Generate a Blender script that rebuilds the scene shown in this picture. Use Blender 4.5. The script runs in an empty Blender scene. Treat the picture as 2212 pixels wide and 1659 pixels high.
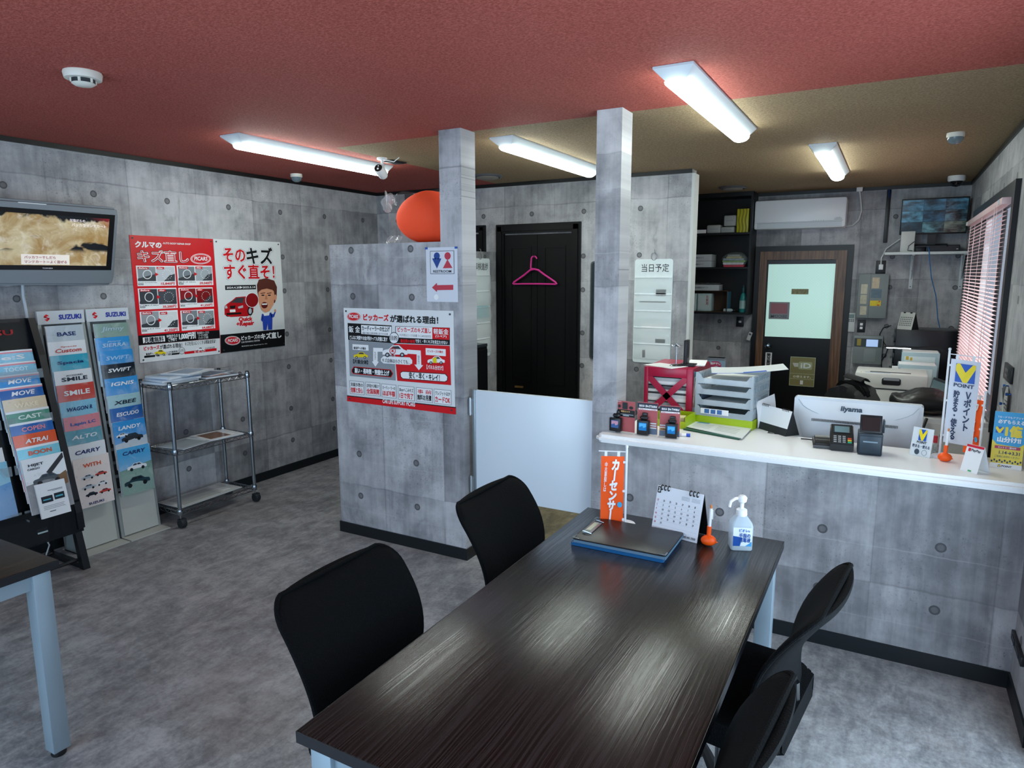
import bpy, bmesh, math, random
from mathutils import Vector, Matrix
random.seed(7)
SC = bpy.context.scene
COL = SC.collection
W_, H_, F_ = 2212, 1659, 1469.0
YAW, PITCH, ROLL, CAMZ = math.radians(29.04), math.radians(9.18), math.radians(-.19), 1.63
# ---------------------------------------------------------------- camera
_f = Vector((-math.sin(YAW)*math.cos(PITCH), math.cos(YAW)*math.cos(PITCH), -math.sin(PITCH)))
_r0 = Vector((math.cos(YAW), math.sin(YAW), 0)); _u0 = _r0.cross(_f)
_r = _r0*math.cos(ROLL) + _u0*math.sin(ROLL); _u = _u0*math.cos(ROLL) - _r0*math.sin(ROLL)
CAM = Vector((0, 0, CAMZ))
cd = bpy.data.cameras.new('camera'); cam = bpy.data.objects.new('camera', cd); COL.objects.link(cam)
cd.sensor_width = 36.0; cd.sensor_fit = 'HORIZONTAL'; cd.lens = 36.0*F_/W_; cd.clip_start = .02
m3 = Matrix((_r, _u, -_f)).transposed(); cam.matrix_world = Matrix.Translation(CAM) @ m3.to_4x4()
SC.camera = cam
# ---------------------------------------------------------------- world, daylight, exposure
world = bpy.data.worlds.new('daylight'); SC.world = world; world.use_nodes = True
bgn = world.node_tree.nodes['Background']; bgn.inputs[0].default_value = (.66, .80, 1, 1); bgn.inputs[1].default_value = .5
def area(name, loc, rot, sx, sy, power, col):
    l = bpy.data.lights.new(name, 'AREA'); l.shape = 'RECTANGLE'; l.size = sx; l.size_y = sy; l.energy = power; l.color = col
    o = bpy.data.objects.new(name, l); COL.objects.link(o); o.location = loc; o.rotation_euler = rot; return o
# daylight entering by the shop front behind the camera and by the glass door in the right wall
area('daylight_shopfront', (-1.7, -1.36, 1.15), (math.radians(90), 0, 0), 3.6, 2.1, 142, (.58, .79, 1))
area('daylight_door', (.66, 1.6, 1.0), (0, math.radians(90), 0), 1.9, 2.2, 72, (.64, .82, 1))
area('daylight_window', (1.25, 5.34, 2.75), (0, math.radians(52), 0), 1.0, 2.4, 150, (.97, .96, 1))
vs = SC.view_settings; vs.view_transform = 'Standard'; vs.look = 'None'; vs.gamma = 1; vs.use_curve_mapping = False; vs.exposure = -0.08
LAMP = 36.0     # radiance of the ceiling tubes
# ---------------------------------------------------------------- pixel helper: photo pixel -> point on a plane of the room
def ray(x, y): return (_f*F_ + _r*(x-W_/2) - _u*(y-H_/2)).normalized()
def P(x, y, ax, val):
    i = 'xyz'.index(ax); d = ray(x, y); return CAM + d*((val-CAM[i])/d[i])
XL, XR, YB, YF, YR, CZ = -4.31, .52, 5.15, 3.12, 7.05, 2.385
YREAR = -1.25
# ---------------------------------------------------------------- materials
MATS = {}
def srgb(h):
    if isinstance(h, str):
        h = h.lstrip('#'); c = [int(h[i:i+2], 16)/255 for i in (0, 2, 4)]
    else: c = h
    return tuple((v/12.92 if v <= .04045 else ((v+.055)/1.055)**2.4) for v in c)
def mat(hexcol, rough=.5, metal=0, emit=0, alpha=1, trans=0, spec=.5, vary=0, vscale=30, bump=0, bscale=200, coat=0, ior=1.45):
    key = (hexcol, rough, metal, emit, alpha, trans, spec, vary, vscale, bump, bscale, coat)
    if key in MATS: return MATS[key]
    m = bpy.data.materials.new('mat_'+str(len(MATS))); m.use_nodes = True; nt = m.node_tree
    b = nt.nodes['Principled BSDF']; c = srgb(hexcol)+(1,)
    b.inputs['Base Color'].default_value = c; b.inputs['Roughness'].default_value = rough; b.inputs['Metallic'].default_value = metal
    b.inputs['Alpha'].default_value = alpha; b.inputs['Transmission Weight'].default_value = trans; b.inputs['Specular IOR Level'].default_value = spec
    b.inputs['Coat Weight'].default_value = coat; b.inputs['IOR'].default_value = ior
    if emit: b.inputs['Emission Color'].default_value = c; b.inputs['Emission Strength'].default_value = emit
    if vary or bump:
        tc = nt.nodes.new('ShaderNodeTexCoord')
        if vary:
            n = nt.nodes.new('ShaderNodeTexNoise'); n.inputs['Scale'].default_value = vscale; n.inputs['Detail'].default_value = 4
            nt.links.new(tc.outputs['Object'], n.inputs['Vector'])
            r = nt.nodes.new('ShaderNodeMapRange'); r.inputs[1].default_value = .3; r.inputs[2].default_value = .7; r.inputs[3].default_value = 1-vary; r.inputs[4].default_value = 1+vary
            nt.links.new(n.outputs['Fac'], r.inputs[0])
            v = nt.nodes.new('ShaderNodeVectorMath'); v.operation = 'SCALE'; v.inputs[0].default_value = c[:3]
            nt.links.new(r.outputs[0], v.inputs['Scale']); nt.links.new(v.outputs[0], b.inputs['Base Color'])
        if bump:
            n2 = nt.nodes.new('ShaderNodeTexNoise'); n2.inputs['Scale'].default_value = bscale; nt.links.new(tc.outputs['Object'], n2.inputs['Vector'])
            bp = nt.nodes.new('ShaderNodeBump'); bp.inputs['Strength'].default_value = bump; bp.inputs['Distance'].default_value = .002
            nt.links.new(n2.outputs['Fac'], bp.inputs['Height']); nt.links.new(bp.outputs[0], b.inputs['Normal'])
    MATS[key] = m; return m
class N:   # small node-graph writer
    def __init__(s, name):
        s.m = bpy.data.materials.new(name); s.m.use_nodes = True; s.nt = s.m.node_tree; s.b = s.nt.nodes['Principled BSDF']
    def node(s, t, **kw):
        n = s.nt.nodes.new(t)
        for k, v in kw.items(): setattr(n, k, v)
        return n
    def link(s, a, b): s.nt.links.new(a, b)
    def put(s, sock, v):
        if isinstance(v, (int, float)): sock.default_value = v
        elif isinstance(v, tuple): sock.default_value = v
        else: s.link(v, sock)
    def math(s, op, a, b=0.0, c=None):
        n = s.node('ShaderNodeMath', operation=op); s.put(n.inputs[0], a); s.put(n.inputs[1], b)
        if c is not None: s.put(n.inputs[2], c)
        return n.outputs[0]
    def ramp(s, v, a, b, lo=0.0, hi=1.0):
        n = s.node('ShaderNodeMapRange', interpolation_type='SMOOTHSTEP'); s.put(n.inputs[0], v)
        for i, x in zip((1, 2, 3, 4), (a, b, lo, hi)): n.inputs[i].default_value = x
        return n.outputs[0]
    def vec(s, x, y, z):
        n = s.node('ShaderNodeCombineXYZ')
        for i, v in enumerate((x, y, z)): s.put(n.inputs[i], v)
        return n.outputs[0]
    def noise(s, vec, scale, detail=4, rough=.55, dist=0.0):
        n = s.node('ShaderNodeTexNoise'); s.link(vec, n.inputs['Vector']); n.inputs['Scale'].default_value = scale
        n.inputs['Detail'].default_value = detail; n.inputs['Roughness'].default_value = rough; n.inputs['Distortion'].default_value = dist; return n.outputs['Fac']
    def mix(s, f, a, b):
        n = s.node('ShaderNodeMix', data_type='RGBA'); s.put(n.inputs[0], f)
        s.put(n.inputs[6], a if not isinstance(a, tuple) else a+(1,)); s.put(n.inputs[7], b if not isinstance(b, tuple) else b+(1,)); return n.outputs[2]
    def pos(s):
        g = s.node('ShaderNodeNewGeometry'); sp = s.node('ShaderNodeSeparateXYZ'); s.link(g.outputs['Position'], sp.inputs[0]); return g.outputs['Position'], sp.outputs
    def obj(s):
        g = s.node('ShaderNodeTexCoord'); sp = s.node('ShaderNodeSeparateXYZ'); s.link(g.outputs['Object'], sp.inputs[0]); return g.outputs['Object'], sp.outputs
    def bump(s, h, strength, dist):
        n = s.node('ShaderNodeBump'); n.inputs['Strength'].default_value = strength; n.inputs['Distance'].default_value = dist
        s.link(h, n.inputs['Height']); s.link(n.outputs[0], s.b.inputs['Normal'])
def concrete(name, axis, u0, du, tone=1.0):
    """wallpaper printed with shuttered concrete: board seams, tie holes, streaks, pits"""
    n = N(name); p, (x, y, z) = n.pos(); u = y if axis == 'y' else x
    uu = n.math('DIVIDE', n.math('SUBTRACT', u, u0), du)           # integer = a hole column
    zp = .62
    def hole(zc):
        du_ = n.math('MULTIPLY', n.math('SUBTRACT', n.math('FRACT', n.math('ADD', uu, .5)), .5), du)
        dz_ = n.math('MULTIPLY', n.math('SUBTRACT', n.math('FRACT', n.math('ADD', n.math('DIVIDE', n.math('SUBTRACT', z, zc), zp), .5)), .5), zp)
        return n.math('SQRT', n.math('ADD', n.math('MULTIPLY', du_, du_), n.math('MULTIPLY', dz_, dz_)))
    d = n.math('MINIMUM', hole(.262), hole(.532))
    seam_u = n.math('ABSOLUTE', n.math('MULTIPLY', n.math('SUBTRACT', n.math('FRACT', n.math('ADD', uu, 1.05)), .5), du))
    wob = n.math('MULTIPLY', n.math('SUBTRACT', n.noise(n.vec(u, 0.0, 0.0), 3.0), .5), .05)
    zz = n.math('ADD', z, wob)
    seam_z = n.math('ABSOLUTE', n.math('MULTIPLY', n.math('SUBTRACT', n.math('FRACT', n.math('ADD', n.math('DIVIDE', n.math('SUBTRACT', zz, .33), zp), .5)), .5), zp))
    cu = n.math('FLOOR', n.math('ADD', uu, .55)); cz = n.math('FLOOR', n.math('DIVIDE', n.math('SUBTRACT', zz, .33), zp))
    wn = n.node('ShaderNodeTexWhiteNoise', noise_dimensions='2D'); n.link(n.vec(cu, cz, 0.0), wn.inputs['Vector'])
    uv = n.vec(u, 0.0, z)
    big = n.noise(uv, 1.7, 5, .6, .6); mid = n.noise(uv, 7.0, 6, .6)
    streak = n.noise(n.vec(n.math('MULTIPLY', u, 26.0), 0.0, n.math('MULTIPLY', z, 1.6)), 1.0, 5, .6)
    pits = n.ramp(n.noise(uv, 90.0, 4, .7), .57, .66); blot = n.ramp(n.noise(uv, 3.1, 6, .65, .4), .5, .72)
    pitmask = n.math('MULTIPLY', pits, n.ramp(n.noise(uv, 2.3, 2), .42, .6))
    tone_ = n.math('ADD', n.math('MULTIPLY', big, .32), n.math('MULTIPLY', mid, .34))
    tone_ = n.math('ADD', tone_, n.math('MULTIPLY', streak, .20)); tone_ = n.math('ADD', tone_, n.math('MULTIPLY', wn.outputs['Value'], .16))
    val = n.ramp(tone_, .32, .74, .0, 1.0); fade = n.ramp(n.noise(uv, 2.2, 3), .35, .6, .15, 1.0)
    stain = n.math('MULTIPLY', n.ramp(n.noise(n.vec(n.math('MULTIPLY', u, 9.0), 7.0, n.math('MULTIPLY', z, 2.2)), 1.0, 5, .65, .3), .56, .70), .5)
    col = n.mix(val, srgb('#6a6b6f'), srgb('#c8c8ca'))
    col = n.mix(n.math('MULTIPLY', blot, .62), col, srgb('#6c6d72'))
    col = n.mix(stain, col, srgb('#66676b'))
    col = n.mix(n.math('MULTIPLY', pitmask, .7), col, srgb('#515355'))
    col = n.mix(n.math('MULTIPLY', n.ramp(seam_u, .006, .001), n.math('MULTIPLY', fade, .40)), col, srgb('#525457'))
    col = n.mix(n.math('MULTIPLY', n.ramp(seam_z, .007, .001), n.math('MULTIPLY', fade, .46)), col, srgb('#57595b'))
    lite = n.math('MULTIPLY', n.ramp(n.math('ABSOLUTE', n.math('SUBTRACT', seam_z, .16)), .004, .0005), n.math('MULTIPLY', fade, .18))
    col = n.mix(lite, col, srgb('#d0d0ce'))
    ring = n.math('MULTIPLY', n.ramp(d, .0215, .0195), n.ramp(d, .010, .0165))
    col = n.mix(n.math('MULTIPLY', n.ramp(d, .021, .0195), .7), col, srgb('#4c4e51'))
    col = n.mix(n.math('MULTIPLY', ring, .62), col, srgb('#2c2e31'))
    if tone != 1.0:
        sc = n.node('ShaderNodeVectorMath', operation='SCALE'); n.link(col, sc.inputs[0]); sc.inputs['Scale'].default_value = tone; col = sc.outputs[0]
    n.link(col, n.b.inputs['Base Color']); n.b.inputs['Roughness'].default_value = .58; n.b.inputs['Specular IOR Level'].default_value = .4
    n.bump(n.math('ADD', n.math('MULTIPLY', mid, .5), n.math('MULTIPLY', pitmask, -.6)), .12, .004)
    return n.m
M_CONC_Y = concrete('concrete_paper_side', 'y', 2.02, .4875)
M_CONC_X = concrete('concrete_paper_front', 'x', -2.818, .438)
M_CONC_B = concrete('concrete_paper_back', 'x', -2.667, .468)
M_CONC_R = concrete('concrete_paper_far', 'x', -.024, .495)
def stone_floor(name, warm):
    n = N(name); p, (x, y, z) = n.pos()
    uv = n.vec(n.math('MULTIPLY', x, 1.0), n.math('MULTIPLY', y, 1.0), 0.0)
    a = n.noise(uv, 2.0, 6, .65, .6); b = n.noise(uv, 9.0, 6, .7, .4); st = n.noise(n.vec(n.math('MULTIPLY', x, 17.0), n.math('MULTIPLY', y, 5.0), 0.0), 1.4, 6, .7, .5)
    c = n.noise(uv, 60.0, 4, .7)
    t = n.math('ADD', n.math('ADD', n.math('MULTIPLY', a, .27), n.math('MULTIPLY', b, .35)), n.math('ADD', n.math('MULTIPLY', st, .26), n.math('MULTIPLY', c, .22)))
    v = n.ramp(t, .42, .70)
    lo, hi = (srgb('#66676a'), srgb('#aeafb0')) if not warm else (srgb('#565040'), srgb('#948a72'))
    col = n.mix(v, lo, hi)
    col = n.mix(n.math('MULTIPLY', n.ramp(st, .60, .72), .30), col, srgb('#b9b8b6'))
    col = n.mix(n.math('MULTIPLY', n.ramp(n.noise(uv, 1.1, 3), .55, .7), .3), col, srgb('#6b5f55'))
    n.link(col, n.b.inputs['Base Color']); n.b.inputs['Roughness'].default_value = .40; n.b.inputs['Specular IOR Level'].default_value = .45
    n.link(n.ramp(c, .2, .8, .33, .52), n.b.inputs['Roughness']); n.bump(n.math('ADD', b, c), .08, .002)
    return n.m
M_FLOOR = stone_floor('stone_vinyl', False); M_FLOOR2 = stone_floor('stone_vinyl_olive', True)
def ceil_paper(name, a, b):
    n = N(name); p, (x, y, z) = n.pos()
    uv = n.vec(n.math('MULTIPLY', x, 1.0), n.math('MULTIPLY', y, 1.6), 0.0)
    f = n.noise(uv, 95.0, 3, .6, .8); g = n.noise(n.vec(x, y, 0.0), 1.3, 3)
    v = n.math('ADD', n.math('MULTIPLY', n.ramp(f, .35, .68), .75), n.math('MULTIPLY', g, .3))
    n.link(n.mix(v, srgb(a), srgb(b)), n.b.inputs['Base Color']); n.b.inputs['Roughness'].default_value = .8; n.b.inputs['Specular IOR Level'].default_value = .2
    n.bump(f, .5, .004); return n.m
M_CRED = ceil_paper('ceiling_paper_red', '#84382f', '#b86358'); M_CBRN = ceil_paper('ceiling_paper_brown', '#75614a', '#a99474')
def wood_black(name):
    n = N(name); p, (x, y, z) = n.obj()
    w = n.noise(n.vec(n.math('MULTIPLY', x, 1.0), n.math('MULTIPLY', y, .5), 0.0), 2.2, 3)
    g = n.noise(n.vec(n.math('ADD', n.math('MULTIPLY', x, 170.0), n.math('MULTIPLY', w, 9.0)), n.math('MULTIPLY', y, 1.3), 0.0), 1.0, 4, .55)
    h = n.noise(n.vec(n.math('ADD', n.math('MULTIPLY', x, 420.0), n.math('MULTIPLY', w, 20.0)), n.math('MULTIPLY', y, 3.0), 0.0), 1.0, 3, .6)
    k = n.ramp(n.math('ADD', n.math('MULTIPLY', g, .65), n.math('MULTIPLY', h, .35)), .43, .58)
    n.link(n.mix(k, srgb('#080605'), srgb('#2f2a29')), n.b.inputs['Base Color'])
    n.link(n.ramp(k, 0, 1, .27, .20), n.b.inputs['Roughness']); n.b.inputs['Specular IOR Level'].default_value = .36
    n.bump(k, .16, .0006); return n.m
M_WOOD = wood_black('black_woodgrain')
def brown_wood(name):
    n = N(name); p, (x, y, z) = n.obj()
    g = n.noise(n.vec(n.math('MULTIPLY', x, 60.0), n.math('MULTIPLY', y, 60.0), n.math('MULTIPLY', z, 3.0)), 1.0, 4)
    n.link(n.mix(n.ramp(g, .3, .7), srgb('#4a3120'), srgb('#7d5a3d')), n.b.inputs['Base Color']); n.b.inputs['Roughness'].default_value = .4; return n.m
M_BROWN = brown_wood('brown_door_wood')
def fabric(name, a, b, sc):
    n = N(name); p, (x, y, z) = n.obj()
    v = n.node('ShaderNodeTexVoronoi'); n.link(p, v.inputs['Vector']); v.inputs['Scale'].default_value = sc
    n.link(n.mix(n.ramp(v.outputs['Distance'], .1, .5), srgb(a), srgb(b)), n.b.inputs['Base Color']); n.b.inputs['Roughness'].default_value = .85
    n.b.inputs['Specular IOR Level'].default_value = .12; n.bump(v.outputs['Distance'], .5, .002); return n.m
M_MESHFAB = fabric('black_chair_mesh', '#0b1016', '#030506', 260)
WHITE = mat('#e6e8ea', .5); BLACKP = mat('#0d0f12', .45); BLACKM = mat('#101318', .35); SILVER = mat('#aeb4b8', .3, .9); CHROME = mat('#9aa2a8', .18, 1)
STEEL = mat('#8fa0ab', .38, .35); PAPER = mat('#e9ebec', .6); RED = mat('#c8101c', .45); INK = mat('#16181b', .5); ORANGE = mat('#fa5a0c', .45)
KICK = mat('#10171b', .4); TRIMB = mat('#0c0e10', .4)
# ---------------------------------------------------------------- mesh helpers
def finish(bm, mt, smooth=False):
    bmesh.ops.recalc_face_normals(bm, faces=bm.faces)
    me = bpy.data.meshes.new('mesh'); bm.to_mesh(me); bm.free()
    if mt is not None: me.materials.append(mt)
    if smooth:
        me.polygons.foreach_set('use_smooth', [True]*len(me.polygons))
        me.set_sharp_from_angle(angle=math.radians(smooth if smooth > 1 else 40))
    return me
def obj(name, me, parent=None, loc=None, rot=None):
    o = bpy.data.objects.new(name, me); COL.objects.link(o)
    if parent is not None: o.parent = parent
    if loc is not None: o.location = loc
    if rot is not None: o.rotation_euler = rot
    return o
def tag(o, label, cat, group=None):
    o['label'] = label; o['category'] = cat
    if group: o['group'] = group
    return o
def thing(name, label, cat, loc=(0, 0, 0), rz=0, group=None, rot=None):
    o = bpy.data.objects.new(name, None); COL.objects.link(o); o.location = loc; o.rotation_euler = rot if rot else (0, 0, rz)
    o.empty_display_size = .05; return tag(o, label, cat, group)
def struct(o, label=None):
    o['kind'] = 'structure'
    if label: o['label'] = label
    return o
def bx(bm, x0, x1, y0, y1, z0, z1):
    v = [bm.verts.new(p) for p in ((x0, y0, z0), (x1, y0, z0), (x1, y1, z0), (x0, y1, z0), (x0, y0, z1), (x1, y0, z1), (x1, y1, z1), (x0, y1, z1))]
    for f in ((0, 3, 2, 1), (4, 5, 6, 7), (0, 1, 5, 4), (1, 2, 6, 5), (2, 3, 7, 6), (3, 0, 4, 7)): bm.faces.new([v[i] for i in f])
    return v
def box(name, b, mt, parent=None, bev=0, smooth=False, seg=2):
    bm = bmesh.new(); bx(bm, *b)
    if bev: bmesh.ops.bevel(bm, geom=bm.edges[:], offset=bev, segments=seg, affect='EDGES', profile=.5)
    return obj(name, finish(bm, mt, 35 if bev else smooth), parent)
def boxes(name, bl, mt, parent=None, bev=0):
    bm = bmesh.new()
    for b in bl: bx(bm, *b)
    if bev: bmesh.ops.bevel(bm, geom=bm.edges[:], offset=bev, segments=2, affect='EDGES', profile=.5)
    return obj(name, finish(bm, mt, 35 if bev else False), parent)
def ring(bm, c, a, b, n): return [bm.verts.new(c + a*math.cos(2*math.pi*i/n) + b*math.sin(2*math.pi*i/n)) for i in range(n)]
def skin(bm, rings, cap=True):
    n = len(rings[0])
    for r0, r1 in zip(rings, rings[1:]):
        for i in range(n): bm.faces.new((r0[i], r0[(i+1) % n], r1[(i+1) % n], r1[i]))
    if cap: bm.faces.new(rings[0][::-1]); bm.faces.new(rings[-1])
def tube_bm(bm, pts, r, n=8):
    pts = [Vector(p) for p in pts]; rings = []; prev = None
    for i, p in enumerate(pts):
        t = ((pts[i+1]-p) if i == 0 else (p-pts[i-1]) if i == len(pts)-1 else (pts[i+1]-pts[i-1])).normalized()
        if prev is None: a = t.cross(Vector((0, 0, 1)) if abs(t.z) < .9 else Vector((1, 0, 0))).normalized()
        else: a = (prev - t*prev.dot(t)).normalized()
        prev = a; rr = r[i] if isinstance(r, (list, tuple)) else r
        rings.append(ring(bm, p, a*rr, t.cross(a)*rr, n))
    skin(bm, rings)
def tube(name, pts, r, mt, parent=None, n=8):
    bm = bmesh.new(); tube_bm(bm, pts, r, n); return obj(name, finish(bm, mt, 40), parent)
def tubes(name, lst, r, mt, parent=None, n=6):
    bm = bmesh.new()
    for p in lst: tube_bm(bm, p, r, n)
    return obj(name, finish(bm, mt, 40), parent)
def lathe_bm(bm, prof, n=24, c=(0, 0, 0), axis='z'):
    A = {'z': (Vector((1, 0, 0)), Vector((0, 1, 0)), Vector((0, 0, 1))), 'y': (Vector((1, 0, 0)), Vector((0, 0, 1)), Vector((0, 1, 0))), 'x': (Vector((0, 1, 0)), Vector((0, 0, 1)), Vector((1, 0, 0)))}[axis]
    skin(bm, [ring(bm, Vector(c)+A[2]*h, A[0]*max(r, 1e-4), A[1]*max(r, 1e-4), n) for r, h in prof])
def lathe(name, prof, mt, parent=None, n=24, c=(0, 0, 0), axis='z', sm=40):
    bm = bmesh.new(); lathe_bm(bm, prof, n, c, axis); return obj(name, finish(bm, mt, sm), parent)
def prism_bm(bm, pts, fn, t0, t1):
    """outline pts (a,b) extruded from t0 to t1; fn(a,b,t)->xyz"""
    A = [bm.verts.new(fn(a, b, t0)) for a, b in pts]; B = [bm.verts.new(fn(a, b, t1)) for a, b in pts]; n = len(pts)
    bm.faces.new(A[::-1]); bm.faces.new(B)
    for i in range(n): bm.faces.new((A[i], A[(i+1) % n], B[(i+1) % n], B[i]))
XZ = lambda a, b, t: (a, t, b)
YZ = lambda a, b, t: (t, a, b)
XY = lambda a, b, t: (a, b, t)
def prism(name, pts, fn, t0, t1, mt, parent=None, bev=0, sm=False):
    bm = bmesh.new(); prism_bm(bm, pts, fn, t0, t1)
    if bev: bmesh.ops.bevel(bm, geom=bm.edges[:], offset=bev, segments=2, affect='EDGES', profile=.5)
    return obj(name, finish(bm, mt, 35 if bev else sm), parent)
def rrect(x0, x1, z0, z1, r, n=5):
    out = []
    for cx, cz, a0 in ((x1-r, z1-r, 0), (x0+r, z1-r, 90), (x0+r, z0+r, 180), (x1-r, z0+r, 270)):
        for i in range(n+1):
            a = math.radians(a0+90*i/n); out.append((cx+r*math.cos(a), cz+r*math.sin(a)))
    return out
def ell(cx, cz, rx, rz, n=28): return [(cx+rx*math.cos(2*math.pi*i/n), cz+rz*math.sin(2*math.pi*i/n)) for i in range(n)]
def grid_sheet(name, fn, nu, nv, mt, parent=None, thick=0):
    """curved sheet fn(u,v)->xyz, u,v in 0..1"""
    bm = bmesh.new(); V = [[bm.verts.new(fn(i/nu, j/nv)) for j in range(nv+1)] for i in range(nu+1)]
    for i in range(nu):
        for j in range(nv): bm.faces.new((V[i][j], V[i+1][j], V[i+1][j+1], V[i][j+1]))
    if thick: bmesh.ops.recalc_face_normals(bm, faces=bm.faces); bmesh.ops.solidify(bm, geom=bm.faces[:], thickness=thick)
    return obj(name, finish(bm, mt, 60), parent)
# ---------------------------------------------------------------- flat print: lettering and shapes lying on a local plane (x right, z up, facing -y)
_txt = {}
def text_data(body, bold, lead):
    k = (body, lead)
    if k not in _txt:
        c = bpy.data.curves.new('lettering', 'FONT'); c.body = body; c.align_x = 'CENTER'; c.offset = .004; c.space_line = lead; c.resolution_u = 2
        o = bpy.data.objects.new('lettering', c)
        me = bpy.data.meshes.new_from_object(o); bpy.data.objects.remove(o); bpy.data.curves.remove(c)
        _txt[k] = [tuple(v.co) for v in me.vertices], [tuple(p.vertices) for p in me.polygons]
        bpy.data.meshes.remove(me)
    return _txt[k]
LAY = .0005
def text_bm(bm, body, u0, v0, u1, v1, layer, bold=.02, shear=0, lead=.95, xf=None):
    vs, fs = text_data(body, bold, lead)
    if not vs: return
    xs = [v[0] + shear*v[1] for v in vs]; ys = [v[1] for v in vs]
    b = bold*.9
    ax, bx_, ay, by = min(xs)-b, max(xs)+b, min(ys)-b, max(ys)+b; sx = (u1-u0)/max(bx_-ax, 1e-6); sy = (v1-v0)/max(by-ay, 1e-6)
    y = -LAY*layer
    n = 0 if bold <= .012 else 2 if bold <= .025 else 4 if bold <= .045 else 8     # heavier strokes: the glyphs stamped around their outline
    offs = [(0, 0)] if n == 0 else [(b*math.cos(2*math.pi*i/n+(0 if n == 2 else .6)), b*math.sin(2*math.pi*i/n+(0 if n == 2 else .6))) for i in range(n)]
    for si, (ox, oy) in enumerate(offs):
        V = []; y = -LAY*layer-.00005*si
        for x_, y_ in zip(xs, ys):
            p = (u0+(x_+ox-ax)*sx, y, v0+(y_+oy-ay)*sy); V.append(bm.verts.new(xf(p) if xf else p))
        for f in fs:
            try: bm.faces.new([V[i] for i in f])
            except ValueError: pass
def lettering(parent, body, u0, v0, u1, v1, mt, layer=1, bold=.02, shear=0, lead=.95, name='lettering', xf=None):
    bm = bmesh.new(); text_bm(bm, body, u0, v0, u1, v1, layer, bold, shear, lead, xf)
    me = bpy.data.meshes.new('mesh'); bm.to_mesh(me); bm.free(); me.materials.append(mt); return obj(name, me, parent)
def shape(parent, name, pts, mt, layer=1, xf=None):
    bm = bmesh.new(); y = -LAY*layer
    bm.faces.new([bm.verts.new(xf((a, y, b)) if xf else (a, y, b)) for a, b in pts])
    me = bpy.data.meshes.new('mesh'); bm.to_mesh(me); bm.free(); me.materials.append(mt); return obj(name, me, parent)
def shapes(parent, name, polys, mt, layer=1, xf=None):
    bm = bmesh.new(); y = -LAY*layer
    for pts in polys: bm.faces.new([bm.verts.new(xf((a, y, b)) if xf else (a, y, b)) for a, b in pts])
    me = bpy.data.meshes.new('mesh'); bm.to_mesh(me); bm.free(); me.materials.append(mt); return obj(name, me, parent)
def rc(u0, v0, u1, v1): return [(u0, v0), (u1, v0), (u1, v1), (u0, v1)]
def ringp(cx, cz, rx, rz, w, n=32): return [[(cx+(rx-(w if k in (1, 2) else 0))*math.cos(2*math.pi*(i+(k > 1))/n), cz+(rz-(w if k in (1, 2) else 0))*math.sin(2*math.pi*(i+(k > 1))/n)) for k in (0, 1, 2, 3)] for i in range(n)]
class Canvas:
    """print on a wall-parallel board: pixel coordinates of a zoomed view of the photograph are turned into positions on the wall plane"""
    def __init__(s, root, ax, val, zoom, y0=0.0):
        s.root, s.ax, s.val, s.z, s.y0 = root, ax, val, zoom, y0; s.inv = None
    def uv(s, x, y):
        ox, oy, k = s.z; p = P(ox+x/k, oy+y/k, s.ax, s.val); d = p - s.root.location
        rz = s.root.rotation_euler.z; return (d.x*math.cos(rz)+d.y*math.sin(rz), d.z)
    def t(s, body, x0, y0, x1, y1, mt, layer=2, bold=.02, shear=0, lead=.95, name='lettering'):
        a, b = s.uv(x0, y1), s.uv(x1, y0); c, d = s.uv(x0, y0), s.uv(x1, y1)
        return lettering(s.root, body, (a[0]+c[0])/2, (a[1]+d[1])/2, (b[0]+d[0])/2, (b[1]+c[1])/2, mt, layer, bold, shear, lead, name)
    def r(s, name, x0, y0, x1, y1, mt, layer=1):
        a, b = s.uv(x0, y1), s.uv(x1, y0); c, d = s.uv(x0, y0), s.uv(x1, y1)
        return shape(s.root, name, rc((a[0]+c[0])/2, (a[1]+d[1])/2, (b[0]+d[0])/2, (b[1]+c[1])/2), mt, layer)
    def p(s, name, pts, mt, layer=1): return shape(s.root, name, [s.uv(*q) for q in pts], mt, layer)
    def e(s, name, cx, cy, rx, ry, mt, layer=1): return shape(s.root, name, [s.uv(cx+rx*math.cos(i*.2244), cy-ry*math.sin(i*.2244)) for i in range(28)], mt, layer)
    def ring(s, name, cx, cy, rx, ry, w, mt, layer=1):
        n = 32; P2 = lambda i, k: s.uv(cx+(rx-k*w)*math.cos(2*math.pi*i/n), cy-(ry-k*w)*math.sin(2*math.pi*i/n))
        return shapes(s.root, name, [[P2(i, 0), P2(i+1, 0), P2(i+1, 1), P2(i, 1)] for i in range(n)], mt, layer)
# ================================================================ the setting
T = .1
struct(box('floor', (XL-.1, XR+.1, YREAR-.1, 3.20, -.06, 0), M_FLOOR))
struct(box('floor_corridor', (XL-.1, -2.99, 3.20, YB+.1, -.06, 0), M_FLOOR))
struct(box('floor_office', (-2.99, XR+.1, 3.20, YR+.1, -.06, 0), M_FLOOR2))
struct(box('ceiling', (XL-.1, XR+.1, YREAR-.1, 3.225, CZ, CZ+.06), M_CRED))
struct(box('ceiling_corridor', (XL-.1, -3.0, 3.225, YB+.1, CZ, CZ+.06), M_CRED))
struct(box('ceiling_office', (-3.0, XR+.1, 3.225, YR+.1, CZ, CZ+.06), M_CBRN))
struct(box('wall_left', (XL-T, XL, YREAR-T, YB+T, 0, CZ), M_CONC_Y))
struct(box('wall_back', (XL, -1.345, YB, YB+.12, 0, CZ), M_CONC_B))
struct(box('trim_1', (-1.345, -1.325, YB-.004, YB+.124, 0, CZ-.03), mat('#c9ccca', .5)), 'pale corner guard on the free end of the back wall')
struct(box('wall_office_side', (-2.4, -2.3, YB+.12, YR, 0, CZ), M_CONC_Y))
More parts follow.
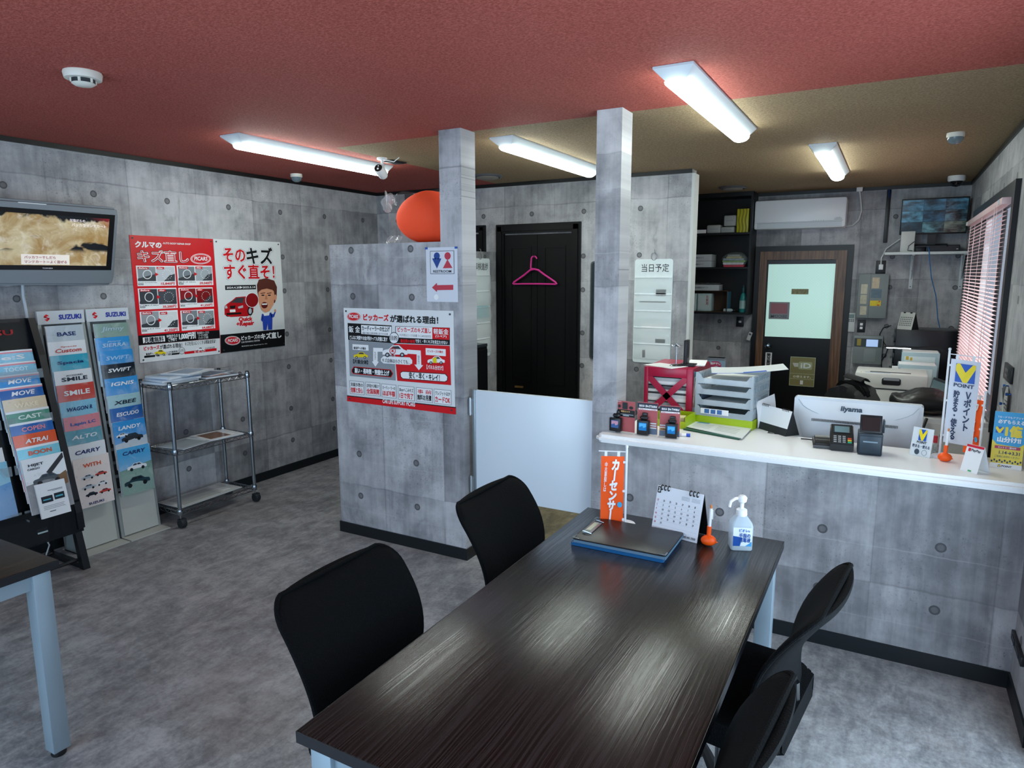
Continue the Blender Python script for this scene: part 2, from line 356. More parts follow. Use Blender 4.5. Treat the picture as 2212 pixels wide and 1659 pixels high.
struct(box('wall_far', (-2.4, XR+T, YR, YR+T, 0, CZ), M_CONC_R))
WY0, WY1, WZ0, WZ1 = 4.27, 6.37, .80, 2.09
DY0, DY1 = .55, 2.72
struct(boxes('wall_right', [(XR, XR+T, WY1, YR+T, 0, CZ), (XR, XR+T, WY0, WY1, 0, WZ0), (XR, XR+T, WY0, WY1, WZ1, CZ), (XR, XR+T, DY1, WY0, 0, CZ), (XR, XR+T, DY0, DY1, 2.1, CZ), (XR, XR+T, YREAR-T, DY0, 0, CZ)], M_CONC_Y))
struct(boxes('wall_rear', [(XL, -3.55, YREAR-T, YREAR, 0, CZ), (.12, XR, YREAR-T, YREAR, 0, CZ), (-3.55, .12, YREAR-T, YREAR, 2.22, CZ), (-3.55, .12, YREAR-T, YREAR, 0, .08)], M_CONC_X))
# shop-front glazing behind the camera and the glass door by the counter
PANE = mat('#dfe9ee', .05, alpha=.06)
w = struct(boxes('window_2', [(-3.55, .12, YREAR-.09, YREAR-.03, 2.16, 2.22), (-3.55, .12, YREAR-.09, YREAR-.03, .08, .14)] + [(x-.03, x+.03, YREAR-.09, YREAR-.03, .14, 2.16) for x in (-3.52, -2.33, -1.13, .09)], TRIMB))
for x in (-3.49, -2.30, -1.10): box('pane', (x, x+1.14, YREAR-.062, YREAR-.058, .14, 2.16), PANE, w)
d = struct(boxes('door_3', [(XR+.0, XR+.06, DY1-.05, DY1, 0, 2.1), (XR, XR+.06, DY0, DY0+.05, 0, 2.1), (XR, XR+.06, DY0+.05, DY1-.05, 2.04, 2.1), (XR+.02, XR+.06, 1.6, 1.66, .04, 2.04), (XR+.02, XR+.06, DY0+.05, DY1-.05, 0, .04)], TRIMB))
for y0, y1 in ((DY0+.05, 1.6), (1.66, DY1-.05)): box('pane', (XR+.038, XR+.042, y0, y1, .04, 2.04), PANE, d)
# partition, its return wall, the two posts and the counter wall
struct(boxes('wall_partition', [(-2.99, -2.176, YF, YF+.32, 0, 1.806)], M_CONC_X))
struct(box('wall_return', (-3.09, -3.0, YF+.32, YB, 0, 1.815), M_CONC_Y))
for x0, x1 in ((-2.175, -2.035), (-1.272, -1.147)):
    struct(box('column', (x0, x1, YF, YF+.14, 0, CZ), M_CONC_X))
struct(box('wall_counter', (-1.147, XR, YF, YF+.1, 0, .815), M_CONC_X))
bh, bt = .068, .008
struct(box('baseboard_left', (XL, XL+bt, YREAR, YB, 0, bh), KICK))
struct(box('baseboard_back', (XL+bt, -3.13, YB-bt, YB, 0, bh), KICK))
struct(boxes('baseboard_partition', [(-2.99-bt, -2.035+bt, YF-bt, YF, 0, bh), (-2.99-bt, -2.99, YF, YF+.32, 0, bh), (-3.09-bt, -3.09, YF+.32, YB-bt, 0, bh), (-2.035, -2.035+bt, YF, YF+.14, 0, bh)], KICK))
struct(boxes('baseboard_counter', [(-1.28, XR-bt, YF-bt, YF, 0, bh)], KICK))
struct(boxes('baseboard_right', [(XR-bt, XR, DY1, YF, 0, bh), (XR-bt, XR, YF+.1, YR-bt, 0, bh)], KICK))
struct(boxes('baseboard_far', [(-2.3, -1.25, YR-bt, YR, 0, bh), (-.32, XR-bt, YR-bt, YR, 0, bh)], KICK))
ct = .028
struct(box('trim_2', (XL, XL+.012, YREAR, YB, CZ-ct, CZ), TRIMB), 'thin black ceiling trim along the left wall')
struct(box('trim_3', (XL+.012, -1.345, YB-.012, YB, CZ-ct, CZ), TRIMB), 'thin black ceiling trim above the back wall')
struct(box('trim_4', (-2.3, XR-.012, YR-.012, YR, CZ-ct, CZ), TRIMB), 'thin black ceiling trim above the far wall')
struct(box('trim_5', (XR-.012, XR, YREAR, YR, CZ-ct, CZ), TRIMB), 'thin black ceiling trim along the right wall')
# window with pink venetian blind in the right wall
fw = .075
w1 = struct(boxes('window_1', [(XR-.025, XR+.06, WY0, WY0+fw, WZ0, WZ1), (XR-.025, XR+.06, WY1-fw, WY1, WZ0, WZ1), (XR-.025, XR+.06, WY0+fw, WY1-fw, WZ1-fw, WZ1), (XR-.025, XR+.06, WY0+fw, WY1-fw, WZ0, WZ0+fw), (XR+.05, XR+.07, (WY0+WY1)/2-.025, (WY0+WY1)/2+.025, WZ0+fw, WZ1-fw)], TRIMB))
box('pane', (XR+.058, XR+.062, WY0+fw, WY1-fw, WZ0+fw, WZ1-fw), PANE, w1)
# folding door and corridor door in the back wall
def cased_door(name, x0, x1, zt, fwid, split=True):
    d = struct(boxes(name, [(x0, x0+fwid, YB-.03, YB, 0, zt), (x1-fwid, x1, YB-.03, YB, 0, zt), (x0+fwid, x1-fwid, YB-.03, YB, zt-fwid, zt),
        (x0+.018, x0+fwid-.018, YB-.04, YB-.03, 0, zt-.018), (x1-fwid+.018, x1-.018, YB-.04, YB-.03, 0, zt-.018), (x0+.018, x1-.018, YB-.04, YB-.03, zt-fwid+.018, zt-.018)], mat('#08090b', .4, spec=.25)))
    a, b = x0+fwid, x1-fwid; mid = (a+b)/2; DM = mat('#08090b', .45, spec=.25)
    for l0, l1 in ((a, mid-.002), (mid+.002, b)):
        lf = boxes('door_leaf', [(l0, l1, YB-.014, YB-.002, .01, zt-fwid-.012)], DM, d)
        for z0, z1 in ((.12, .56), (.70, 1.30), (.70, 1.86)):
            if (z0, z1) == (.70, 1.30): continue
            p0, p1 = l0+.055, l1-.055
            boxes('molding', [(p0, p1, YB-.02, YB-.014, z0, z0+.018), (p0, p1, YB-.02, YB-.014, z1-.018, z1), (p0, p0+.018, YB-.02, YB-.014, z0+.018, z1-.018), (p1-.018, p1, YB-.02, YB-.014, z0+.018, z1-.018)], DM, lf)
    return d
d1 = cased_door('door_1', -2.995, -2.217, 2.043, .075)
box('door_handle', (-2.815, -2.735, YB-.034, YB-.014, .655, .672), mat('#b8935a', .3, .9), d1, .003)
cased_door('door_2', -3.56, -3.11, 2.046, .06)
# ---------------------------------------------------------------- far office door (brown casing, black leaf, wired frosted glass)
def far(x, y): p = P(x, y, 'y', YR); return p.x, p.z
fx0, fx1, ft = -1.19, -.335, 1.885
d4 = struct(boxes('door_4', [(fx0, fx0+.05, YR-.03, YR, 0, ft), (fx1-.05, fx1, YR-.03, YR, 0, ft), (fx0+.05, fx1-.05, YR-.03, YR, ft-.05, ft)], mat('#0b0e11', .4)))
boxes('door_casing', [(fx0+.05, fx0+.10, YR-.05, YR, 0, ft-.05), (fx1-.12, fx1-.05, YR-.05, YR, 0, ft-.05), (fx0+.10, fx1-.12, YR-.05, YR, ft-.13, ft-.05), (fx0+.10, fx0+.115, YR-.06, YR-.04, 0, ft-.13), (fx1-.14, fx1-.12, YR-.06, YR-.04, 0, ft-.13)], M_BROWN, d4)
lx0, lx1, lt = fx0+.105, fx1-.125, ft-.135
gz0, gz1 = 1.02, lt-.035
DL = mat('#0b0d10', .35)
office_leaf = boxes('door_leaf', [(lx0, lx1, YR-.035, YR-.005, .01, gz0), (lx0, lx1, YR-.035, YR-.005, gz1, lt), (lx0, lx0+.022, YR-.035, YR-.005, gz0, gz1), (lx1-.012, lx1, YR-.035, YR-.005, gz0, gz1)], DL, d4)
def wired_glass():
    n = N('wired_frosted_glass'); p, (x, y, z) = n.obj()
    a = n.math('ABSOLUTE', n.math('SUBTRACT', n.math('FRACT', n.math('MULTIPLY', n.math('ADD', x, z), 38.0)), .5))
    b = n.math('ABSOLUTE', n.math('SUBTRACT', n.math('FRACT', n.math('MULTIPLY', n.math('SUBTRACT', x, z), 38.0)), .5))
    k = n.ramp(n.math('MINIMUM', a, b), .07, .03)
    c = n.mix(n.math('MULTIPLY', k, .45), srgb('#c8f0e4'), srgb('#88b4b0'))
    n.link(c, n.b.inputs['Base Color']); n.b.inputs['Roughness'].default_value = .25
    n.link(c, n.b.inputs['Emission Color']); n.b.inputs['Emission Strength'].default_value = .42; return n.m  # no lamp here: emission makes the pane glow like backlit glass
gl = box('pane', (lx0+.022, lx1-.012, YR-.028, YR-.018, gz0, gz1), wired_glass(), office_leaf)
# ================================================================ ceiling fixtures
LAMPM = mat('#f4fff8', .4, emit=LAMP); FIXM = mat('#c9d2d8', .35)
def tube_light(x, y0, y1, label):
    t = thing('ceiling_light', label, 'light', (x, (y0+y1)/2, CZ), group='slim linear lamps on the ceiling')
    L = (y1-y0)/2; bm = bmesh.new()
    A = [bm.verts.new(v) for v in ((-.076, -L, 0), (.076, -L, 0), (.076, L, 0), (-.076, L, 0))]
    A2 = [bm.verts.new(v) for v in ((-.076, -L, -.008), (.076, -L, -.008), (.076, L, -.008), (-.076, L, -.008))]
    B = [bm.verts.new(v) for v in ((-.034, -L+.055, -.05), (.034, -L+.055, -.05), (.034, L-.02, -.05), (-.034, L-.02, -.05))]
    skin(bm, [A, A2, B]); obj('housing', finish(bm, FIXM), t)
    bm = bmesh.new(); n = 9; rings = []
    for yy in (-L+.057, L-.022):
        rings.append([bm.verts.new((.047*math.cos(math.pi*i/(n-1)), yy, -.043-.029*math.sin(math.pi*i/(n-1)))) for i in range(n)])
    skin(bm, rings); obj('diffuser', finish(bm, LAMPM, 50), t)
    return t
tube_light(-3.208, 2.63, 3.93, 'slim white ceiling lamp above the two wall posters')
tube_light(-1.963, 3.42, 4.72, 'slim white ceiling lamp seen between the two concrete posts')
tube_light(-.763, 2.59, 3.89, 'slim white ceiling lamp crossing from red to brown ceiling')
tube_light(-.425, 4.54, 5.84, 'slim white ceiling lamp deep in the office above the counter')
CREAM = mat('#d9d6cb', .5)
t = thing('smoke_detector', 'round white smoke detector on the red ceiling', 'detector', P(178, 156, 'z', CZ))
lathe('base', [(.064, 0), (.066, -.006), (.062, -.026)], CREAM, t); lathe('chamber', [(.040, -.026), (.040, -.04)], mat('#24282c', .5), t, 20)
lathe('cap', [(.038, -.037), (.040, -.042), (.030, -.049), (.0, -.05)], CREAM, t)
for i in range(6):
    a = math.pi*2*i/6+.2; c, s = math.cos(a), math.sin(a); box('rib', (c*.0385-.004, c*.0385+.004, s*.0385-.004, s*.0385+.004, -.04, -.026), CREAM, t)
for px, py, lb in ((640, 376, 'small grey-domed motion sensor on ceiling near the left wall'), (2065, 287, 'small grey-domed motion sensor on ceiling near the window')):
    t = thing('motion_sensor', lb, 'sensor', P(px, py, 'z', CZ), group='dome sensors on the ceiling')
    lathe('base', [(.043, 0), (.044, -.018), (.041, -.024)], CREAM, t); lathe('dome', [(.039, -.024), (.037, -.038), (.03, -.05), (.017, -.058), (0, -.06)], mat('#6f8088', .15, alpha=.85), t)
t = thing('dome_camera', 'white dome security camera above the wall monitor', 'camera', P(2067, 380, 'z', CZ))
lathe('base', [(.06, 0), (.062, -.01), (.06, -.035), (.052, -.042)], mat('#dfe1e2', .4), t); lathe('dome', [(.047, -.042), (.042, -.062), (.026, -.078), (0, -.084)], mat('#0d1014', .08), t)
lathe('lens', [(.012, 0), (.012, -.006)], mat('#2c3238', .1), t, 12, (.01, -.03, -.07))
t = thing('bullet_camera', 'white bullet security camera hanging beside the ceiling lamp', 'camera', P(825, 341, 'z', CZ), rz=math.radians(-25))
WP = mat('#dde1e3', .4)
lathe('base', [(.034, 0), (.034, -.01), (.028, -.014)], WP, t); tube('arm', [(0, 0, -.012), (0, 0, -.05), (.008, -.008, -.07)], .009, WP, t)
lathe('ball_joint', [(.0, -.02), (.014, -.013), (.019, 0), (.014, .013), (.0, .02)], WP, t, 14, (.0, 0, -.055))

bm = bmesh.new(); lathe_bm(bm, [(.026, -.04), (.031, -.03), (.033, .04), (.03, .052)], 20, (0, 0, 0), 'y'); h = obj('head', finish(bm, WP, 40), t, (.012, -.012, -.095), (math.radians(155), 0, math.radians(40)))
bm = bmesh.new(); lathe_bm(bm, [(.027, .052), (.025, .056), (.0, .056)], 20, (0, 0, 0), 'y'); obj('faceplate', finish(bm, mat('#0b0d10', .15), 40), h)
bm = bmesh.new(); lathe_bm(bm, [(.007, .056), (.007, .058), (0, .058)], 12, (0, 0, .008), 'y'); lathe_bm(bm, [(.004, .056), (.004, .058), (0, .058)], 12, (0, 0, -.012), 'y'); obj('lens', finish(bm, mat('#c8d0d4', .2), 40), h)
tube('cable', [(.01, 0, -.012), (.04, .03, -.02), (.07, .05, -.03), (.1, .075, -.004)], .003, WP, t, 6)
p = P(851, 349, 'z', CZ)
t = tag(boxes('cable_hatch', [(p.x-.05, p.x+.05, p.y-.075, p.y+.075, CZ-.006, CZ), (p.x-.04, p.x+.04, p.y-.06, p.y+.06, CZ-.01, CZ-.006)], mat('#15171a', .5), None, .002), 'flat black cable hatch on ceiling beside bullet camera', 'hatch')
for px, py, lb in ((1053, 379, 'round ceiling vent behind the nearer concrete post'), (1583, 404, 'round ceiling vent above the black wall shelf')):
    t = thing('ceiling_vent', lb, 'vent', P(px, py, 'z', CZ), group='round vents on the ceiling')
    lathe('rim', [(.115, 0), (.118, -.008), (.105, -.018), (.098, -.018), (.096, -.004)], mat('#55565a', .4), t, 32); lathe('disc', [(.085, -.006), (.088, -.02), (.07, -.026), (0, -.028)], mat('#807b74', .5), t, 32)
# ================================================================ tables and chairs
def table(name, x0, x1, y0, y1, zt, label, legt=.055):
    t = thing(name, label, 'table', ((x0+x1)/2, (y0+y1)/2, 0)); hx, hy = (x1-x0)/2, (y1-y0)/2
    tt = box('tabletop', (-hx, hx, -hy, hy, zt-.028, zt), M_WOOD, t, .0025); boxes('edge_band', [(-hx-.0012, hx+.0012, -hy-.0012, -hy-.0002, zt-.027, zt-.001), (-hx-.0012, hx+.0012, hy+.0002, hy+.0012, zt-.027, zt-.001), (-hx-.0012, -hx-.0002, -hy, hy, zt-.027, zt-.001), (hx+.0002, hx+.0012, -hy, hy, zt-.027, zt-.001)], mat('#121418', .4), tt)
    for sx in (-1, 1):
        for sy in (-1, 1):
            cx, cy = sx*(hx-.018-legt/2), sy*(hy-.018-legt/2)
            lg = box('leg', (cx-legt/2, cx+legt/2, cy-legt/2, cy+legt/2, .022, zt-.0285), STEEL, t, .002)
            lathe('glide', [(.022, 0), (.024, .006), (.02, .022)], mat('#0b0c0e', .5), lg, 16, (cx, cy, 0))
    a = legt/2
    for s in (-1, 1):
        box('apron', (-hx+.018+legt, hx-.018-legt, s*(hy-.018-a)-a*.55, s*(hy-.018-a)+a*.55, zt-.085, zt-.029), STEEL, t)
        box('apron', (s*(hx-.018-a)-a*.55, s*(hx-.018-a)+a*.55, -hy+.018+legt, hy-.018-legt, zt-.085, zt-.029), STEEL, t)
    return t
table('meeting_table', -1.01, -.268, .896, 2.448, .70, 'long black woodgrain meeting table with grey steel legs')
table('side_table', -3.55, -2.355, .42, 1.135, .70, 'black-topped grey-legged table cut by the frame edge')
def chair(x, y, rz, label):
    """task chair facing local +x; origin under the seat"""
    t = thing('mesh_chair', label, 'chair', (x, y, 0), rz, 'black mesh-backed chairs at the meeting table')
    # backrest: S-curved panel with rounded top corners, local y = width
    h0, h1, hw, r = .43, .815, .238, .062; nu = 18
    zs_ = [h0+(h1-r-h0)*i/12 for i in range(12)] + [h1-r+r*math.sin(i*math.pi/2/8) for i in range(9)]
    def xc(z): v = (z-h0)/(h1-h0); return -.172 + .030*math.sin(v*math.pi*1.05) - .115*v**1.9
    def outline(z):
        v = (z-h0)/(h1-h0); w = hw*(.83+.17*math.sin(min(1, v*1.35)*math.pi/2))
        if z > h1-r: w = w-r+math.sqrt(max(1e-6, r*r-(z-(h1-r))**2))
        return w
    def pt(u, z, s):
        yy = (u*2-1)*outline(z); e = abs(u*2-1); edge = min(1, (h1-z)/.02+.25)
        return (xc(z)+.034*(yy/hw)**2+s*.019*(1-e**6*.6)*edge, yy, z)
    bm = bmesh.new(); nv = len(zs_)-1; Vs = []
    for s in (1, -1):
        V = [[bm.verts.new(pt(i/nu, z, s)) for z in zs_] for i in range(nu+1)]; Vs.append(V)
        for i in range(nu):
            for j in range(nv): bm.faces.new((V[i][j], V[i+1][j], V[i+1][j+1], V[i][j+1]))
    A, B = Vs
    for i in range(nu): bm.faces.new((A[i][0], A[i+1][0], B[i+1][0], B[i][0])); bm.faces.new((A[i][nv], A[i+1][nv], B[i+1][nv], B[i][nv]))
    for j in range(nv): bm.faces.new((A[0][j], A[0][j+1], B[0][j+1], B[0][j])); bm.faces.new((A[nu][j], A[nu][j+1], B[nu][j+1], B[nu][j]))
    back = obj('backrest', finish(bm, M_MESHFAB, 75), t)
    pts = [pt(1, z, 0) for z in zs_[:-1]]; pts = pts + [(a, -b, c) for a, b, c in reversed(pts)]
    tube('piping', pts, .0065, M_MESHFAB, back, 8)
    bm = bmesh.new(); prism_bm(bm, rrect(-.20, .24, -.225, .225, .07), XY, .40, .47); bmesh.ops.bevel(bm, geom=bm.edges[:], offset=.018, segments=3, affect='EDGES')
    obj('seat', finish(bm, M_MESHFAB, 40), t)
    tube('back_bar', [(.02, 0, .385), (-.14, 0, .385), (-.178, 0, .40), (-.182, 0, .46), (-.178, 0, .52)], .016, BLACKM, t, 8)
    box('mechanism', (-.07, .09, -.07, .07, .365, .40), BLACKP, t, .008)
    lathe('gas_lift', [(.028, .10), (.028, .25), (.016, .255), (.016, .366)], CHROME, t, 16)
    lathe('hub', [(.045, .07), (.042, .10), (.03, .115)], BLACKP, t, 16)
    for k in range(5):
        a = 2*math.pi*k/5+.3; c, s = math.cos(a), math.sin(a)
        l = tube('base_arm', [(c*.03, s*.03, .095), (c*.16, s*.16, .085), (c*.28, s*.28, .065)], [.022, .018, .013], BLACKP, t, 8)
        bm = bmesh.new(); lathe_bm(bm, [(.012, -.02), (.026, -.018), (.026, .018), (.012, .02)], 14, (c*.28, s*.28, .027), 'x'); obj('caster', finish(bm, BLACKP, 40), l)
    return t
PI = math.pi
chair(-1.055, 1.335, 0, 'black mesh chair nearest the camera, on the brochure-stand side of the table')
chair(-1.045, 2.15, 0, 'black mesh chair near the white gate, its back to the partition')
chair(-.335, 1.90, PI+math.radians(-7), 'black mesh chair on the window side, closer to the counter')
chair(-.405, 1.24, PI+math.radians(-6), 'black mesh chair on the window side, lowest in view and partly hidden')
# silver device on the side table
t = thing('laptop', 'silver laptop corner lying on the side table', 'laptop', (-2.72, .98, .70), math.radians(12))
prism('base', rrect(-.30, .02, -.21, .03, .02), XY, .001, .014, SILVER, t); prism('lid', rrect(-.30, .02, -.21, .03, .02), XY, .0145, .020, mat('#c3c8cc', .3, .8), t)
# ================================================================ television on the left wall
TA = math.radians(9)
tv = thing('television', 'silver wall-mounted television showing a cooking programme', 'television', (XL+.125, 2.095, 1.575), rot=(TA, 0, PI/2))
TVG = mat('#8d969c', .32, .6)
bm = bmesh.new(); prism_bm(bm, [(-.415, .012), (.380, .0), (.395, .03), (.425, .43), (.412, .462), (-.435, .462), (-.44, .43)], XZ, -.03, .05); bmesh.ops.bevel(bm, geom=bm.edges[:], offset=.012, segments=3, affect='EDGES'); obj('casing', finish(bm, TVG, 35), tv)
shape(tv, 'bezel', [(-.40, .092), (.375, .092), (.40, .42), (-.405, .42)], mat('#0a0b0d', .2), 61)
def tv_picture():
    n = N('cooking_picture'); p, (x, y, z) = n.obj()
    uv = n.vec(x, 0.0, z); a = n.noise(uv, 7.0, 5, .6, .8); b = n.noise(uv, 16.0, 5, .6, 1.0)
    c = n.mix(n.ramp(a, .32, .7), srgb('#a8834c'), srgb('#d9c8a0')); c = n.mix(n.math('MULTIPLY', n.ramp(b, .5, .75), .6), c, srgb('#f0e8d8'))
    dark = n.ramp(n.math('ADD', a, n.math('MULTIPLY', n.math('SUBTRACT', z, .37), 6.0)), .52, .66); c = n.mix(dark, c, srgb('#0c1418'))
    pot = n.math('MULTIPLY', n.ramp(n.noise(n.vec(x, 0.0, n.math('MULTIPLY', z, 3.0)), 4.0, 3, .5, .5), .56, .62), n.ramp(n.math('ABSOLUTE', n.math('SUBTRACT', z, .235)), .05, .02)); c = n.mix(pot, c, srgb('#10161a'))
    c = n.mix(n.math('MULTIPLY', n.ramp(n.math('ADD', x, n.math('MULTIPLY', z, 1.4)), .78, .95), .75), c, srgb('#a8242c'))
    n.link(c, n.b.inputs['Base Color']); n.link(c, n.b.inputs['Emission Color']); n.b.inputs['Emission Strength'].default_value = .2; n.b.inputs['Roughness'].default_value = .2; return n.m
shape(tv, 'screen', [(-.37, .118), (.345, .118), (.366, .395), (-.375, .395)], tv_picture(), 62)
lettering(tv, '甘塩だらの', .14, .365, .225, .382, mat('#f4e6e6', .5, emit=.4), 64, .02); lettering(tv, 'バッカラマンテカート', .15, .340, .345, .358, mat('#f4e6e6', .5, emit=.4), 64, .02)
shape(tv, 'caption', rc(-.115, .122, .135, .178), mat('#eadfd4', .5, emit=.35), 63); lettering(tv, 'バッカラ＝干しだら', -.10, .153, .06, .170, mat('#a0304a', .5), 65, .02); lettering(tv, 'マンテカート＝よく混ぜる', -.10, .129, .12, .146, mat('#a0304a', .5), 65, .02)
lettering(tv, 'TOSHIBA', -.01, .098, .045, .106, mat('#c9ced2', .4), 63, .02)
shape(tv, 'control_strip', rc(-.12, .447, .02, .452), mat('#e4e8ea', .3), 61)
obj('wall_mount', finish((lambda b: (bx(b, -.12, .12, .05, .115, .12, .34), b)[1])(bmesh.new()), BLACKP), tv)
y0 = 2.0
t = thing('television_cable', 'white cable dropping from television into black wall duct', 'cable', (XL+.012, 2.04, 0))
tube('cord', [(.03, 0, 1.60), (.02, .0, 1.52), (.012, .008, 1.45), (.012, .01, 1.38)], .008, mat('#b9c2c8', .5), t); box('duct', (-.012, .01, -.018, .034, .75, 1.39), BLACKP, t, .003)
# ================================================================ brochures and their stands
PAL = dict(b='#2f8fd0', d='#1c5fa8', l='#86c4de', w='#dfe5e8', t='#3aa6c0', r='#c4473c', k='#16222e', g='#4f8f7c', c='#d8c9ac', o='#d8562e', p='#d98a96', y='#e2c24a', n='#1b2f66', s='#b4c2cb')
GLOSS = dict(rough=.28, spec=.5)
def pm(k): return mat(PAL[k] if k in PAL else k, .3)
_cov = {}
def pmv(k):
    """printed cover: colour with a pale sky towards the picture and cloudy blotches"""
    if k not in _cov:
        n = N('cover_print'); p, (x, y, z) = n.obj(); c = srgb(PAL[k] if k in PAL else k); lt = tuple(min(1, v*.55+.38) for v in c); dk = tuple(v*.45 for v in c); sd = float(len(_cov))*3.7
        uv = n.vec(n.math('ADD', x, sd), 0.0, z); f = n.noise(uv, 11.0, 5, .6, .8); g = n.noise(uv, 26.0, 4, .65)
        col = n.mix(n.ramp(z, -.03, -.20, .0, .55), c, lt); col = n.mix(n.math('MULTIPLY', n.ramp(f, .50, .72), .45), col, lt); col = n.mix(n.math('MULTIPLY', n.ramp(g, .56, .74), .40), col, dk)
        n.link(col, n.b.inputs['Base Color']); n.b.inputs['Roughness'].default_value = .22; _cov[k] = n.m
    return _cov[k]
def car(parent, u, v, w, body, win='#2a3a48', layer=3, name='car_picture', xf=None):
    h = w*.36
    shape(parent, name, [(u+w*a, v+h*b) for a, b in ((0, .18), (0, .50), (.06, .60), (.20, .66), (.33, .98), (.66, 1.0), (.80, .68), (.96, .60), (1, .45), (1, .18))], pm(body), layer, xf)
    for q_ in ([[(u+w*a, v+h*b) for a, b in ((.26, .68), (.36, .92), (.49, .93), (.49, .68))], [(u+w*a, v+h*b) for a, b in ((.52, .68), (.52, .93), (.64, .92), (.74, .68))]]): shape(parent, 'car_window', q_, pm(win), layer+1, xf)
    for a_ in (.2, .79): shape(parent, 'car_wheel', ell(u+w*a_, v+h*.17, w*.085, w*.085, 14), pm('#14171a'), layer+1, xf)
def brochure(loc, rot, title, top, low, ink, label, group, w=.21, h=.297, sub=None, italic=.18, tw=.7, style=0, tz=.035, th=.024, thick=.006, dx=0):
    t = thing('brochure', label, 'brochure', loc, rot=rot, group=group)     # origin at the middle of the top edge
    amp = .0012 if title in (None, 'HIJET', 'WITH', 'CARRY', 'LANDY') else .014
    bend = lambda x: amp-.014-amp*(1-(2*x/w)**2)
    xf = lambda p: (p[0], p[1]+bend(p[0])-.0006, p[2])
    grid_sheet('pages', lambda u, v: ((u-.5)*w, bend((u-.5)*w)+.0065, -h+v*h), 14, 1, PAPER, t, thick)
    def strip(name, z0, z1, m, layer, skew=0):
        nn = 14; bm = bmesh.new(); y = -LAY*layer
        A = [bm.verts.new(xf((-w/2+w*i/nn, y, z0))) for i in range(nn+1)]; B = [bm.verts.new(xf((-w/2+w*i/nn, y, z1+skew*(i/nn-.5)))) for i in range(nn+1)]
        for i in range(nn): bm.faces.new((A[i], A[i+1], B[i+1], B[i]))
        obj(name, finish(bm, m), t)
    strip('cover', -h, 0, pmv(top), 1)
    if low: strip('cover_band', -h, -h*.42 if style != 3 else -.055, pmv(low), 2, .03)
    if style == 1: strip('cover_edge', -.012, 0, pm('w'), 2)
    if style == 2: strip('cover_edge', -.016, 0, pm('p'), 2); strip('cover_edge', -.008, 0, pm('w'), 3)
    if title: lettering(t, title, -w*tw/2+dx, -tz-th, w*tw/2+dx, -tz, pm(ink), 5, .03, italic, xf=xf)
    if sub: lettering(t, sub, -w*.22+dx, -tz+.004, w*.22+dx, -tz+.014, pm(ink), 5, .02, italic, xf=xf)
    return t, xf
def suzuki_stand(y0, y1, label):
    t = thing('brochure_stand', label, 'stand', (XL, (y0+y1)/2, 0), PI/2, 'grey brochure stands against the wall'); hw = (y1-y0)/2
    G = mat('#98a09f', .4, .2); G2 = mat('#b9bdb6', .45)
    # local x along wall, y into the wall (negative = towards the room)
    def bar(x0, x1): return [(x0, -.20, .0), (x1, -.20, .0)]
    for s in (-1, 1):
        bm = bmesh.new(); xx = s*(hw-.009); prism_bm(bm, [(-.075, .0), (-.20, .0), (-.175, .29), (-.055, 1.36), (-.03, 1.36)], YZ, xx-.009, xx+.009); obj('side_rail', finish(bm, G), t)
    bm = bmesh.new(); prism_bm(bm, [(-.045, 1.352), (-.06, 1.352), (-.058, 1.428), (-.043, 1.428)], YZ, -hw, hw); obj('header', finish(bm, mat('#c4cbd0', .4)), t)
    bm = bmesh.new(); prism_bm(bm, [(-.085, .012), (-.205, .012), (-.180, .285), (-.165, .285)], YZ, -hw+.018, hw-.018); obj('lower_panel', finish(bm, G2), t)
    box('base_plate', (-hw, hw, -.30, -.05, 0, .006), G2, t); box('back_panel', (-hw+.018, hw-.018, -.034, -.028, .29, 1.35), mat('#6d7678', .4), t)
    for k in range(10): box('pocket', (-hw+.019, hw-.019, -.065-.0115*k, -.062-.0115*k, 1.04-.085*k+.02, 1.06-.085*k+.02), mat('#c9d6da', .15, alpha=.35), t)
    xf = lambda p: (p[0], p[1]-.0603, p[2])
    lettering(t, 'SUZUKI', -hw*.12, 1.375, hw*.86, 1.405, mat('#1d2f9a', .4), 2, .045, xf=xf)
    # winged S emblem
    cx, cz, s = -hw*.62, 1.390, .021
    shapes(t, 'emblem', [[(cx+a*s*.72, cz+b*s) for a, b in q] for q in (((-.05, 1), (.95, .42), (.3, .42), (-.95, -.05), (-.95, .45)), ((.05, -1), (-.95, -.42), (-.3, -.42), (.95, .05), (.95, -.45)), ((-.95, .18), (-.55, .36), (.95, -.18), (.55, -.36)))], mat('#d8141e', .4), 2, xf)
    return t
suzuki_stand(2.085, 2.346, 'grey metal brochure stand beside the black stand, blue lettered header')
suzuki_stand(2.358, 2.620, 'grey metal brochure stand beside the wire rack, blue lettered header')
GA, GB = 'brochures in the grey stand beside the black stand', 'brochures in the grey stand beside the wire rack'
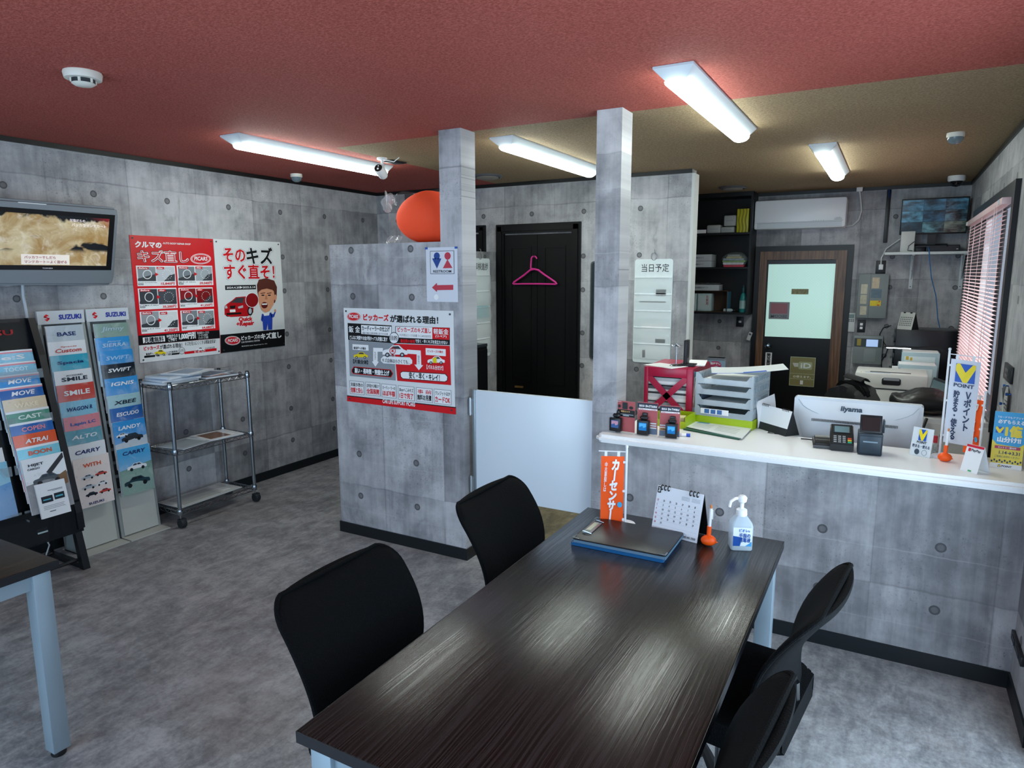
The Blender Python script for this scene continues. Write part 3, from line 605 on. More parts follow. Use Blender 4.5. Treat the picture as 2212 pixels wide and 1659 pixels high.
def fill(lst, yc, zs, group, where):
    for k, (it, z) in enumerate(zip(lst, zs)):
        title, top, low, ink, desc, kw = it
        b, xf = brochure((XL+.088+.14*(zs[0]-z), yc+random.uniform(-.006, .006), z), (math.radians(-3.6+random.uniform(-.3, .3)), 0, PI/2+math.radians(random.uniform(-1.3, 1.3))), title, top, low, ink, '%s %s, %s from top in %s' % (desc, 'cover' if desc.endswith(',') else 'brochure', ('first', 'second', 'third', 'fourth', 'fifth', 'sixth', 'seventh', 'eighth', 'ninth', 'tenth')[k], where), group, **kw)
        if title == 'WITH':
            for i, (u, v, w, c) in enumerate(((-.07, -.13, .075, 's'), (.01, -.125, .07, 'r'), (-.075, -.19, .08, 's'), (.01, -.185, .07, 'w'), (-.06, -.235, .07, 'k'), (.02, -.235, .07, 'r'))): car(b, u, v, w, c, xf=xf)
            lettering(b, 'SUZUKI', -.05, -.285, .04, -.27, pm('n'), 5, .04, xf=xf)
        if title == 'CARRY' and low: car(b, -.055, -.15, .125, 'w', '#223a52', xf=xf); car(b, -.085, -.25, .165, '#1c3a44', '#0c1a22', xf=xf)
        if title == 'LANDY': car(b, -.06, -.135, .14, '#2c3138', xf=xf); car(b, -.09, -.10, .075, 'w', layer=2, xf=xf)
fill([('BASE', 's', 'w', 'n', 'silver-white boxed-title', dict(italic=0, tw=.5, tz=.038)), ('Custom', 'w', 'g', 'r', 'white and green script-title', dict(sub='Spacia', tz=.042)), ('Spacia', 't', 'b', 'n', 'teal sky-cover', dict(italic=0)),
      ('SMILE', 'w', 's', 'k', 'white black-lettered', dict(italic=0, sub='ACCESSORIES', tz=.04)), ('SMILE', 'r', 'r', 'w', 'coral red', dict(italic=0, th=.03)), ('WAGON R', 'l', 'b', 'n', 'pale blue', {}), ('Lapin LC', 'p', 'l', 'd', 'pink-edged pale', dict(style=0, italic=0)),
      ('ALTO', '#5f9fb0', 'g', 'w', 'green and blue landscape', dict(tz=.03)), ('CARRY', 'w', None, 'n', 'white navy-lettered', {}), ('WITH', '#e6dcd6', None, 'o', 'white orange-lettered many-car', dict(italic=0, tw=.5))],
     2.212, [1.343, 1.252, 1.173, 1.083, 1.001, .903, .814, .733, .648, .566], GA, 'the grey stand nearest the black stand')
fill([('Jimny', '#7f9a90', 'g', '#9fb8c4', 'dark foliage', dict(th=.034, tz=.02)), ('SIERRA', 'b', 'l', '#a7c4dc', 'bright blue italic-title', dict(sub='Jimny', tz=.036)), ('SWIFT', 'b', 'l', '#9cc6e6', 'plain sky-blue', {}), ('SWIFT', 'k', '#8d99a6', 'w', 'black glossy', dict(tz=.026)),
      ('IGNIS', 'b', 'y', 'w', 'blue white-lettered', dict(tz=.026)), ('XBEE', '#9cc4cc', 's', 'k', 'pale grey-teal', {}), ('ESCUDO', 'd', 'b', 'w', 'deep blue', dict(tz=.03)), ('LANDY', 'b', 's', 'w', 'blue black-van', dict(tz=.03)), ('CARRY', '#49a2d4', '#3c7f6c', 'n', 'blue two-truck', dict(tz=.022))],
     2.483, [1.338, 1.253, 1.172, 1.088, 1.003, .897, .819, .735, .568], GB, 'the grey stand beside the wire rack')
# ---------------------------------------------------------------- black slanted stand
LA = math.radians(-11.7)
ds = thing('brochure_stand', 'black slanted brochure stand with smoked clear pockets', 'stand', (-3.85, 1.735, 0), rot=(0, 0, PI/2))
lean = lambda z, off=0: .207*z - off          # local y of the rail plane at height z
DB = mat('#0c0f13', .3)
for s in (-1, 1):
    xx = s*.262
    bm = bmesh.new(); prism_bm(bm, [(-.005, 0), (.04, 0), (lean(.25)+.03, .25), (lean(1.40)+.03, 1.40), (lean(1.40)-.01, 1.40), (lean(1.2)-.035, 1.2), (lean(.33)-.055, .33), (lean(.24)-.045, .24), (lean(.22), .22)], YZ, xx-.018, xx+.018); obj('side_rail', finish(bm, DB), ds)
    tube('rear_leg', [(xx, .36, .012), (xx, .30, .3), (xx, .235, .95)], .012, DB, ds); box('foot_bar', (xx-.014, xx+.014, .03, .36, 0, .03), DB, ds)
tube('cross_bar', [(-.25, .05, .05), (.25, .05, .05)], .010, DB, ds); tube('cross_bar', [(-.25, .33, .03), (.25, .33, .03)], .010, DB, ds)
SMK = mat('#141a20', .3, alpha=.62, spec=.3)
bm = bmesh.new(); prism_bm(bm, [(lean(1.15)+.012, 1.15), (lean(1.40)+.012, 1.40), (lean(1.40)+.016, 1.40), (lean(1.15)+.016, 1.15)], YZ, -.248, .248); obj('header', finish(bm, SMK), ds)
bm = bmesh.new(); prism_bm(bm, [(lean(.22)-.035, .22), (lean(.40)-.055, .40), (lean(.40)-.05, .40), (lean(.22)-.03, .22)], YZ, -.275, .275); obj('lower_panel', finish(bm, mat('#0f151a', .12, alpha=.85)), ds)
bm = bmesh.new(); prism_bm(bm, [(lean(.35)+.02, .35), (lean(1.38)+.02, 1.38), (lean(1.38)+.03, 1.38), (lean(.35)+.03, .35)], YZ, -.248, .248); obj('back_panel', finish(bm, mat('#12181d', .2)), ds)
lettering(ds, 'DAIHATSU', -.2, 1.315, .165, 1.345, mat('#b01522', .4), 1, .02, xf=lambda p: (p[0], lean(p[2])+.008, p[2]))
shape(ds, 'sticker', rc(.045, .275, .095, .30), mat('#9db4b4', .4), 1, xf=lambda p: (p[0], lean(p[2])-.042, p[2]))
CLR = mat('#aebdc4', .08, alpha=.22)
for cx in (-.125, .125):
    for i in range(4):
        z0 = .36+.24*i; bm = bmesh.new(); prism_bm(bm, [(lean(z0)-.040, z0), (lean(z0+.05)-.046, z0+.05), (lean(z0+.05)-.043, z0+.05), (lean(z0)-.037, z0)], YZ, cx-.118, cx+.118); obj('pocket', finish(bm, CLR), ds)
    box('divider', (cx-.121, cx-.119, -.0, .03, .36, .37), CLR, ds)
GD = 'brochures in the black slanted stand'
dl = [('e:S', 'l', 't', 'w', 'pale blue two-letter-title'), ('TOCOT', 'l', '#a8ccd4', '#cfe4ec', 'faded blue'), ('MOVE', 'b', 't', 'w', 'bright blue'), ('MOVE', 'd', 'n', 'w', 'navy blue'), ('WAKE', 'c', '#c8a24e', '#e8dcc0', 'cream and ochre'), ('CAST', 'g', 't', '#cfe0d8', 'green leafy'), ('COPEN', 'd', 'b', 'p', 'royal blue'),
      ('ATRAI', 'o', 'r', 'w', 'orange-red'), ('BOON', '#6cc4d8', 'p', 'o', 'cyan and pink'), ('HIJET', 'w', '#5a6268', 'k', 'white black-lettered van')]
for k, (ti, a, b, c, desc) in enumerate(dl):
    z = 1.235-.0625*k; x = -3.85-lean(z)+.012+.0045*k
    kw = dict(style=2 if k in (0, 1, 2, 3) else 1 if k in (5, 6, 8) else 0, italic=.2 if ti in ('MOVE', 'ATRAI') else 0, tw=.55, tz=.026, dx=.0)
    if ti == 'HIJET': kw.update(tw=.36, sub=None, dx=-.04, tz=.03, th=.018)
    bb, xf = brochure((x, 1.858+.0015*k, z), (LA, 0, PI/2), ti, a, b, c, '%s brochure, %s from the top in the black slanted stand' % (desc, ('first', 'second', 'third', 'fourth', 'fifth', 'sixth', 'seventh', 'eighth', 'ninth', 'tenth')[k]), GD, **kw)
    if ti == 'HIJET':
        lettering(bb, 'CARGO', -.085, -.063, -.025, -.052, pm('k'), 5, .03, xf=xf); car(bb, -.07, -.15, .15, '#4a5258', xf=xf); shape(bb, 'car_picture', [(.0, -.09), (.095, -.005), (.10, -.005), (.10, -.03), (.02, -.105)], pm('#2a2e33'), 4, xf)
        shape(bb, 'car_picture', [(.055, -.12), (.10, -.10), (.10, -.17), (.06, -.18)], pm('#7a5c40'), 4, xf)
lf, xf = brochure((-3.85-lean(.53)+.066, 1.872, .535), (LA, 0, PI/2), None, 'w', None, 'k', 'small white leaflet at the bottom of the black slanted stand', GD, w=.148, h=.185, thick=.002)
shapes(lf, 'leaflet_photo', [rc(-.058, -.105, -.002, -.07), rc(.006, -.10, .058, -.066)], pm('#0c1a24'), 3, xf); shapes(lf, 'leaflet_photo', [rc(-.05, -.092, -.012, -.086), rc(.012, -.088, .05, -.08)], pm('#4aa8bc'), 4, xf)
lt_ = shapes(lf, 'leaflet_text', [rc(-.02, -.045, .055, -.042), rc(.0, -.05, .055, -.048), rc(-.055, -.125, .05, -.123), rc(-.055, -.133, .045, -.131), rc(-.055, -.141, .05, -.139), rc(-.03, -.158, .0, -.153)], pm('#5a6066'), 3, xf)
lt_['kind'] = 'stuff'
for k, (ti, a, b, c, desc) in enumerate([('THOR', 'w', 's', 'k', 'white brochure in the second column'), ('TANTO', 'l', 'b', 'w', 'pale blue brochure in the second column')]):
    z = .75-.07*k; brochure((-3.85-lean(z)+.02+.012*k, 1.612, z), (LA, 0, PI/2), ti, a, b, c, '%s of the black stand, %s one' % (desc, ('upper', 'lower')[k]), GD, tw=.5)
t = thing('white_cable', 'thin white cord hanging below the black slanted stand', 'cable', (-4.1, 1.86, 0)); tube('cord', [(0, -.3, .004), (.02, -.1, .004), (.03, .02, .02), (.02, .07, .12), (.0, .05, .2), (-.03, -.05, .24)], .004, mat('#aeb6b8', .5), t, 6)
# ================================================================ wire rack with magazines
RY0, RY1, RX0, RX1 = 2.655, 3.252, -.30, 0
rk = thing('wire_rack', 'chrome three-tier wire rack on casters by the wall', 'rack', (-3.948, 0, 0))
for xx in (RX0, RX1):
    for yy in (RY0, RY1):
        ps = tube('post', [(xx, yy, .085), (xx, yy, .955)], .0125, CHROME, rk, 12)
        for z in (.935, .51, .11): lathe('collar', [(.0165, z-.022), (.0175, z-.02), (.0165, z+.012), (.0155, z+.014)], CHROME, ps, 12, (xx, yy, 0))
        lathe('post_cap', [(.013, .955), (.012, .962), (0, .963)], BLACKP, ps, 12, (xx, yy, 0))
        cs = lathe('caster', [(.008, -.019), (.028, -.018), (.031, -.012), (.031, .012), (.028, .018), (.008, .019)], mat('#1a2126', .6), rk, 18, (xx+.004, yy+.006, .031), 'y'); lathe('caster_stem', [(.006, .05), (.006, .09)], CHROME, cs, 8, (xx, yy, 0)); box('fork', (xx-.014, xx+.02, yy-.018, yy+.03, .048, .062), mat('#1a2126', .6), cs, .004)
for z in (.935, .51, .11):
    sh = tubes('shelf_frame', [[(RX0+.012, RY0, zz), (RX1-.012, RY0, zz)] for zz in (z, z-.024)] + [[(RX0+.012, RY1, zz), (RX1-.012, RY1, zz)] for zz in (z, z-.024)] + [[(xx, RY0+.012, zz), (xx, RY1-.012, zz)] for zz in (z, z-.024) for xx in (RX0, RX1)], .003, CHROME, rk)
    def zig(a, b, n): return [tuple(a[i]+(b[i]-a[i])*k/n for i in (0, 1))+(z-.001 if k % 2 else z-.023,) for k in range(n+1)]
    for a, b, n in (((RX0, RY0), (RX0, RY1), 22), ((RX1, RY0), (RX1, RY1), 22), ((RX0, RY0), (RX1, RY0), 11), ((RX0, RY1), (RX1, RY1), 11)): tube('truss_wire', zig(a, b, n), .002, CHROME, sh, 5)
    for k in range(1, 13): tube('shelf_wire', [(RX0+(RX1-RX0)*k/13, RY0, z-.003), (RX0+(RX1-RX0)*k/13, RY1, z-.003)], .0018, CHROME, sh, 5)
    tube('cross_wire', [(RX0, RY0+.2, z-.006), (RX1, RY0+.2, z-.006)], .0025, CHROME, sh, 5); tube('cross_wire', [(RX0, RY1-.2, z-.006), (RX1, RY1-.2, z-.006)], .0025, CHROME, sh, 5)
def magazine(x, y, z, w, l, h, rz, cover, band, label, group, ph='#8aa4b8'):
    t = thing('magazine', label, 'magazine', (x, y, z), rz, group)
    box('pages', (-w/2, w/2, -l/2, l/2, 0, h*.9), mat('#d3d9dd', .6), t, .001); box('cover', (-w/2-.001, w/2+.001, -l/2-.001, l/2+.001, h*.9, h), mat(cover, .25), t)
    box('cover_picture', (-w*.36, w*.36, -l*.40, l*.2, h, h+.0006), mat(ph, .25), t); box('cover_title', (-w*.40, w*.30, l*.26, l*.38, h, h+.0006), mat(band, .3), t)
MG = 'magazines on the wire rack'
zt = .9375
for k, (dx, dy, rz, h, cv) in enumerate(((-.012, 2.775, 4, .016, '#9fb6c8'), (.0, 2.785, -3, .016, '#86a8cc'), (-.006, 2.80, 8, .016, '#c3d0da'))):
    magazine(-4.10+dx, dy, zt+.0166*k, .21, .27, h, PI/2*0+math.radians(rz), cv, '#3f6ea8', 'pale blue magazine, %s of the pile on the rack top' % ('bottom', 'second', 'third')[k], MG)
magazine(-4.08, 2.885, zt+.0505, .21, .27, .010, math.radians(20), '#d5dce2', '#5a7aa0', 'white-covered magazine topmost on the pile at the stand side', MG, '#7790a8')
magazine(-4.09, 3.085, zt, .21, .25, .012, math.radians(-4), '#4a5668', '#c8cdd2', 'dark blue and orange magazine flat on the rack top', MG, '#a86a48')
magazine(-4.15, 3.10, zt+.0125, .20, .25, .007, math.radians(16), '#5e7088', '#d0d6dc', 'slate magazine lying over the dark one on rack top', MG, '#46586e')
magazine(-4.08, 2.84, .512, .23, .30, .006, math.radians(10), '#a9b2b6', '#c8d0d4', 'grey pamphlet on the middle shelf of the rack', MG, '#9aa6aa'); magazine(-4.09, 3.08, .512, .24, .26, .008, math.radians(-5), '#e0e4e6', '#d8dde0', 'magazine with brown picture on the middle rack shelf', MG, '#7a5436')
magazine(-4.12, 2.94, .112, .24, .50, .005, math.radians(2), '#c5c8c4', '#d9dcd8', 'large grey newspaper spread on the bottom rack shelf', MG, '#a8aaa6')
# ================================================================ posters
Z1 = (0, 400, 3.456); Z4 = (660, 400, 2.9625)
def board(name, label, ax, val, rz, u0, u1, z0, z1, mt, off=.004, cat='poster', th=.003, group=None):
    if ax == 'x': loc = (val+off, (u0+u1)/2, z0)
    else: loc = ((u0+u1)/2, val-off, z0)
    t = thing(name, label, cat, loc, rz, group); w = u1-u0
    box('sheet', (-w/2, w/2, 0, th, 0, z1-z0), mt, t); return t
def pins(t, w, h, m):
    for a in (-w/2+.018, w/2-.018):
        for b in (.018, h-.018): lathe('pin', [(.006, -.004), (.005, 0), (.005, .001)], m, t, 10, (a, 0, b), 'y')
PW = mat('#dfe3e3', .32); PR = mat('#d3121d', .3); PK = mat('#101214', .32); PG = mat('#8d9499', .35); PY = mat('#e8cf1c', .35); PN = mat('#1b3f8f', .35); PGL = mat('#b9bfc4', .35); PDK = mat('#3a3f44', .35); PWH = mat('#eef1f1', .35)
def picars(c, cx, cy, rx, ry, layer=4):
    c.e('logo', cx, cy, rx, ry, PWH, layer); c.e('logo', cx, cy, rx*.94, ry*.92, PR, layer+1); c.ring('logo', cx, cy, rx*.88, ry*.84, rx*.04, PWH, layer+2)
    c.t('PICARS', cx-rx*.66, cy-ry*.42, cx+rx*.66, cy+ry*.34, PWH, layer+3, .03, .15)
# ---- red price poster
rp = board('poster', 'red price poster with six before-and-after car photo pairs', 'x', XL, PI/2, 2.706, 3.327, 1.058, 1.886, PR)
c = Canvas(rp, 'x', XL+.004, Z1); rp.location.x = XL+.004
pins(rp, .62, .828, PDK)
c.t('クルマの', 1006, 420, 1205, 468, PWH, 3, .05, .1); c.t('AUTO BODY REPAIR SHOP', 1214, 430, 1422, 444, PWH, 3, .03, .1)
c.t('キズ直し', 1018, 482, 1412, 582, PK, 3, .09); c.t('キズ直し', 1022, 486, 1408, 578, PWH, 4, .055); c.t('キズ直し', 1024, 488, 1406, 576, PR, 5, .012)
picars(c, 1497, 550, 76, 40)
rows = [((1020, 602, 1310, 752), '#8f979d', '#c9ced3', 'バンパーえぐれキズ 5cm', '15,840円'), ((1323, 600, 1588, 748), '#7d858c', '#a3abb0', '線キズ 25cm', '29,040円'), ((1034, 768, 1322, 924), '#3c4147', '#4a4f55', 'ドア線キズ 44cm', '35,200円'),
        ((1336, 764, 1592, 912), '#8d1c22', '#7c1418', 'ドアへこみキズ 15cm', '41,250円'), ((1048, 938, 1332, 1100), '#9aa0a4', '#d8dcdc', 'へこみキズ 15cm', '41,250円'), ((1350, 930, 1602, 1078), '#7f868c', '#8d9498', 'フェンダーへこみキズ 30cm', '64,680円')]
for (x0, y0, x1, y1), ca, cb, cap, pr in rows:
    w, h = x1-x0, y1-y0; yb = y0+h*.76; xm = x0+w*.5
    c.r('price_card', x0, y0, x1, y1, PWH, 2); c.r('photo_before', x0+8, y0+8, xm-3, yb, mat(ca, .3), 3); c.r('photo_after', xm+3, y0+8, x1-6, yb, mat(cb, .3), 3)
    c.p('photo_shade', [(x0+8, yb), (x0+8, yb-h*.12), (xm-3, yb-h*.36), (xm-3, yb)], PDK, 4); c.p('photo_shade', [(xm+w*.2, yb), (xm+w*.35, yb-h*.3), (x1-6, yb-h*.36), (x1-6, yb)], PDK, 4)
    c.r('photo_tag', x0+8, y0+8, x0+w*.30, y0+h*.17, PR, 5); c.r('photo_tag', xm+3, y0+8, xm+w*.20, y0+h*.17, PR, 5)
    c.t('Before', x0+12, y0+11, x0+w*.27, y0+h*.15, PWH, 6, .04, .2); c.t('After', xm+7, y0+11, xm+w*.17, y0+h*.15, PWH, 6, .04, .2)
    c.ring('circle_mark', x0+w*.27, y0+h*.43, w*.12, h*.23, w*.02, PWH, 5)
    cx, cy = xm+w*.28, y0+h*.43
    for i in range(14): c.e('dot', cx+w*.12*math.cos(i*math.pi/7), cy+h*.23*math.sin(i*math.pi/7), w*.011, h*.018, PWH, 5)
    c.p('arrow', [(xm-w*.03, y0+h*.33), (xm+w*.06, y0+h*.43), (xm-w*.03, y0+h*.53)], PR, 6)
    c.t(cap, x0+10, yb+6, x0+w*.52, yb+h*.10, PK, 4, .02); c.r('tag', x0+12, yb+h*.12, x0+w*.17, yb+h*.20, PDK, 4); c.t('国産車', x0+16, yb+h*.13, x0+w*.16, yb+h*.19, PWH, 5, .02)
    c.t(pr, x0+w*.62, yb+h*.05, x1-6, yb+h*.20, PR, 4, .04, .1)
c.p('black_band', [(1032, 1124), (1636, 1082), (1640, 1142), (1036, 1196)], PK, 2)
c.p('estimate_box', [(1064, 1138), (1228, 1124), (1232, 1166), (1068, 1180)], PWH, 3); c.t('見積無料', 1074, 1132, 1222, 1174, PK, 4, .03)
c.t('WEBからの\nご予約で', 1242, 1112, 1328, 1166, PWH, 3, .03); c.t('1,000円引', 1334, 1098, 1460, 1152, PWH, 3, .06)
c.t('予約専用ページから\nクーポン利用可\nピッカーズ 検索', 1470, 1092, 1560, 1148, PWH, 3, .01)
c.p('white_band', [(1036, 1197), (1640, 1143), (1645, 1258), (1045, 1328)], PW, 2)
c.t('ピッカーズ', 1072, 1198, 1190, 1230, PR, 3, .05); c.t('が選ばれる理由！', 1192, 1184, 1360, 1218, PK, 3, .03); c.t('キズを見えにくくする軽鈑金技術！', 1378, 1158, 1612, 1190, PK, 3, .02, .1)
c.p('road', [(1076, 1274), (1338, 1250), (1338, 1262), (1076, 1290)], PK, 3); c.p('road', [(1376, 1244), (1616, 1216), (1616, 1236), (1376, 1262)], PR, 3); c.t('高い・長時間・完璧仕上げ', 1156, 1262, 1282, 1280, PWH, 4, .03); c.t('安く・早く・キレイ！', 1450, 1232, 1532, 1250, PWH, 4, .03)
def pcar(c, x, y, w, m, win=None, layer=4):
    h = w*.46
    c.p('car_picture', [(x+w*a, y-h*b) for a, b in ((0, .16), (0, .45), (.08, .58), (.24, .64), (.40, .96), (.66, .98), (.84, .62), (1, .48), (1, .16))], m, layer)
    c.p('car_window', [(x+w*a, y-h*b) for a, b in ((.31, .66), (.42, .88), (.64, .9), (.75, .64))], win or PDK, layer+1)
    for a in (.2, .79): c.e('car_wheel', x+w*a, y-h*.14, w*.09, w*.09, PK, layer+1); c.e('car_wheel', x+w*a, y-h*.14, w*.05, w*.05, PGL, layer+2)
pcar(c, 1152, 1268, 86, PY); pcar(c, 1462, 1238, 62, PWH, PDK); c.t('＋1片面塗装', 1240, 1236, 1326, 1252, PK, 4, .02); c.t('＋1パネル分', 1530, 1206, 1602, 1222, PK, 4, .02); c.t('鈑金屋へ', 1088, 1250, 1146, 1268, PK, 4, .03)
c.ring('circle_mark', 1356, 1236, 24, 26, 3, PDK, 4); c.t('キズ自体は\n小さくても', 1340, 1224, 1372, 1246, PDK, 4, .02)
# ---- white poster with a laughing man
wp = board('poster', 'white poster with red car and laughing man above black band', 'x', XL, PI/2, 3.331, 3.947, 1.061, 1.888, PW)
c = Canvas(wp, 'x', XL+.004, Z1)
pins(wp, .61, .826, PDK)
for body, x0, y0, x1, y1, m in (('その', 1664, 470, 1830, 574, PR), ('キズ', 1838, 462, 2034, 590, PK), ('すぐ直そ！', 1672, 590, 2048, 702, PR)):
    c.t(body, x0-9, y0-7, x1+9, y1+9, PGL, 2, .10); c.t(body, x0-4, y0-3, x1+4, y1+4, PWH, 3, .07); c.t(body, x0, y0, x1, y1, m, 4, .028)
c.r('date_strip', 1680, 746, 1910, 780, PK, 2); c.t('2024.4.20▶2025.5.14', 1690, 753, 1904, 773, PWH, 3, .03)
# red hatchback
cr = mat('#b8141c', .3)
c.p('car_picture', [(1676, 968), (1674, 905), (1694, 886), (1730, 862), (1760, 836), (1830, 830), (1870, 850), (1892, 900), (1890, 950), (1850, 978), (1720, 984)], cr, 3)
c.p('car_window', [(1722, 876), (1766, 842), (1822, 838), (1812, 880)], PDK, 4); c.p('car_window', [(1830, 838), (1866, 852), (1880, 890), (1826, 884)], PDK, 4)
c.p('car_grille', [(1712, 902), (1758, 898), (1752, 920), (1720, 922)], PK, 4); c.r('car_plate', 1714, 928, 1756, 948, PWH, 5); c.p('car_lamp', [(1676, 905), (1692, 898), (1698, 918), (1680, 922)], PGL, 4); c.p('car_lamp', [(1774, 908), (1812, 896), (1814, 914), (1780, 922)], PGL, 4)
c.r('car_grille', 1690, 952, 1800, 966, PK, 4); c.e('car_wheel', 1866, 940, 20, 34, PK, 4); c.e('car_wheel', 1866, 940, 12, 22, PGL, 5); c.e('car_wheel', 1700, 966, 16, 16, PK, 2)
c.e('zoom_circle', 1880, 858, 50, 56, PWH, 5); c.e('zoom_circle', 1880, 858, 46, 52, mat('#8d1419', .3), 6)
c.t('Quick\n+Repair', 1762, 982, 1896, 1058, PR, 4, .05, .1, .8)
skin_, hair_, blue_ = mat('#d89b78', .45), mat('#5a2a20', .45), mat('#2748b0', .4)
# generic figure
c.p('figure_hair', [(1916, 745), (1930, 706), (1985, 694), (2045, 712), (2066, 760), (2064, 840), (2050, 880), (1930, 850), (1920, 800)], hair_, 5)
c.p('figure_face', [(1926, 806), (1936, 770), (1990, 752), (2038, 768), (2048, 830), (2040, 890), (2010, 940), (1978, 952), (1948, 930), (1928, 870)], skin_, 7)
c.p('figure_hair', [(1924, 800), (1930, 745), (1990, 726), (2046, 748), (2050, 800), (2030, 782), (1990, 772), (1950, 780)], hair_, 8)
for ex in (1960, 2008): c.p('figure_brow', [(ex-18, 806), (ex+16, 800), (ex+17, 806), (ex-17, 812)], hair_, 8); c.e('figure_eye', ex, 822, 12, 5, PK, 8)
c.p('figure_nose', [(1980, 820), (1988, 820), (1996, 852), (1974, 854)], mat('#c08060', .45), 8); c.e('figure_mouth', 1972, 896, 24, 24, mat('#5c1418', .4), 8); c.p('figure_teeth', [(1952, 884), (1990, 882), (1992, 892), (1954, 894)], PWH, 9); c.e('figure_ear', 2054, 838, 10, 22, skin_, 6)
c.p('figure_overalls', [(1952, 962), (2024, 950), (2032, 1000), (2030, 1078), (2000, 1080), (1996, 1030), (1988, 1082), (1964, 1082), (1958, 1010)], blue_, 6); c.p('figure_collar', [(1960, 954), (2012, 948), (2006, 972), (1970, 976)], PWH, 7)
c.p('figure_arm', [(2018, 960), (2040, 962), (2052, 936), (2058, 944), (2044, 984), (2024, 990)], blue_, 6); c.p('figure_arm', [(1952, 970), (1962, 990), (1956, 1020), (1946, 1006)], blue_, 6); c.e('figure_hand', 2052, 936, 8, 10, skin_, 7)
c.p('black_band', [(1644, 1118), (2126, 1073), (2128, 1197), (1650, 1254)], PK, 2); picars(c, 1735, 1160, 58, 34)
c.t('ピッカーズの', 1800, 1118, 1942, 1152, PWH, 3, .04); c.t('キズ直し', 1944, 1098, 2100, 1146, PWH, 3, .05); c.t('CAR REPAIRING CENTER', 1800, 1160, 1940, 1172, PWH, 3, .01); c.t('株式会社 Japan Repairing Co., Inc.', 1802, 1188, 1996, 1198, PWH, 3, .0)
# ---- wide poster on the partition
ip = board('poster', 'wide grey and red comparison poster on the concrete partition', 'y', YF, 0, -2.892, -2.097, .858, 1.432, PW)
c = Canvas(ip, 'y', YF-.004, Z4)
pins(ip, .79, .573, PDK)
picars(c, 310, 841, 46, 31); c.t('ピッカーズ', 366, 822, 538, 872, PWH, 3, .10); c.t('ピッカーズ', 370, 824, 534, 870, PR, 4, .05); c.t('が選ばれる理由！', 542, 834, 850, 884, PK, 3, .04)
c.p('black_panel', [(270, 882), (552, 898), (552, 1012), (274, 990)], PK, 2); c.p('white_panel', [(356, 894), (550, 905), (550, 966), (358, 952)], PWH, 3)
c.t('鈑 金', 278, 900, 350, 944, PWH, 4, .02); c.t('カーディーラーの仕上げ', 362, 902, 540, 934, PK, 4, .03); c.t('事故で壊れた車を新車に近づける仕事', 366, 942, 528, 956, PDK, 4, .01); c.t('どんなに時間やお金が掛かっても完璧に直す', 284, 966, 526, 994, PWH, 4, .03)
c.p('black_panel', [(576, 902), (924, 912), (924, 1024), (576, 1010)], PK, 2); c.p('white_panel', [(580, 905), (812, 910), (812, 985), (580, 974)], PWH, 3); c.p('red_panel', [(812, 910), (922, 914), (922, 990), (812, 984)], PR, 3)
c.t('ピッカーズのキズ直し', 590, 910, 804, 944, PR, 4, .03); c.t('キズを見えにくくする仕事（へこみもなおせる）', 604, 954, 804, 972, PDK, 4, .01); c.t('軽鈑金', 820, 918, 916, 956, PWH, 4, .02); c.t('(リペア)', 832, 960, 904, 978, PWH, 4, .03); c.t('最低限の修理', 608, 986, 702, 1010, PR, 4, .04); c.t('で安く・早くキズを目立たせない', 704, 990, 910, 1014, PWH, 4, .03)
c.p('grey_panel', [(276, 992), (566, 1014), (578, 1250), (284, 1220)], PG, 2); c.p('red_panel', [(566, 1014), (924, 1028), (932, 1280), (588, 1252)], PR, 2)
c.e('ring_mark', 568, 978, 31, 38, PK, 5); c.e('ring_mark', 568, 978, 28, 34, PWH, 6); c.t('目的', 546, 962, 590, 994, PK, 7, .02)
c.r('caption', 302, 1020, 404, 1056, PWH, 3); c.t('鈑金屋への場合', 310, 1034, 388, 1052, PK, 4, .03); pcar(c, 310, 1108, 90, PY); c.t('【片面全体】', 306, 1116, 400, 1144, PK, 4, .03); c.t('だと', 388, 1122, 404, 1142, PK, 4, .02)
c.p('arrow', [(434, 1040), (496, 1042), (496, 1066), (462, 1066), (462, 1128), (470, 1130), (448, 1162), (426, 1128), (434, 1128)], PWH, 3); c.t('キ\nズ\nが\n大\nき\nい', 440, 1066, 454, 1118, PK, 4, .01)
c.p('arrow', [(650, 1052), (738, 1058), (742, 1152), (754, 1152), (726, 1184), (698, 1148), (712, 1148), (712, 1082), (650, 1078)], PWH, 3); c.t('目\n立\nた\nな\nい', 718, 1090, 732, 1144, PK, 4, .01)
pcar(c, 494, 1096, 160, PWH, PDK, 5); c.ring('circle_mark', 560, 1060, 20, 22, 4, PR, 9); c.t('×', 552, 1050, 568, 1070, PR, 9, .03); c.p('pointer', [(552, 1078), (566, 1078), (562, 1100)], PR, 9)
c.p('speech_bubble', [(484, 1110), (500, 1094), (668, 1102), (684, 1120), (684, 1140), (668, 1150), (500, 1140), (484, 1126)], PWH, 4); c.t('キズ自体は小さくても…', 492, 1112, 674, 1140, PK, 5, .02)
c.p('label_pill', [(296, 1180), (310, 1160), (546, 1180), (562, 1206), (548, 1230), (308, 1208), (296, 1196)], PR, 3); c.p('label_pill', [(300, 1180), (312, 1164), (544, 1184), (558, 1206), (546, 1226), (310, 1204), (300, 1194)], PK, 4); c.t('高い・長時間・完璧仕上げ', 316, 1176, 538, 1212, PWH, 5, .05)
c.r('caption', 770, 1046, 898, 1090, PWH, 3); c.t('ピッカーズの場合', 782, 1056, 882, 1072, PR, 4, .03); pcar(c, 782, 1144, 110, PWH, PDK); c.p('car_door', [(814, 1108), (840, 1100), (842, 1138), (818, 1136)], PY, 6); c.t('【パネル分だけ】', 776, 1152, 882, 1182, PWH, 4, .03)
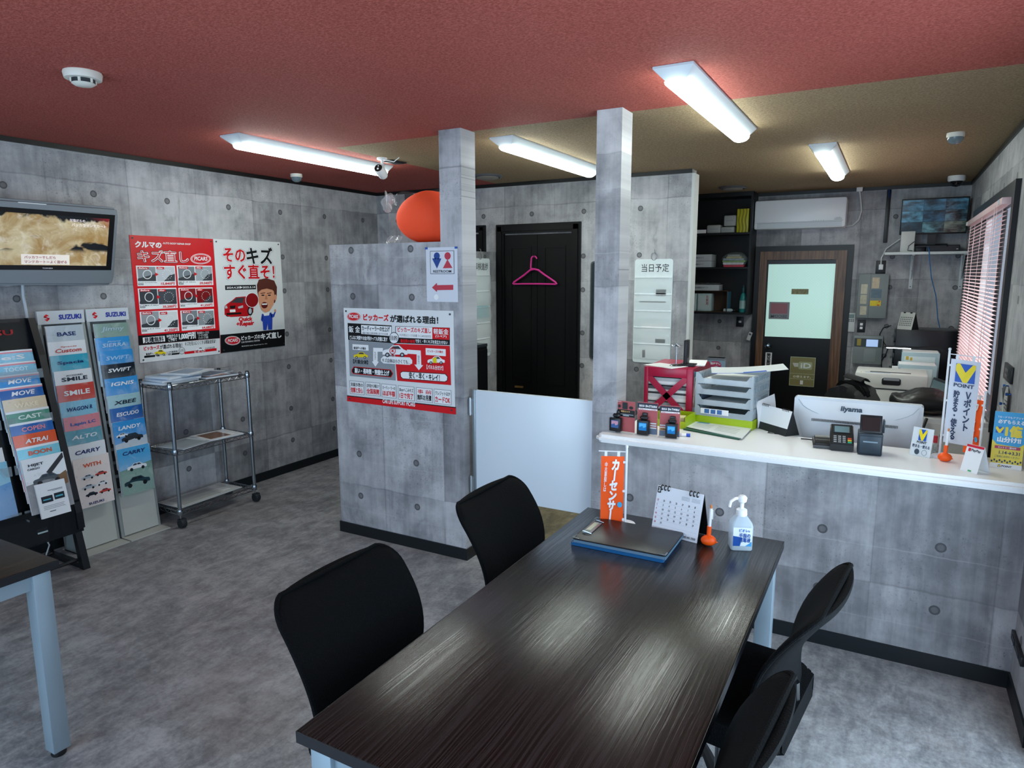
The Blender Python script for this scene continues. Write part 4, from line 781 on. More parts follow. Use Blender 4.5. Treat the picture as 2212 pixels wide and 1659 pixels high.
c.p('label_pill', [(606, 1200), (620, 1190), (896, 1206), (912, 1224), (910, 1250), (894, 1260), (622, 1240), (608, 1226)], PK, 3); c.p('label_pill', [(610, 1202), (622, 1194), (894, 1210), (908, 1226), (906, 1248), (892, 1256), (624, 1236), (612, 1224)], PWH, 4); c.t('安く・早く・キレイ！', 664, 1202, 860, 1246, PK, 5, .04)
for i, (x0, y0, x1, y1, a, b) in enumerate(((284, 1254, 376, 1338, '実績多数の', '信頼と安心'), (386, 1262, 480, 1346, '北海道から沖縄まで', '全国展開'), (488, 1274, 582, 1360, 'カーディーラーの', 'ほぼ半額'), (594, 1286, 698, 1376, '30cmへこみキズ', '1日で完了'), (710, 1298, 814, 1388, '事 前', '無料お見積'), (824, 1308, 934, 1402, 'クレジットほか', 'カードOK'))):
    c.r('feature_box', x0, y0, x1, y1, PG, 3); c.r('feature_box', x0+3, y0+3, x1-3, y1-3, PWH, 4); h = y1-y0
    c.t(a, x0+7, y0+h*.12, x1-7, y0+h*.42, PK if i != 4 else PR, 5, .02); c.t(b, x0+7, y0+h*.48, x1-7, y0+h*.90, PR if i != 4 else PK, 5, .035)
c.p('red_band', [(266, 1346), (962, 1424), (962, 1468), (266, 1382)], PR, 2); c.p('black_band', [(266, 1344), (962, 1420), (962, 1426), (266, 1350)], PK, 3); c.t('CAR LIFE SUPPORT PICARS', 494, 1378, 702, 1406, PWH, 3, .03, .1)
# ---- restroom notice
rs = board('restroom_notice', 'laminated restroom notice with arrow taped to partition top', 'y', YF, 0, -2.272, -2.066, 1.480, 1.776, mat('#d7dce4', .2), cat='sign')
c = Canvas(rs, 'y', YF-.004, Z4)
c.r('frame_line', 798, 420, 952, 568, PDK, 1); c.r('frame_fill', 801, 423, 949, 565, mat('#d7dce4', .3), 2)
BL, RD = mat('#25478f', .4), mat('#bf3a4c', .4)
c.e('figure_head', 841, 453, 19, 23, BL, 3); c.p('figure_body', [(811, 470), (832, 466), (841, 478), (850, 466), (870, 470), (842, 534)], BL, 3)
c.e('figure_head', 910, 453, 20, 24, RD, 3); c.p('figure_body', [(880, 532), (909, 474), (941, 530)], RD, 3); c.t('RESTROOM', 818, 543, 934, 560, PDK, 3, .03)
c.p('arrow', [(810, 655), (842, 625), (842, 640), (946, 638), (946, 670), (842, 672), (842, 684)], RD, 3); c.e('smudge', 838, 716, 16, 18, PWH, 3)
for u in (-.098, .098): box('tape', (u-.008, u+.008, -.003, 0, .286, .297), mat('#2f5aa8', .4), rs)
# ================================================================ gate, plush, things around the folding door
gt = thing('swing_gate', 'low white swing gate between the two concrete posts', 'gate', (-2.03, YF+.055, 0))
box('panel', (.04, .752, -.012, .012, .385, .993), mat('#dce8f0', .3), gt, .002); box('edge_profile', (.020, .04, -.016, .016, .385, .995), mat('#8c979c', .35, .6), gt, .002)
for z in (.45, .9):
    h = boxes('hinge', [(.0, .03, -.022, -.016, z-.045, z+.045), (.0, .008, -.02, .02, z-.045, z+.045)], SILVER, gt); tube('hinge_pin', [(.012, -.022, z-.05), (.012, -.022, z+.05)], .006, SILVER, h)
# plush toy in a plastic bag lying on the partition
pl = thing('plush_toy', 'round orange plush toy in a clear plastic bag on the partition', 'toy', (-2.405, YF+.21, 1.8065))
bm = bmesh.new(); bmesh.ops.create_uvsphere(bm, u_segments=36, v_segments=24, radius=1)
for v in bm.verts:
    x, y, z = v.co; zz = .146+z*.146*(1-.10*max(0, -x)); v.co = (math.copysign(abs(x)**.9, x)*.205, y*.14, max(.003, zz+(.012*(1-abs(x)) if z > 0 else 0)))
obj('body', finish(bm, mat('#ff4a00', .8, bump=.15, bscale=300), 60), pl)
top = lambda u: .305-.05*math.exp(-((u-.14)/.06)**2)+.012*math.sin(u*9); bot = lambda u: max(.004, .245-u*1.05)
FILM = mat('#f2f6f8', .05, alpha=.03, spec=.9, bump=.9, bscale=26)
def film(s):
    def f(u, v):
        z = bot(u)+(top(u)-bot(u))*v; d = math.sin(math.pi*v)**.5*min(1, u*2.6)*(.165 if u < .8 else .165-.1*(u-.8)*5)
        return (-.315+.53*u, s*(d+.004+.006*math.sin(u*31+v*17)*math.sin(v*23-u*9)), z)
    return f
grid_sheet('plastic_bag', film(-1), 26, 18, FILM, pl); grid_sheet('plastic_bag', film(1), 26, 18, FILM, pl)
FILM2 = mat('#f2f6f8', .05, alpha=.24, spec=.9, bump=1.0, bscale=40)
grid_sheet('bag_tail', lambda u, v: (-.315+.07*u+.01*math.sin(v*9), -.02-.02*math.sin(u*7+v*5), .20+.115*v-.03*u*v+.012*math.sin(u*11)), 10, 10, FILM2, pl)
grid_sheet('bag_tail', lambda u, v: (-.17+.10*v, -.15-.05*u+.008*math.sin(v*14), .012-.012*u+.03*(1-u)+.006*math.sin(v*19+u*6)), 8, 10, FILM2, pl)
tag(box('cable_plate', (-3.97, -3.88, YB-.012, YB, 2.30, CZ-.03), mat('#2b2d30', .6)), 'dark plate high on back wall under the ceiling trim', 'plate')
# pink hanger on the folding door
hg = thing('coat_hanger', 'pink plastic coat hanger hooked on the black folding door', 'hanger', (-2.617, YB-.045, 1.545))
PK_ = mat('#d4308c', .4)
def harc(cx, cz, r, a0, a1, n=8): return [(cx+r*math.cos(math.radians(a0+(a1-a0)*i/n)), 0, cz+r*math.sin(math.radians(a0+(a1-a0)*i/n))) for i in range(n+1)]
tube('hook', [(-.035, 0, .135), (-.033, 0, .18), (-.03, 0, .20)]+harc(-.005, .205, .026, 180, 10), .0065, PK_, hg)
tube('arm', [(-.036, 0, .135), (-.03, 0, .128), (.0, 0, .125), (.035, 0, .118), (.10, 0, .075), (.195, 0, .018), (.205, 0, .006), (.19, 0, .0)], .008, PK_, hg); tube('arm', [(.0, 0, .126), (-.04, 0, .118), (-.10, 0, .075), (-.195, 0, .018), (-.205, 0, .006), (-.19, 0, .0)], .008, PK_, hg); tube('crossbar', [(-.195, 0, .002), (-.06, 0, .004), (.06, 0, .004), (.195, 0, .002)], .007, PK_, hg)
tube('wall_hook', [(0, .035, .225), (0, .0, .222), (0, -.012, .235)], .004, CHROME, hg)
# wall pockets
def pocket_chart(loc, rz, w, h, title, label, papers):
    t = thing('wall_pocket', label, 'wall pocket', loc, rz, 'hanging clear wall pockets'); VIN = mat('#dbe6e6', .25, vary=.03); CL = mat('#e8f0f0', .12, alpha=.32)
    prism('backing', rrect(-w/2, w/2, 0, h, .02), XZ, -.006, 0, VIN, t); n = 5
    lettering(t, title, -w*.32, h-.098, w*.40, h-.035, mat('#15171a', .6), 14, .01)
    for z, u0, u1, hh, col in papers: box('paper', (u0*w, u1*w, -.0085, -.0065, z, z+hh), mat(col, .5), t)
    for k in range(n):
        z0 = .03+k*(h-.16)/n; grid_sheet('pocket', lambda u, v: ((u-.5)*w*.97, -.010-.012*math.sin(v*math.pi)*(1-.5*v)-.003, z0+v*(h-.16)/n*.93), 4, 5, CL, t)
        box('hem', (-w*.485, w*.485, -.016, -.006, z0+(h-.16)/n*.93-.003, z0+(h-.16)/n*.93), mat('#eef2f2', .4), t)
    tube('hanger_ring', [(.0+.022*math.cos(a*.4), -.008, h+.02+.028*math.sin(a*.4)) for a in range(16)], .0025, SILVER, t, 6); tube('hook', [(0, 0, h+.075), (0, -.01, h+.07), (0, -.012, h+.045)], .003, SILVER, t, 6)
    return t
pocket_chart((-1.612, YB-.001, .94), 0, .30, .80, '当日予定', 'hanging clear wall pocket headed with handwritten characters, above the red drawers', [(.47, -.35, .35, .10, '#e3eef0'), (.52, .08, .34, .05, '#8cc4d4'), (.34, -.38, .40, .14, '#dde6e8'), (.25, -.28, .42, .06, '#eef0f0'), (.03, -.30, .44, .19, '#e6ecee'), (.16, .10, .36, .03, '#5aa4a8'), (.04, -.24, -.16, .06, '#e0906a')])
pocket_chart((-2.999, 4.86, .94), PI/2, .30, .82, '車検進捗', 'hanging clear wall pocket on the return wall, seen at a slant', [(.5, -.4, .4, .12, '#e3eef0'), (.33, -.38, .40, .1, '#9cc8d0'), (.1, -.30, .44, .19, '#e6ecee')])
t = thing('mirror', 'narrow dark framed mirror half hidden by the concrete post', 'mirror', (-2.045, YB-.001, .94)); prism('frame', rrect(-.085, .085, 0, .79, .03), XZ, -.012, 0, mat('#4a5054', .35), t); prism('glass', rrect(-.075, .075, .01, .78, .025), XZ, -.0135, -.0122, mat('#59646a', .08, .8), t)
t = thing('black_cabinet', 'slim black cabinet standing against the return wall', 'cabinet', (-2.90, 4.52, 0)); box('body', (-.095, .05, -.2, .2, .0, 1.05), mat('#0d0f12', .4), t, .004); box('top_cap', (-.095, .052, -.202, .202, 1.05, 1.075), mat('#30363b', .25), t, .003); box('door', (.051, .058, -.19, .19, .02, 1.03), mat('#0d0f12', .35), t); box('handle', (.058, .07, .15, .165, .5, .65), SILVER, t)
# ---- countertop
CT = mat('#f0f1f0', .25)
bm = bmesh.new(); prism_bm(bm, [(-1.20, 3.035), (-1.225, 3.06), (-1.225, 3.119), (-1.146, 3.119), (-1.146, 3.90), (-.50, 3.90), (-.50, 3.44), (XR-.001, 3.44), (XR-.001, 3.035)], XY, .815, .855)
es = [e for e in bm.edges if all(v.co.z > .85 or v.co.z < .82 for v in e.verts) and abs(e.verts[0].co.z-e.verts[1].co.z) < 1e-5]
bmesh.ops.bevel(bm, geom=es, offset=.014, segments=4, affect='EDGES'); ctp = tag(obj('countertop', finish(bm, CT, 40)), 'long white reception countertop with rounded edge', 'countertop')
t = thing('counter_cabinet', 'grey cabinet carrying the back of the reception counter', 'cabinet', (-.82, 3.56, 0)); box('body', (-.32, .31, -.2, .33, .0, .815), mat('#b9bdbd', .5), t); box('door', (-.31, -.01, .33, .345, .04, .79), mat('#c5c9c9', .5), t); box('door', (.0, .30, .33, .345, .04, .79), mat('#c5c9c9', .5), t)
# ================================================================ things on the meeting table
TZ, CTZ = .7005, .8555
def on(px, py, z): p = P(px, py, 'z', z); return Vector((p.x, p.y, z))
def hz(px, py, y): return P(px, py, 'y', y).z
NAVY = mat('#1c2a52', .4)
def banner_flag(name, loc, rz, h, w, fh, cloth, label, print_fn, pole_on_right=True, base=True, armz=.0, drop=0.0):
    t = thing(name, label, 'flag', loc, rz); PL = mat('#e3e7ea', .35)
    if base: lathe('base', [(.040, 0), (.042, .006), (.036, .014), (.012, .018)], PL, t, 28)
    else: lathe('base', [(.028, 0), (.028, .012), (.01, .016)], PL, t, 20)
    tube('pole', [(0, 0, .005), (0, 0, h)], .0045, PL, t, 10); lathe('finial', [(.0, h+.012), (.005, h+.01), (.006, h+.004), (.004, h)], PL, t, 12)
    s = -1 if pole_on_right else 1
    tube('arm', [(0, 0, h-.014), (s*(w+.018), 0, h-.014-drop)], .0022, PL, t, 6)
    z1 = h-.032; z0 = z1-fh; x0, x1 = (s*(w+.008), s*.008) if s < 0 else (.008, w+.008)
    dz = lambda x: -drop*abs(x)/w
    f = grid_sheet('cloth', lambda u, v: (x0+(x1-x0)*u, .003*math.sin(v*5+u*2), z0+(z1-z0)*v+dz(x0+(x1-x0)*u)), 6, 10, mat(cloth, .6), t, .0006)
    for k in (.2, .75): xx = x0+(x1-x0)*k; box('loop', (xx-.005, xx+.005, -.002, .002, z1+dz(xx), h-.012+dz(xx)), PL, t)
    for k in (.08, .5, .92): zz = z0+(z1-z0)*k; box('loop', (min(0, s*.012), max(0, s*.012), -.003, .003, zz-.004, zz+.004), PL, t)
    xf = lambda p: (p[0], .003*math.sin((p[2]-z0)/(z1-z0)*5+(p[0]-x0)/(x1-x0)*2)-.0022+p[1], p[2]+dz(p[0]))
    print_fn(t, x0, z0, x1, z1, xf); return t
def orange_print(t, x0, z0, x1, z1, xf):
    w, h = x1-x0, z1-z0
    lettering(t, 'カ\n丨\nセ\nン\nサ\n丨', x0+w*.30, z0+h*.04, x0+w*.80, z0+h*.96, PWH, 2, .06, .12, .9, xf=xf); lettering(t, '中\n古\n車\n探\nし\nは', x0+w*.12, z0+h*.48, x0+w*.28, z0+h*.92, PWH, 2, .02, .08, .9, xf=xf)
    shape(t, 'blue_dot', ell(x0+w*.84, z0+h*.30, w*.11, w*.13, 16), mat('#45a8d8', .5), 3, xf)
b = on(1350, 1137, TZ)
banner_flag('table_flag', b, math.radians(20), hz(1353, 968, b.y)-TZ, .084, .262, '#f8580a', 'small orange banner flag on white base on the meeting table', orange_print, True, True, drop=-.0)
# clipboard
cb = thing('clipboard', 'black clipboard with chrome clip lying on the meeting table', 'clipboard', (0, 0, TZ))
A, B, C_, D = on(1240, 1181, TZ), on(1436, 1222, TZ), on(1468, 1158, TZ), on(1293, 1128, TZ)
cen = (A+B+C_+D)/4; cb.location = (cen.x, cen.y, TZ); ux = (B-A+C_-D).normalized(); cb.rotation_euler.z = math.atan2(ux.y, ux.x)
L2, W2 = .165, .115
prism('folder', rrect(-L2-.004, L2-.006, -W2-.004, W2-.006, .004), XY, 0, .010, mat('#155a8e', .3), cb, .001); prism('papers', rrect(-L2+.004, L2, -W2, W2, .003), XY, .0102, .0195, mat('#5f7f96', .4), cb); prism('board', rrect(-L2, L2, -W2, W2, .01), XY, .0203, .0245, mat('#16191c', .38), cb, .001)
cl = boxes('clip', [(-L2+.012, -L2+.045, -.055, .055, .0245, .029)], SILVER, cb, .001); tube('clip_lever', [(-L2+.05, -.06, .029), (-L2+.018, -.06, .034), (-L2+.018, .06, .034), (-L2+.05, .06, .029)], .0025, CHROME, cl, 6); box('clip_plate', (-L2+.02, -L2+.038, -.04, .04, .029, .0335), mat('#b9bca8', .35, .6), cl)
for sx, sy in ((-1, -1), (-1, 1), (1, -1)): prism('corner_guard', [(sx*L2, sy*W2), (sx*(L2-.028), sy*W2), (sx*(L2-.028), sy*(W2-.005)), (sx*(L2-.006), sy*(W2-.008)), (sx*(L2-.005), sy*(W2-.028)), (sx*L2, sy*(W2-.028))], XY, .0246, .0255, CHROME, cb)
# desk calendar
a, b2 = on(1406, 1148, TZ), on(1505, 1174, TZ)
cal = thing('desk_calendar', 'white spiral desk calendar standing on the meeting table', 'calendar', ((a.x+b2.x)/2, (a.y+b2.y)/2, TZ), math.atan2(b2.y-a.y, b2.x-a.x))
CW, CHh = (b2-a).length/2, .165; tl = .045
xfc = lambda p: (p[0], p[1]-.0012+tl*p[2]/CHh*1.0, p[2])
bm = bmesh.new(); prism_bm(bm, [(0, 0), (tl, CHh), (tl+.002, CHh), (.002, 0)], YZ, -CW, CW); obj('page', finish(bm, mat('#e4eaf0', .5)), cal)
bm = bmesh.new(); prism_bm(bm, [(.0022, 0), (tl+.002, CHh), (tl+.005, CHh), (.10, 0), (.097, 0), (tl+.0035, CHh-.01), (.006, 0)], YZ, -CW, CW); obj('easel', finish(bm, mat('#0d0f13', .5)), cal)
for k in (-.62, -.5, -.38, .38, .5, .62): tube('spiral_ring', [(k*CW*1.25, tl-.006+.009*math.cos(i*.7), CHh-.003+.009*math.sin(i*.7)) for i in range(10)], .0022, BLACKP, cal, 5)
shape(cal, 'month_box', rc(-CW*.97, CHh*.85, -CW*.82, CHh*.985), mat('#14171b', .5), 1, xfc); lettering(cal, '3', -CW*.935, CHh*.875, -CW*.855, CHh*.965, PWH, 2, .03, xf=xfc)
bmk, bmr = bmesh.new(), bmesh.new(); day = -5
for r in range(6):
    for q in range(7):
        day = r*7+q-6; dn = day+1 if day >= 0 else 23+q
        if dn > 31 and day >= 0: continue
        u = -CW*.93+q*CW*.272; v = CHh*(.68-.093*r); s = str(dn)
        text_bm(bmr if q == 0 else bmk, s, u, v, u+CW*(.035*len(s)), v+CHh*.045, 1, .02, xf=xfc)
for nm, bb, mm in (('dates', bmk, PDK), ('holiday_dates', bmr, RD)):
    me = bpy.data.meshes.new('mesh'); bb.to_mesh(me); bb.free(); me.materials.append(mm); o = obj(nm, me, cal); o['kind'] = 'stuff'
shapes(cal, 'grid_line', [rc(-CW*.96, CHh*(.655-.093*r), CW*.93, CHh*(.6565-.093*r)) for r in range(6)], mat('#9aa3aa', .5), 1, xfc)
for u in (.12, .56): shapes(cal, 'small_month', [rc(CW*(u+.05*i), CHh*(.80+.022*j), CW*(u+.05*i+.025), CHh*(.81+.022*j)) for i in range(7) for j in range(4)], mat('#8d969d', .5), 1, xfc)
shape(cal, 'logo', ell(-CW*.80, CHh*.075, CW*.13, CHh*.04, 20), mat('#a3202c', .4), 1, xfc); lettering(cal, 'ピッカーズ鎌ケ谷初富店 047-441-7030', -CW*.62, CHh*.04, CW*.92, CHh*.105, PDK, 1, .02, xf=xfc)
def pen_holder(loc, rz, label, hpen):
    t = thing('pen_stand', label, 'pen holder', loc, rz)
    bm = bmesh.new(); bmesh.ops.create_uvsphere(bm, u_segments=24, v_segments=14, radius=1)
    for v in bm.verts: x, y, z = v.co; v.co = (x*.026, y*.021, max(.001, .017+z*.019))
    obj('base', finish(bm, ORANGE, 60), t); prism('tail', [(.022, .010), (.031, .013), (.022, .016)], XZ, -.003, .003, ORANGE, t)
    tube('socket', [(0, 0, .03), (.001, 0, .068)], .0075, ORANGE, t, 12); pn = tube('pen', [(.001, 0, .05), (.004, .002, hpen-.012)], .0052, mat('#e6e8ea', .35), t, 12); tube('pen_button', [(.004, .002, hpen-.012), (.0042, .002, hpen)], .0035, mat('#d88040', .4), pn, 8); tube('pen_clip', [(.010, .002, hpen-.018), (.010, .002, hpen-.05)], .0015, PWH, pn, 5)
b = on(1530, 1177, TZ); pen_holder(b, math.radians(10), 'orange pen stand with white pen beside the desk calendar', hz(1534, 1091, b.y)-TZ)
# sanitiser bottle
b = on(1598, 1182, TZ); hb = hz(1602, 1066, b.y)-TZ
sp = thing('sanitizer_bottle', 'clear square hand sanitiser pump bottle on the meeting table', 'bottle', b, math.radians(22)); k = hb/.20
bm = bmesh.new(); prof = [(.036, 0), (.038, .004), (.038, .088), (.034, .1), (.018, .121), (.016, .124)]
def rr(h, r): return [bm.verts.new((a*k, c*k, h*k)) for a, c in rrect(-r, r, -r*.86, r*.86, r*.28, 3)]
skin(bm, [rr(h, r) for r, h in prof]); obj('body', finish(bm, mat('#cfe0ea', .18, alpha=.55), 40), sp)
bm = bmesh.new(); skin(bm, [rr(.003, .0345), rr(.03, .0355)]); obj('liquid', finish(bm, mat('#d6e4ea', .1, alpha=.35), 40), sp)
lathe('collar', [(.0185*k, .120*k), (.0195*k, .124*k), (.0185*k, .142*k), (.012*k, .146*k)], PWH, sp, 24); lathe('pump', [(.007*k, .146*k), (.007*k, .165*k), (.015*k, .172*k), (.017*k, .186*k), (.010*k, .194*k), (0, .195*k)], PWH, sp, 20); tube('spout', [(0, 0, .184*k), (-.025*k, -.004*k, .182*k), (-.040*k, -.006*k, .172*k), (-.044*k, -.007*k, .152*k)], .0055*k, PWH, sp, 8)
xs_ = lambda p: (p[0]*k, p[1]-.0335*k, p[2]*k)
shape(sp, 'label', rc(-.032, .018, .032, .086), mat('#dfe9f0', .35), 1, xs_); shape(sp, 'label_band', [(-.032, .018), (-.008, .018), (.0, .05), (-.032, .055)], mat('#1f4f9c', .35), 2, xs_); shape(sp, 'label_band', [(.01, .018), (.032, .018), (.032, .035)], mat('#4aa0d8', .35), 2, xs_); lettering(sp, '手指の\n消毒液', -.012, .032, .028, .066, mat('#1f4f9c', .4), 3, .03, xf=xs_); lettering(sp, 'ビオレu', -.012, .07, .024, .082, mat('#2a6ab8', .4), 3, .03, xf=xs_)
# ================================================================ things on the counter
def dashcam_board(px0, py0, px1, py1, top, label, kind):
    a, b = on(px0, py0, CTZ), on(px1, py1, CTZ); w = (b-a).length; t = thing('display_card', label, 'display', (a+b)/2, math.atan2(b.y-a.y, b.x-a.x), 'red product display cards on the counter')
    h = hz(*top, (a.y+b.y)/2)-CTZ; AC = mat('#dbe6ea', .05, alpha=.07)
    boxes('acrylic_stand', [(-w/2, w/2, .0, .002, 0, h), (-w/2, w/2, -.035, .0, 0, .002)], AC, t); box('card', (-w*.48, w*.48, .0022, .003, .004, h*.99), mat('#b80f10', .45), t); sh = lambda p: (p[0], p[1]-.0008, p[2])
    if kind == 0:
        shape(t, 'print', rc(-w*.48, h*.50, w*.48, h*.72), PK, 1, sh); lettering(t, '前後2カメラ', -w*.2, h*.64, w*.24, h*.70, mat('#d8a860', .4), 2, .04, xf=sh); [shape(t, 'print', q_, mat('#b8c4cc', .4), 2, sh) for q_ in (rc(-w*.3, h*.57, w*.42, h*.585), rc(-w*.1, h*.53, w*.2, h*.555))]; shape(t, 'print', rc(-w*.13, h*.74, w*.12, h*.95), mat('#1a2428', .4), 2, sh); [shape(t, 'print', q_, mat('#1a1c20', .4), 2, sh) for q_ in (ell(-w*.28, h*.82, w*.06, h*.05, 14), ell(w*.3, h*.80, w*.1, h*.05, 14))]; lettering(t, 'Yupiteru', -w*.46, h*.955, -w*.2, h*.985, PWH, 2, .02, xf=sh)
    else:
        shape(t, 'print', rc(-w*.48, h*.80, w*.48, h*.97), mat('#141a30', .35), 1, sh); shape(t, 'print', rc(-w*.42, h*.76, w*.46, h*.81), PWH, 2, sh); lettering(t, 'SN-ST5600d' if kind == 1 else 'SN-TW86d', -w*.10, h*.845, w*.44, h*.92, PWH, 3, .04, xf=sh); lettering(t, '指定店', -w*.40, h*.85, -w*.14, h*.92, PWH, 3, .03, xf=sh); lettering(t, '前後2カメラで記録', -w*.38, h*.77, w*.40, h*.80, RD, 3, .02, xf=sh)
        shape(t, 'print', rc(-w*.48 if kind == 2 else w*.02, h*.02, w*.48, h*.20), mat('#5a6a80', .35), 1, sh); [shape(t, 'print', rc(w*(.15 if kind == 1 else -.46), h*(.20+.07*i), w*(.44 if kind == 1 else -.16), h*(.24+.07*i)), mat('#d0d4d8', .4), 2, sh) for i in range(3)]
        if kind == 2: shape(t, 'print', rc(-w*.46, h*.20, -w*.16, h*.28), mat('#e0a868', .4), 3, sh); lettering(t, '3年保証', -w*.44, h*.215, -w*.18, h*.265, PK, 4, .04, xf=sh)
    # sample cameras standing before the card
    DV = mat('#15181b', .35); sx = (-w*.34, -w*.10, w*.16)[kind]
    d = box('sample_camera', (sx-w*.30, sx+w*.26, -.034, -.008, .006 if kind == 0 else .004, h*.47), DV, t, .004)
    lathe('camera_mount', [(.004, -.02), (.012, -.012), (.012, .012), (.004, .02)], DV, d, 12, (sx, -.018, h*.54), 'x'); box('mount_pad', (sx-.013, sx+.013, -.012, .0, h*.5, h*.68), DV, d, .003)
    shape(d, 'camera_screen', rc(sx-w*.20, h*.16, sx+w*.17, h*.40), mat('#1c6fb0' if kind else '#3a5a8c', .15, emit=.25), 1, lambda p: (p[0], p[1]-.0342, p[2])); shape(d, 'screen_picture', [(sx-w*.18, h*.26), (sx-w*.02, h*.30), (sx+w*.02, h*.24), (sx+w*.15, h*.28), (sx+w*.15, h*.38), (sx-w*.18, h*.38)], mat('#4aa4d8' if kind else '#b0889c', .2, emit=.3), 2, lambda p: (p[0], p[1]-.0342, p[2]))
dashcam_board(1328, 931, 1371, 937, (1350, 866), 'red display card with square-screened dash camera, nearest the concrete post', 0)
dashcam_board(1375, 936, 1420, 941, (1398, 869), 'red display card with dash camera, middle of the three', 1)
dashcam_board(1423, 942, 1468, 946, (1446, 876), 'red display card with two dash cameras, nearest the marker', 2)
b = on(1438, 937, CTZ+.008); e = on(1491, 940, CTZ+.008)
mk = thing('marker_pen', 'white marker with blue cap lying on the counter', 'pen', b); d = e-b; tube('barrel', [d*0, d*.84], .0075, PWH, mk, 12); tube('cap', [d*.84, d], .0082, mat('#1f4fb8', .4), mk, 12); tube('barrel_label', [d*.3, d*.65], .0077, mat('#c8ccd0', .4), mk, 12)
q = [on(*p, CTZ) for p in ((1476, 929), (1503, 912), (1622, 928), (1596, 951))]
fo = thing('green_file', 'dark green clipboard file lying under printed sheets on the counter', 'file', (0, 0, 0)); prism('cover', [(p.x, p.y) for p in q], XY, CTZ, CTZ+.006, mat('#1e4a38', .35), fo, .001); prism('spine', [(q[0].x, q[0].y), (q[3].x, q[3].y), (q[3].x+.004, q[3].y+.016), (q[0].x+.004, q[0].y+.016)], XY, CTZ+.0062, CTZ+.008, mat('#2a6048', .35), fo)
q2 = [on(*p, CTZ+.01) for p in ((1474, 920), (1499, 908), (1624, 925), (1603, 947))]
ps = thing('printed_sheet', 'white printed sheet with blue picture on the green file', 'paper', (0, 0, 0)); prism('sheet', [(p.x, p.y) for p in q2], XY, CTZ+.0085, CTZ+.0105, mat('#dfe4e2', .45), ps)
def lerpq(u, v): a = q2[0].lerp(q2[3], u); b_ = q2[1].lerp(q2[2], u); return a.lerp(b_, v)
bm = bmesh.new()
for v in (.25, .38, .52, .66):
    for u0_, u1_ in ((.12, .42), (.5, .86)): bm.faces.new([bm.verts.new((lerpq(a_, b_).x, lerpq(a_, b_).y, CTZ+.0108)) for a_, b_ in ((u0_, v), (u1_, v), (u1_, v+.03), (u0_, v+.03))])
o = obj('printed_lines', finish(bm, PG), ps); o['kind'] = 'stuff'
bm = bmesh.new(); bm.faces.new([bm.verts.new((lerpq(a_, b_).x, lerpq(a_, b_).y, CTZ+.011)) for a_, b_ in ((.1, .74), (.3, .78), (.32, .92), (.12, .88))]); obj('picture', finish(bm, mat('#3f86c8', .4)), ps)
# red drawer box
RB = mat('#a01038', .32)
rd = thing('drawer_box', 'crimson plastic drawer box with crossed front on the counter', 'drawer box', (-1.0, 3.68, CTZ), 0); X0, X1, Y0, Y1, HH = -.145, .135, -.17, .20, .283
X0, X1 = -.135, .125
boxes('shell', [(X0, X1, Y0+.01, Y1, HH-.008, HH), (X0, X0+.008, Y0+.01, Y1, 0, HH-.008), (X1-.008, X1, Y0+.01, Y1, 0, HH-.008), (X0+.008, X1-.008, Y1-.006, Y1, .008, HH-.008), (X0+.008, X1-.008, Y0+.01, Y1-.006, 0, .008)], RB, rd)
for z in (.07, .135, .2): box('groove', (X1, X1+.001, Y0+.02, Y1-.02, z, z+.004), mat('#7a0c2a', .4), rd)
w, h, cx, cz = X1-X0, HH, (X0+X1)/2, HH/2
fr = boxes('front_frame', [(X0, X0+.022, Y0, Y0+.01, 0, h), (X1-.032, X1, Y0, Y0+.01, 0, h), (X0+.022, X1-.032, Y0, Y0+.01, h-.05, h), (X0+.022, X1-.032, Y0, Y0+.01, 0, .03)], RB, rd, .002)
for s in (1, -1):
    dx, dz = (X1-.032-X0-.022)/2, (h-.08)/2; c0, c1 = (X0+.022+X1-.032)/2, (.03+h-.05)/2; L_ = math.hypot(dx, dz); nx, nz = -dz/L_*.016*s, dx/L_*.016
    prism('cross_brace', [(c0-dx+nx, c1-s*dz+nz), (c0+dx+nx, c1+s*dz+nz), (c0+dx-nx, c1+s*dz-nz), (c0-dx-nx, c1-s*dz-nz)], XZ, Y0+.001, Y0+.009, RB, rd)
for i in range(6): z = .012+.044*i; dr = boxes('drawer', [(X0+.01, X1-.01, Y0+.016, Y1-.01, z, z+.038)], mat(('#6a6f72', '#9aa0a2', '#c4c9ca', '#55595c', '#aab0b0', '#7f8486')[i], .4), rd); box('paper_edge', (X0+.014, X1-.014, Y0+.0145, Y0+.016, z+.006, z+.02), mat('#dadedc', .5), dr)
t = thing('loose_paper', 'folded white paper lying on the crimson drawer box', 'paper', (-1.06, 3.56, CTZ+HH+.001), math.radians(-25)); box('sheet', (-.09, .11, -.04, .09, 0, .0012), PAPER, t); box('fold', (-.07, .09, -.03, .07, .0014, .0022), mat('#d3d8d6', .5), t)
t = thing('loose_paper', 'stack of papers at the back of the crimson drawer box', 'paper', (-.915, 3.76, CTZ+HH+.001), math.radians(10)); box('sheet', (-.05, .045, -.12, .12, 0, .003), mat('#cfd4d2', .5), t); box('cover_sheet', (-.045, .048, -.115, .118, .0032, .005), PAPER, t)
t = thing('key_stand', 'chrome key hook stand on the crimson drawer box', 'stand', (-.985, 3.585, CTZ+HH)); lathe('base', [(.034, 0), (.034, .006), (.024, .012), (.008, .014)], CHROME, t); tube('rod', [(0, 0, .01), (0, 0, .125)], .003, CHROME, t)
for i in range(6): a_ = i*PI/3; tube('hook', [(0, 0, .118), (.018*math.cos(a_), .018*math.sin(a_), .108), (.026*math.cos(a_), .026*math.sin(a_), .114)], .0018, CHROME, t, 5)
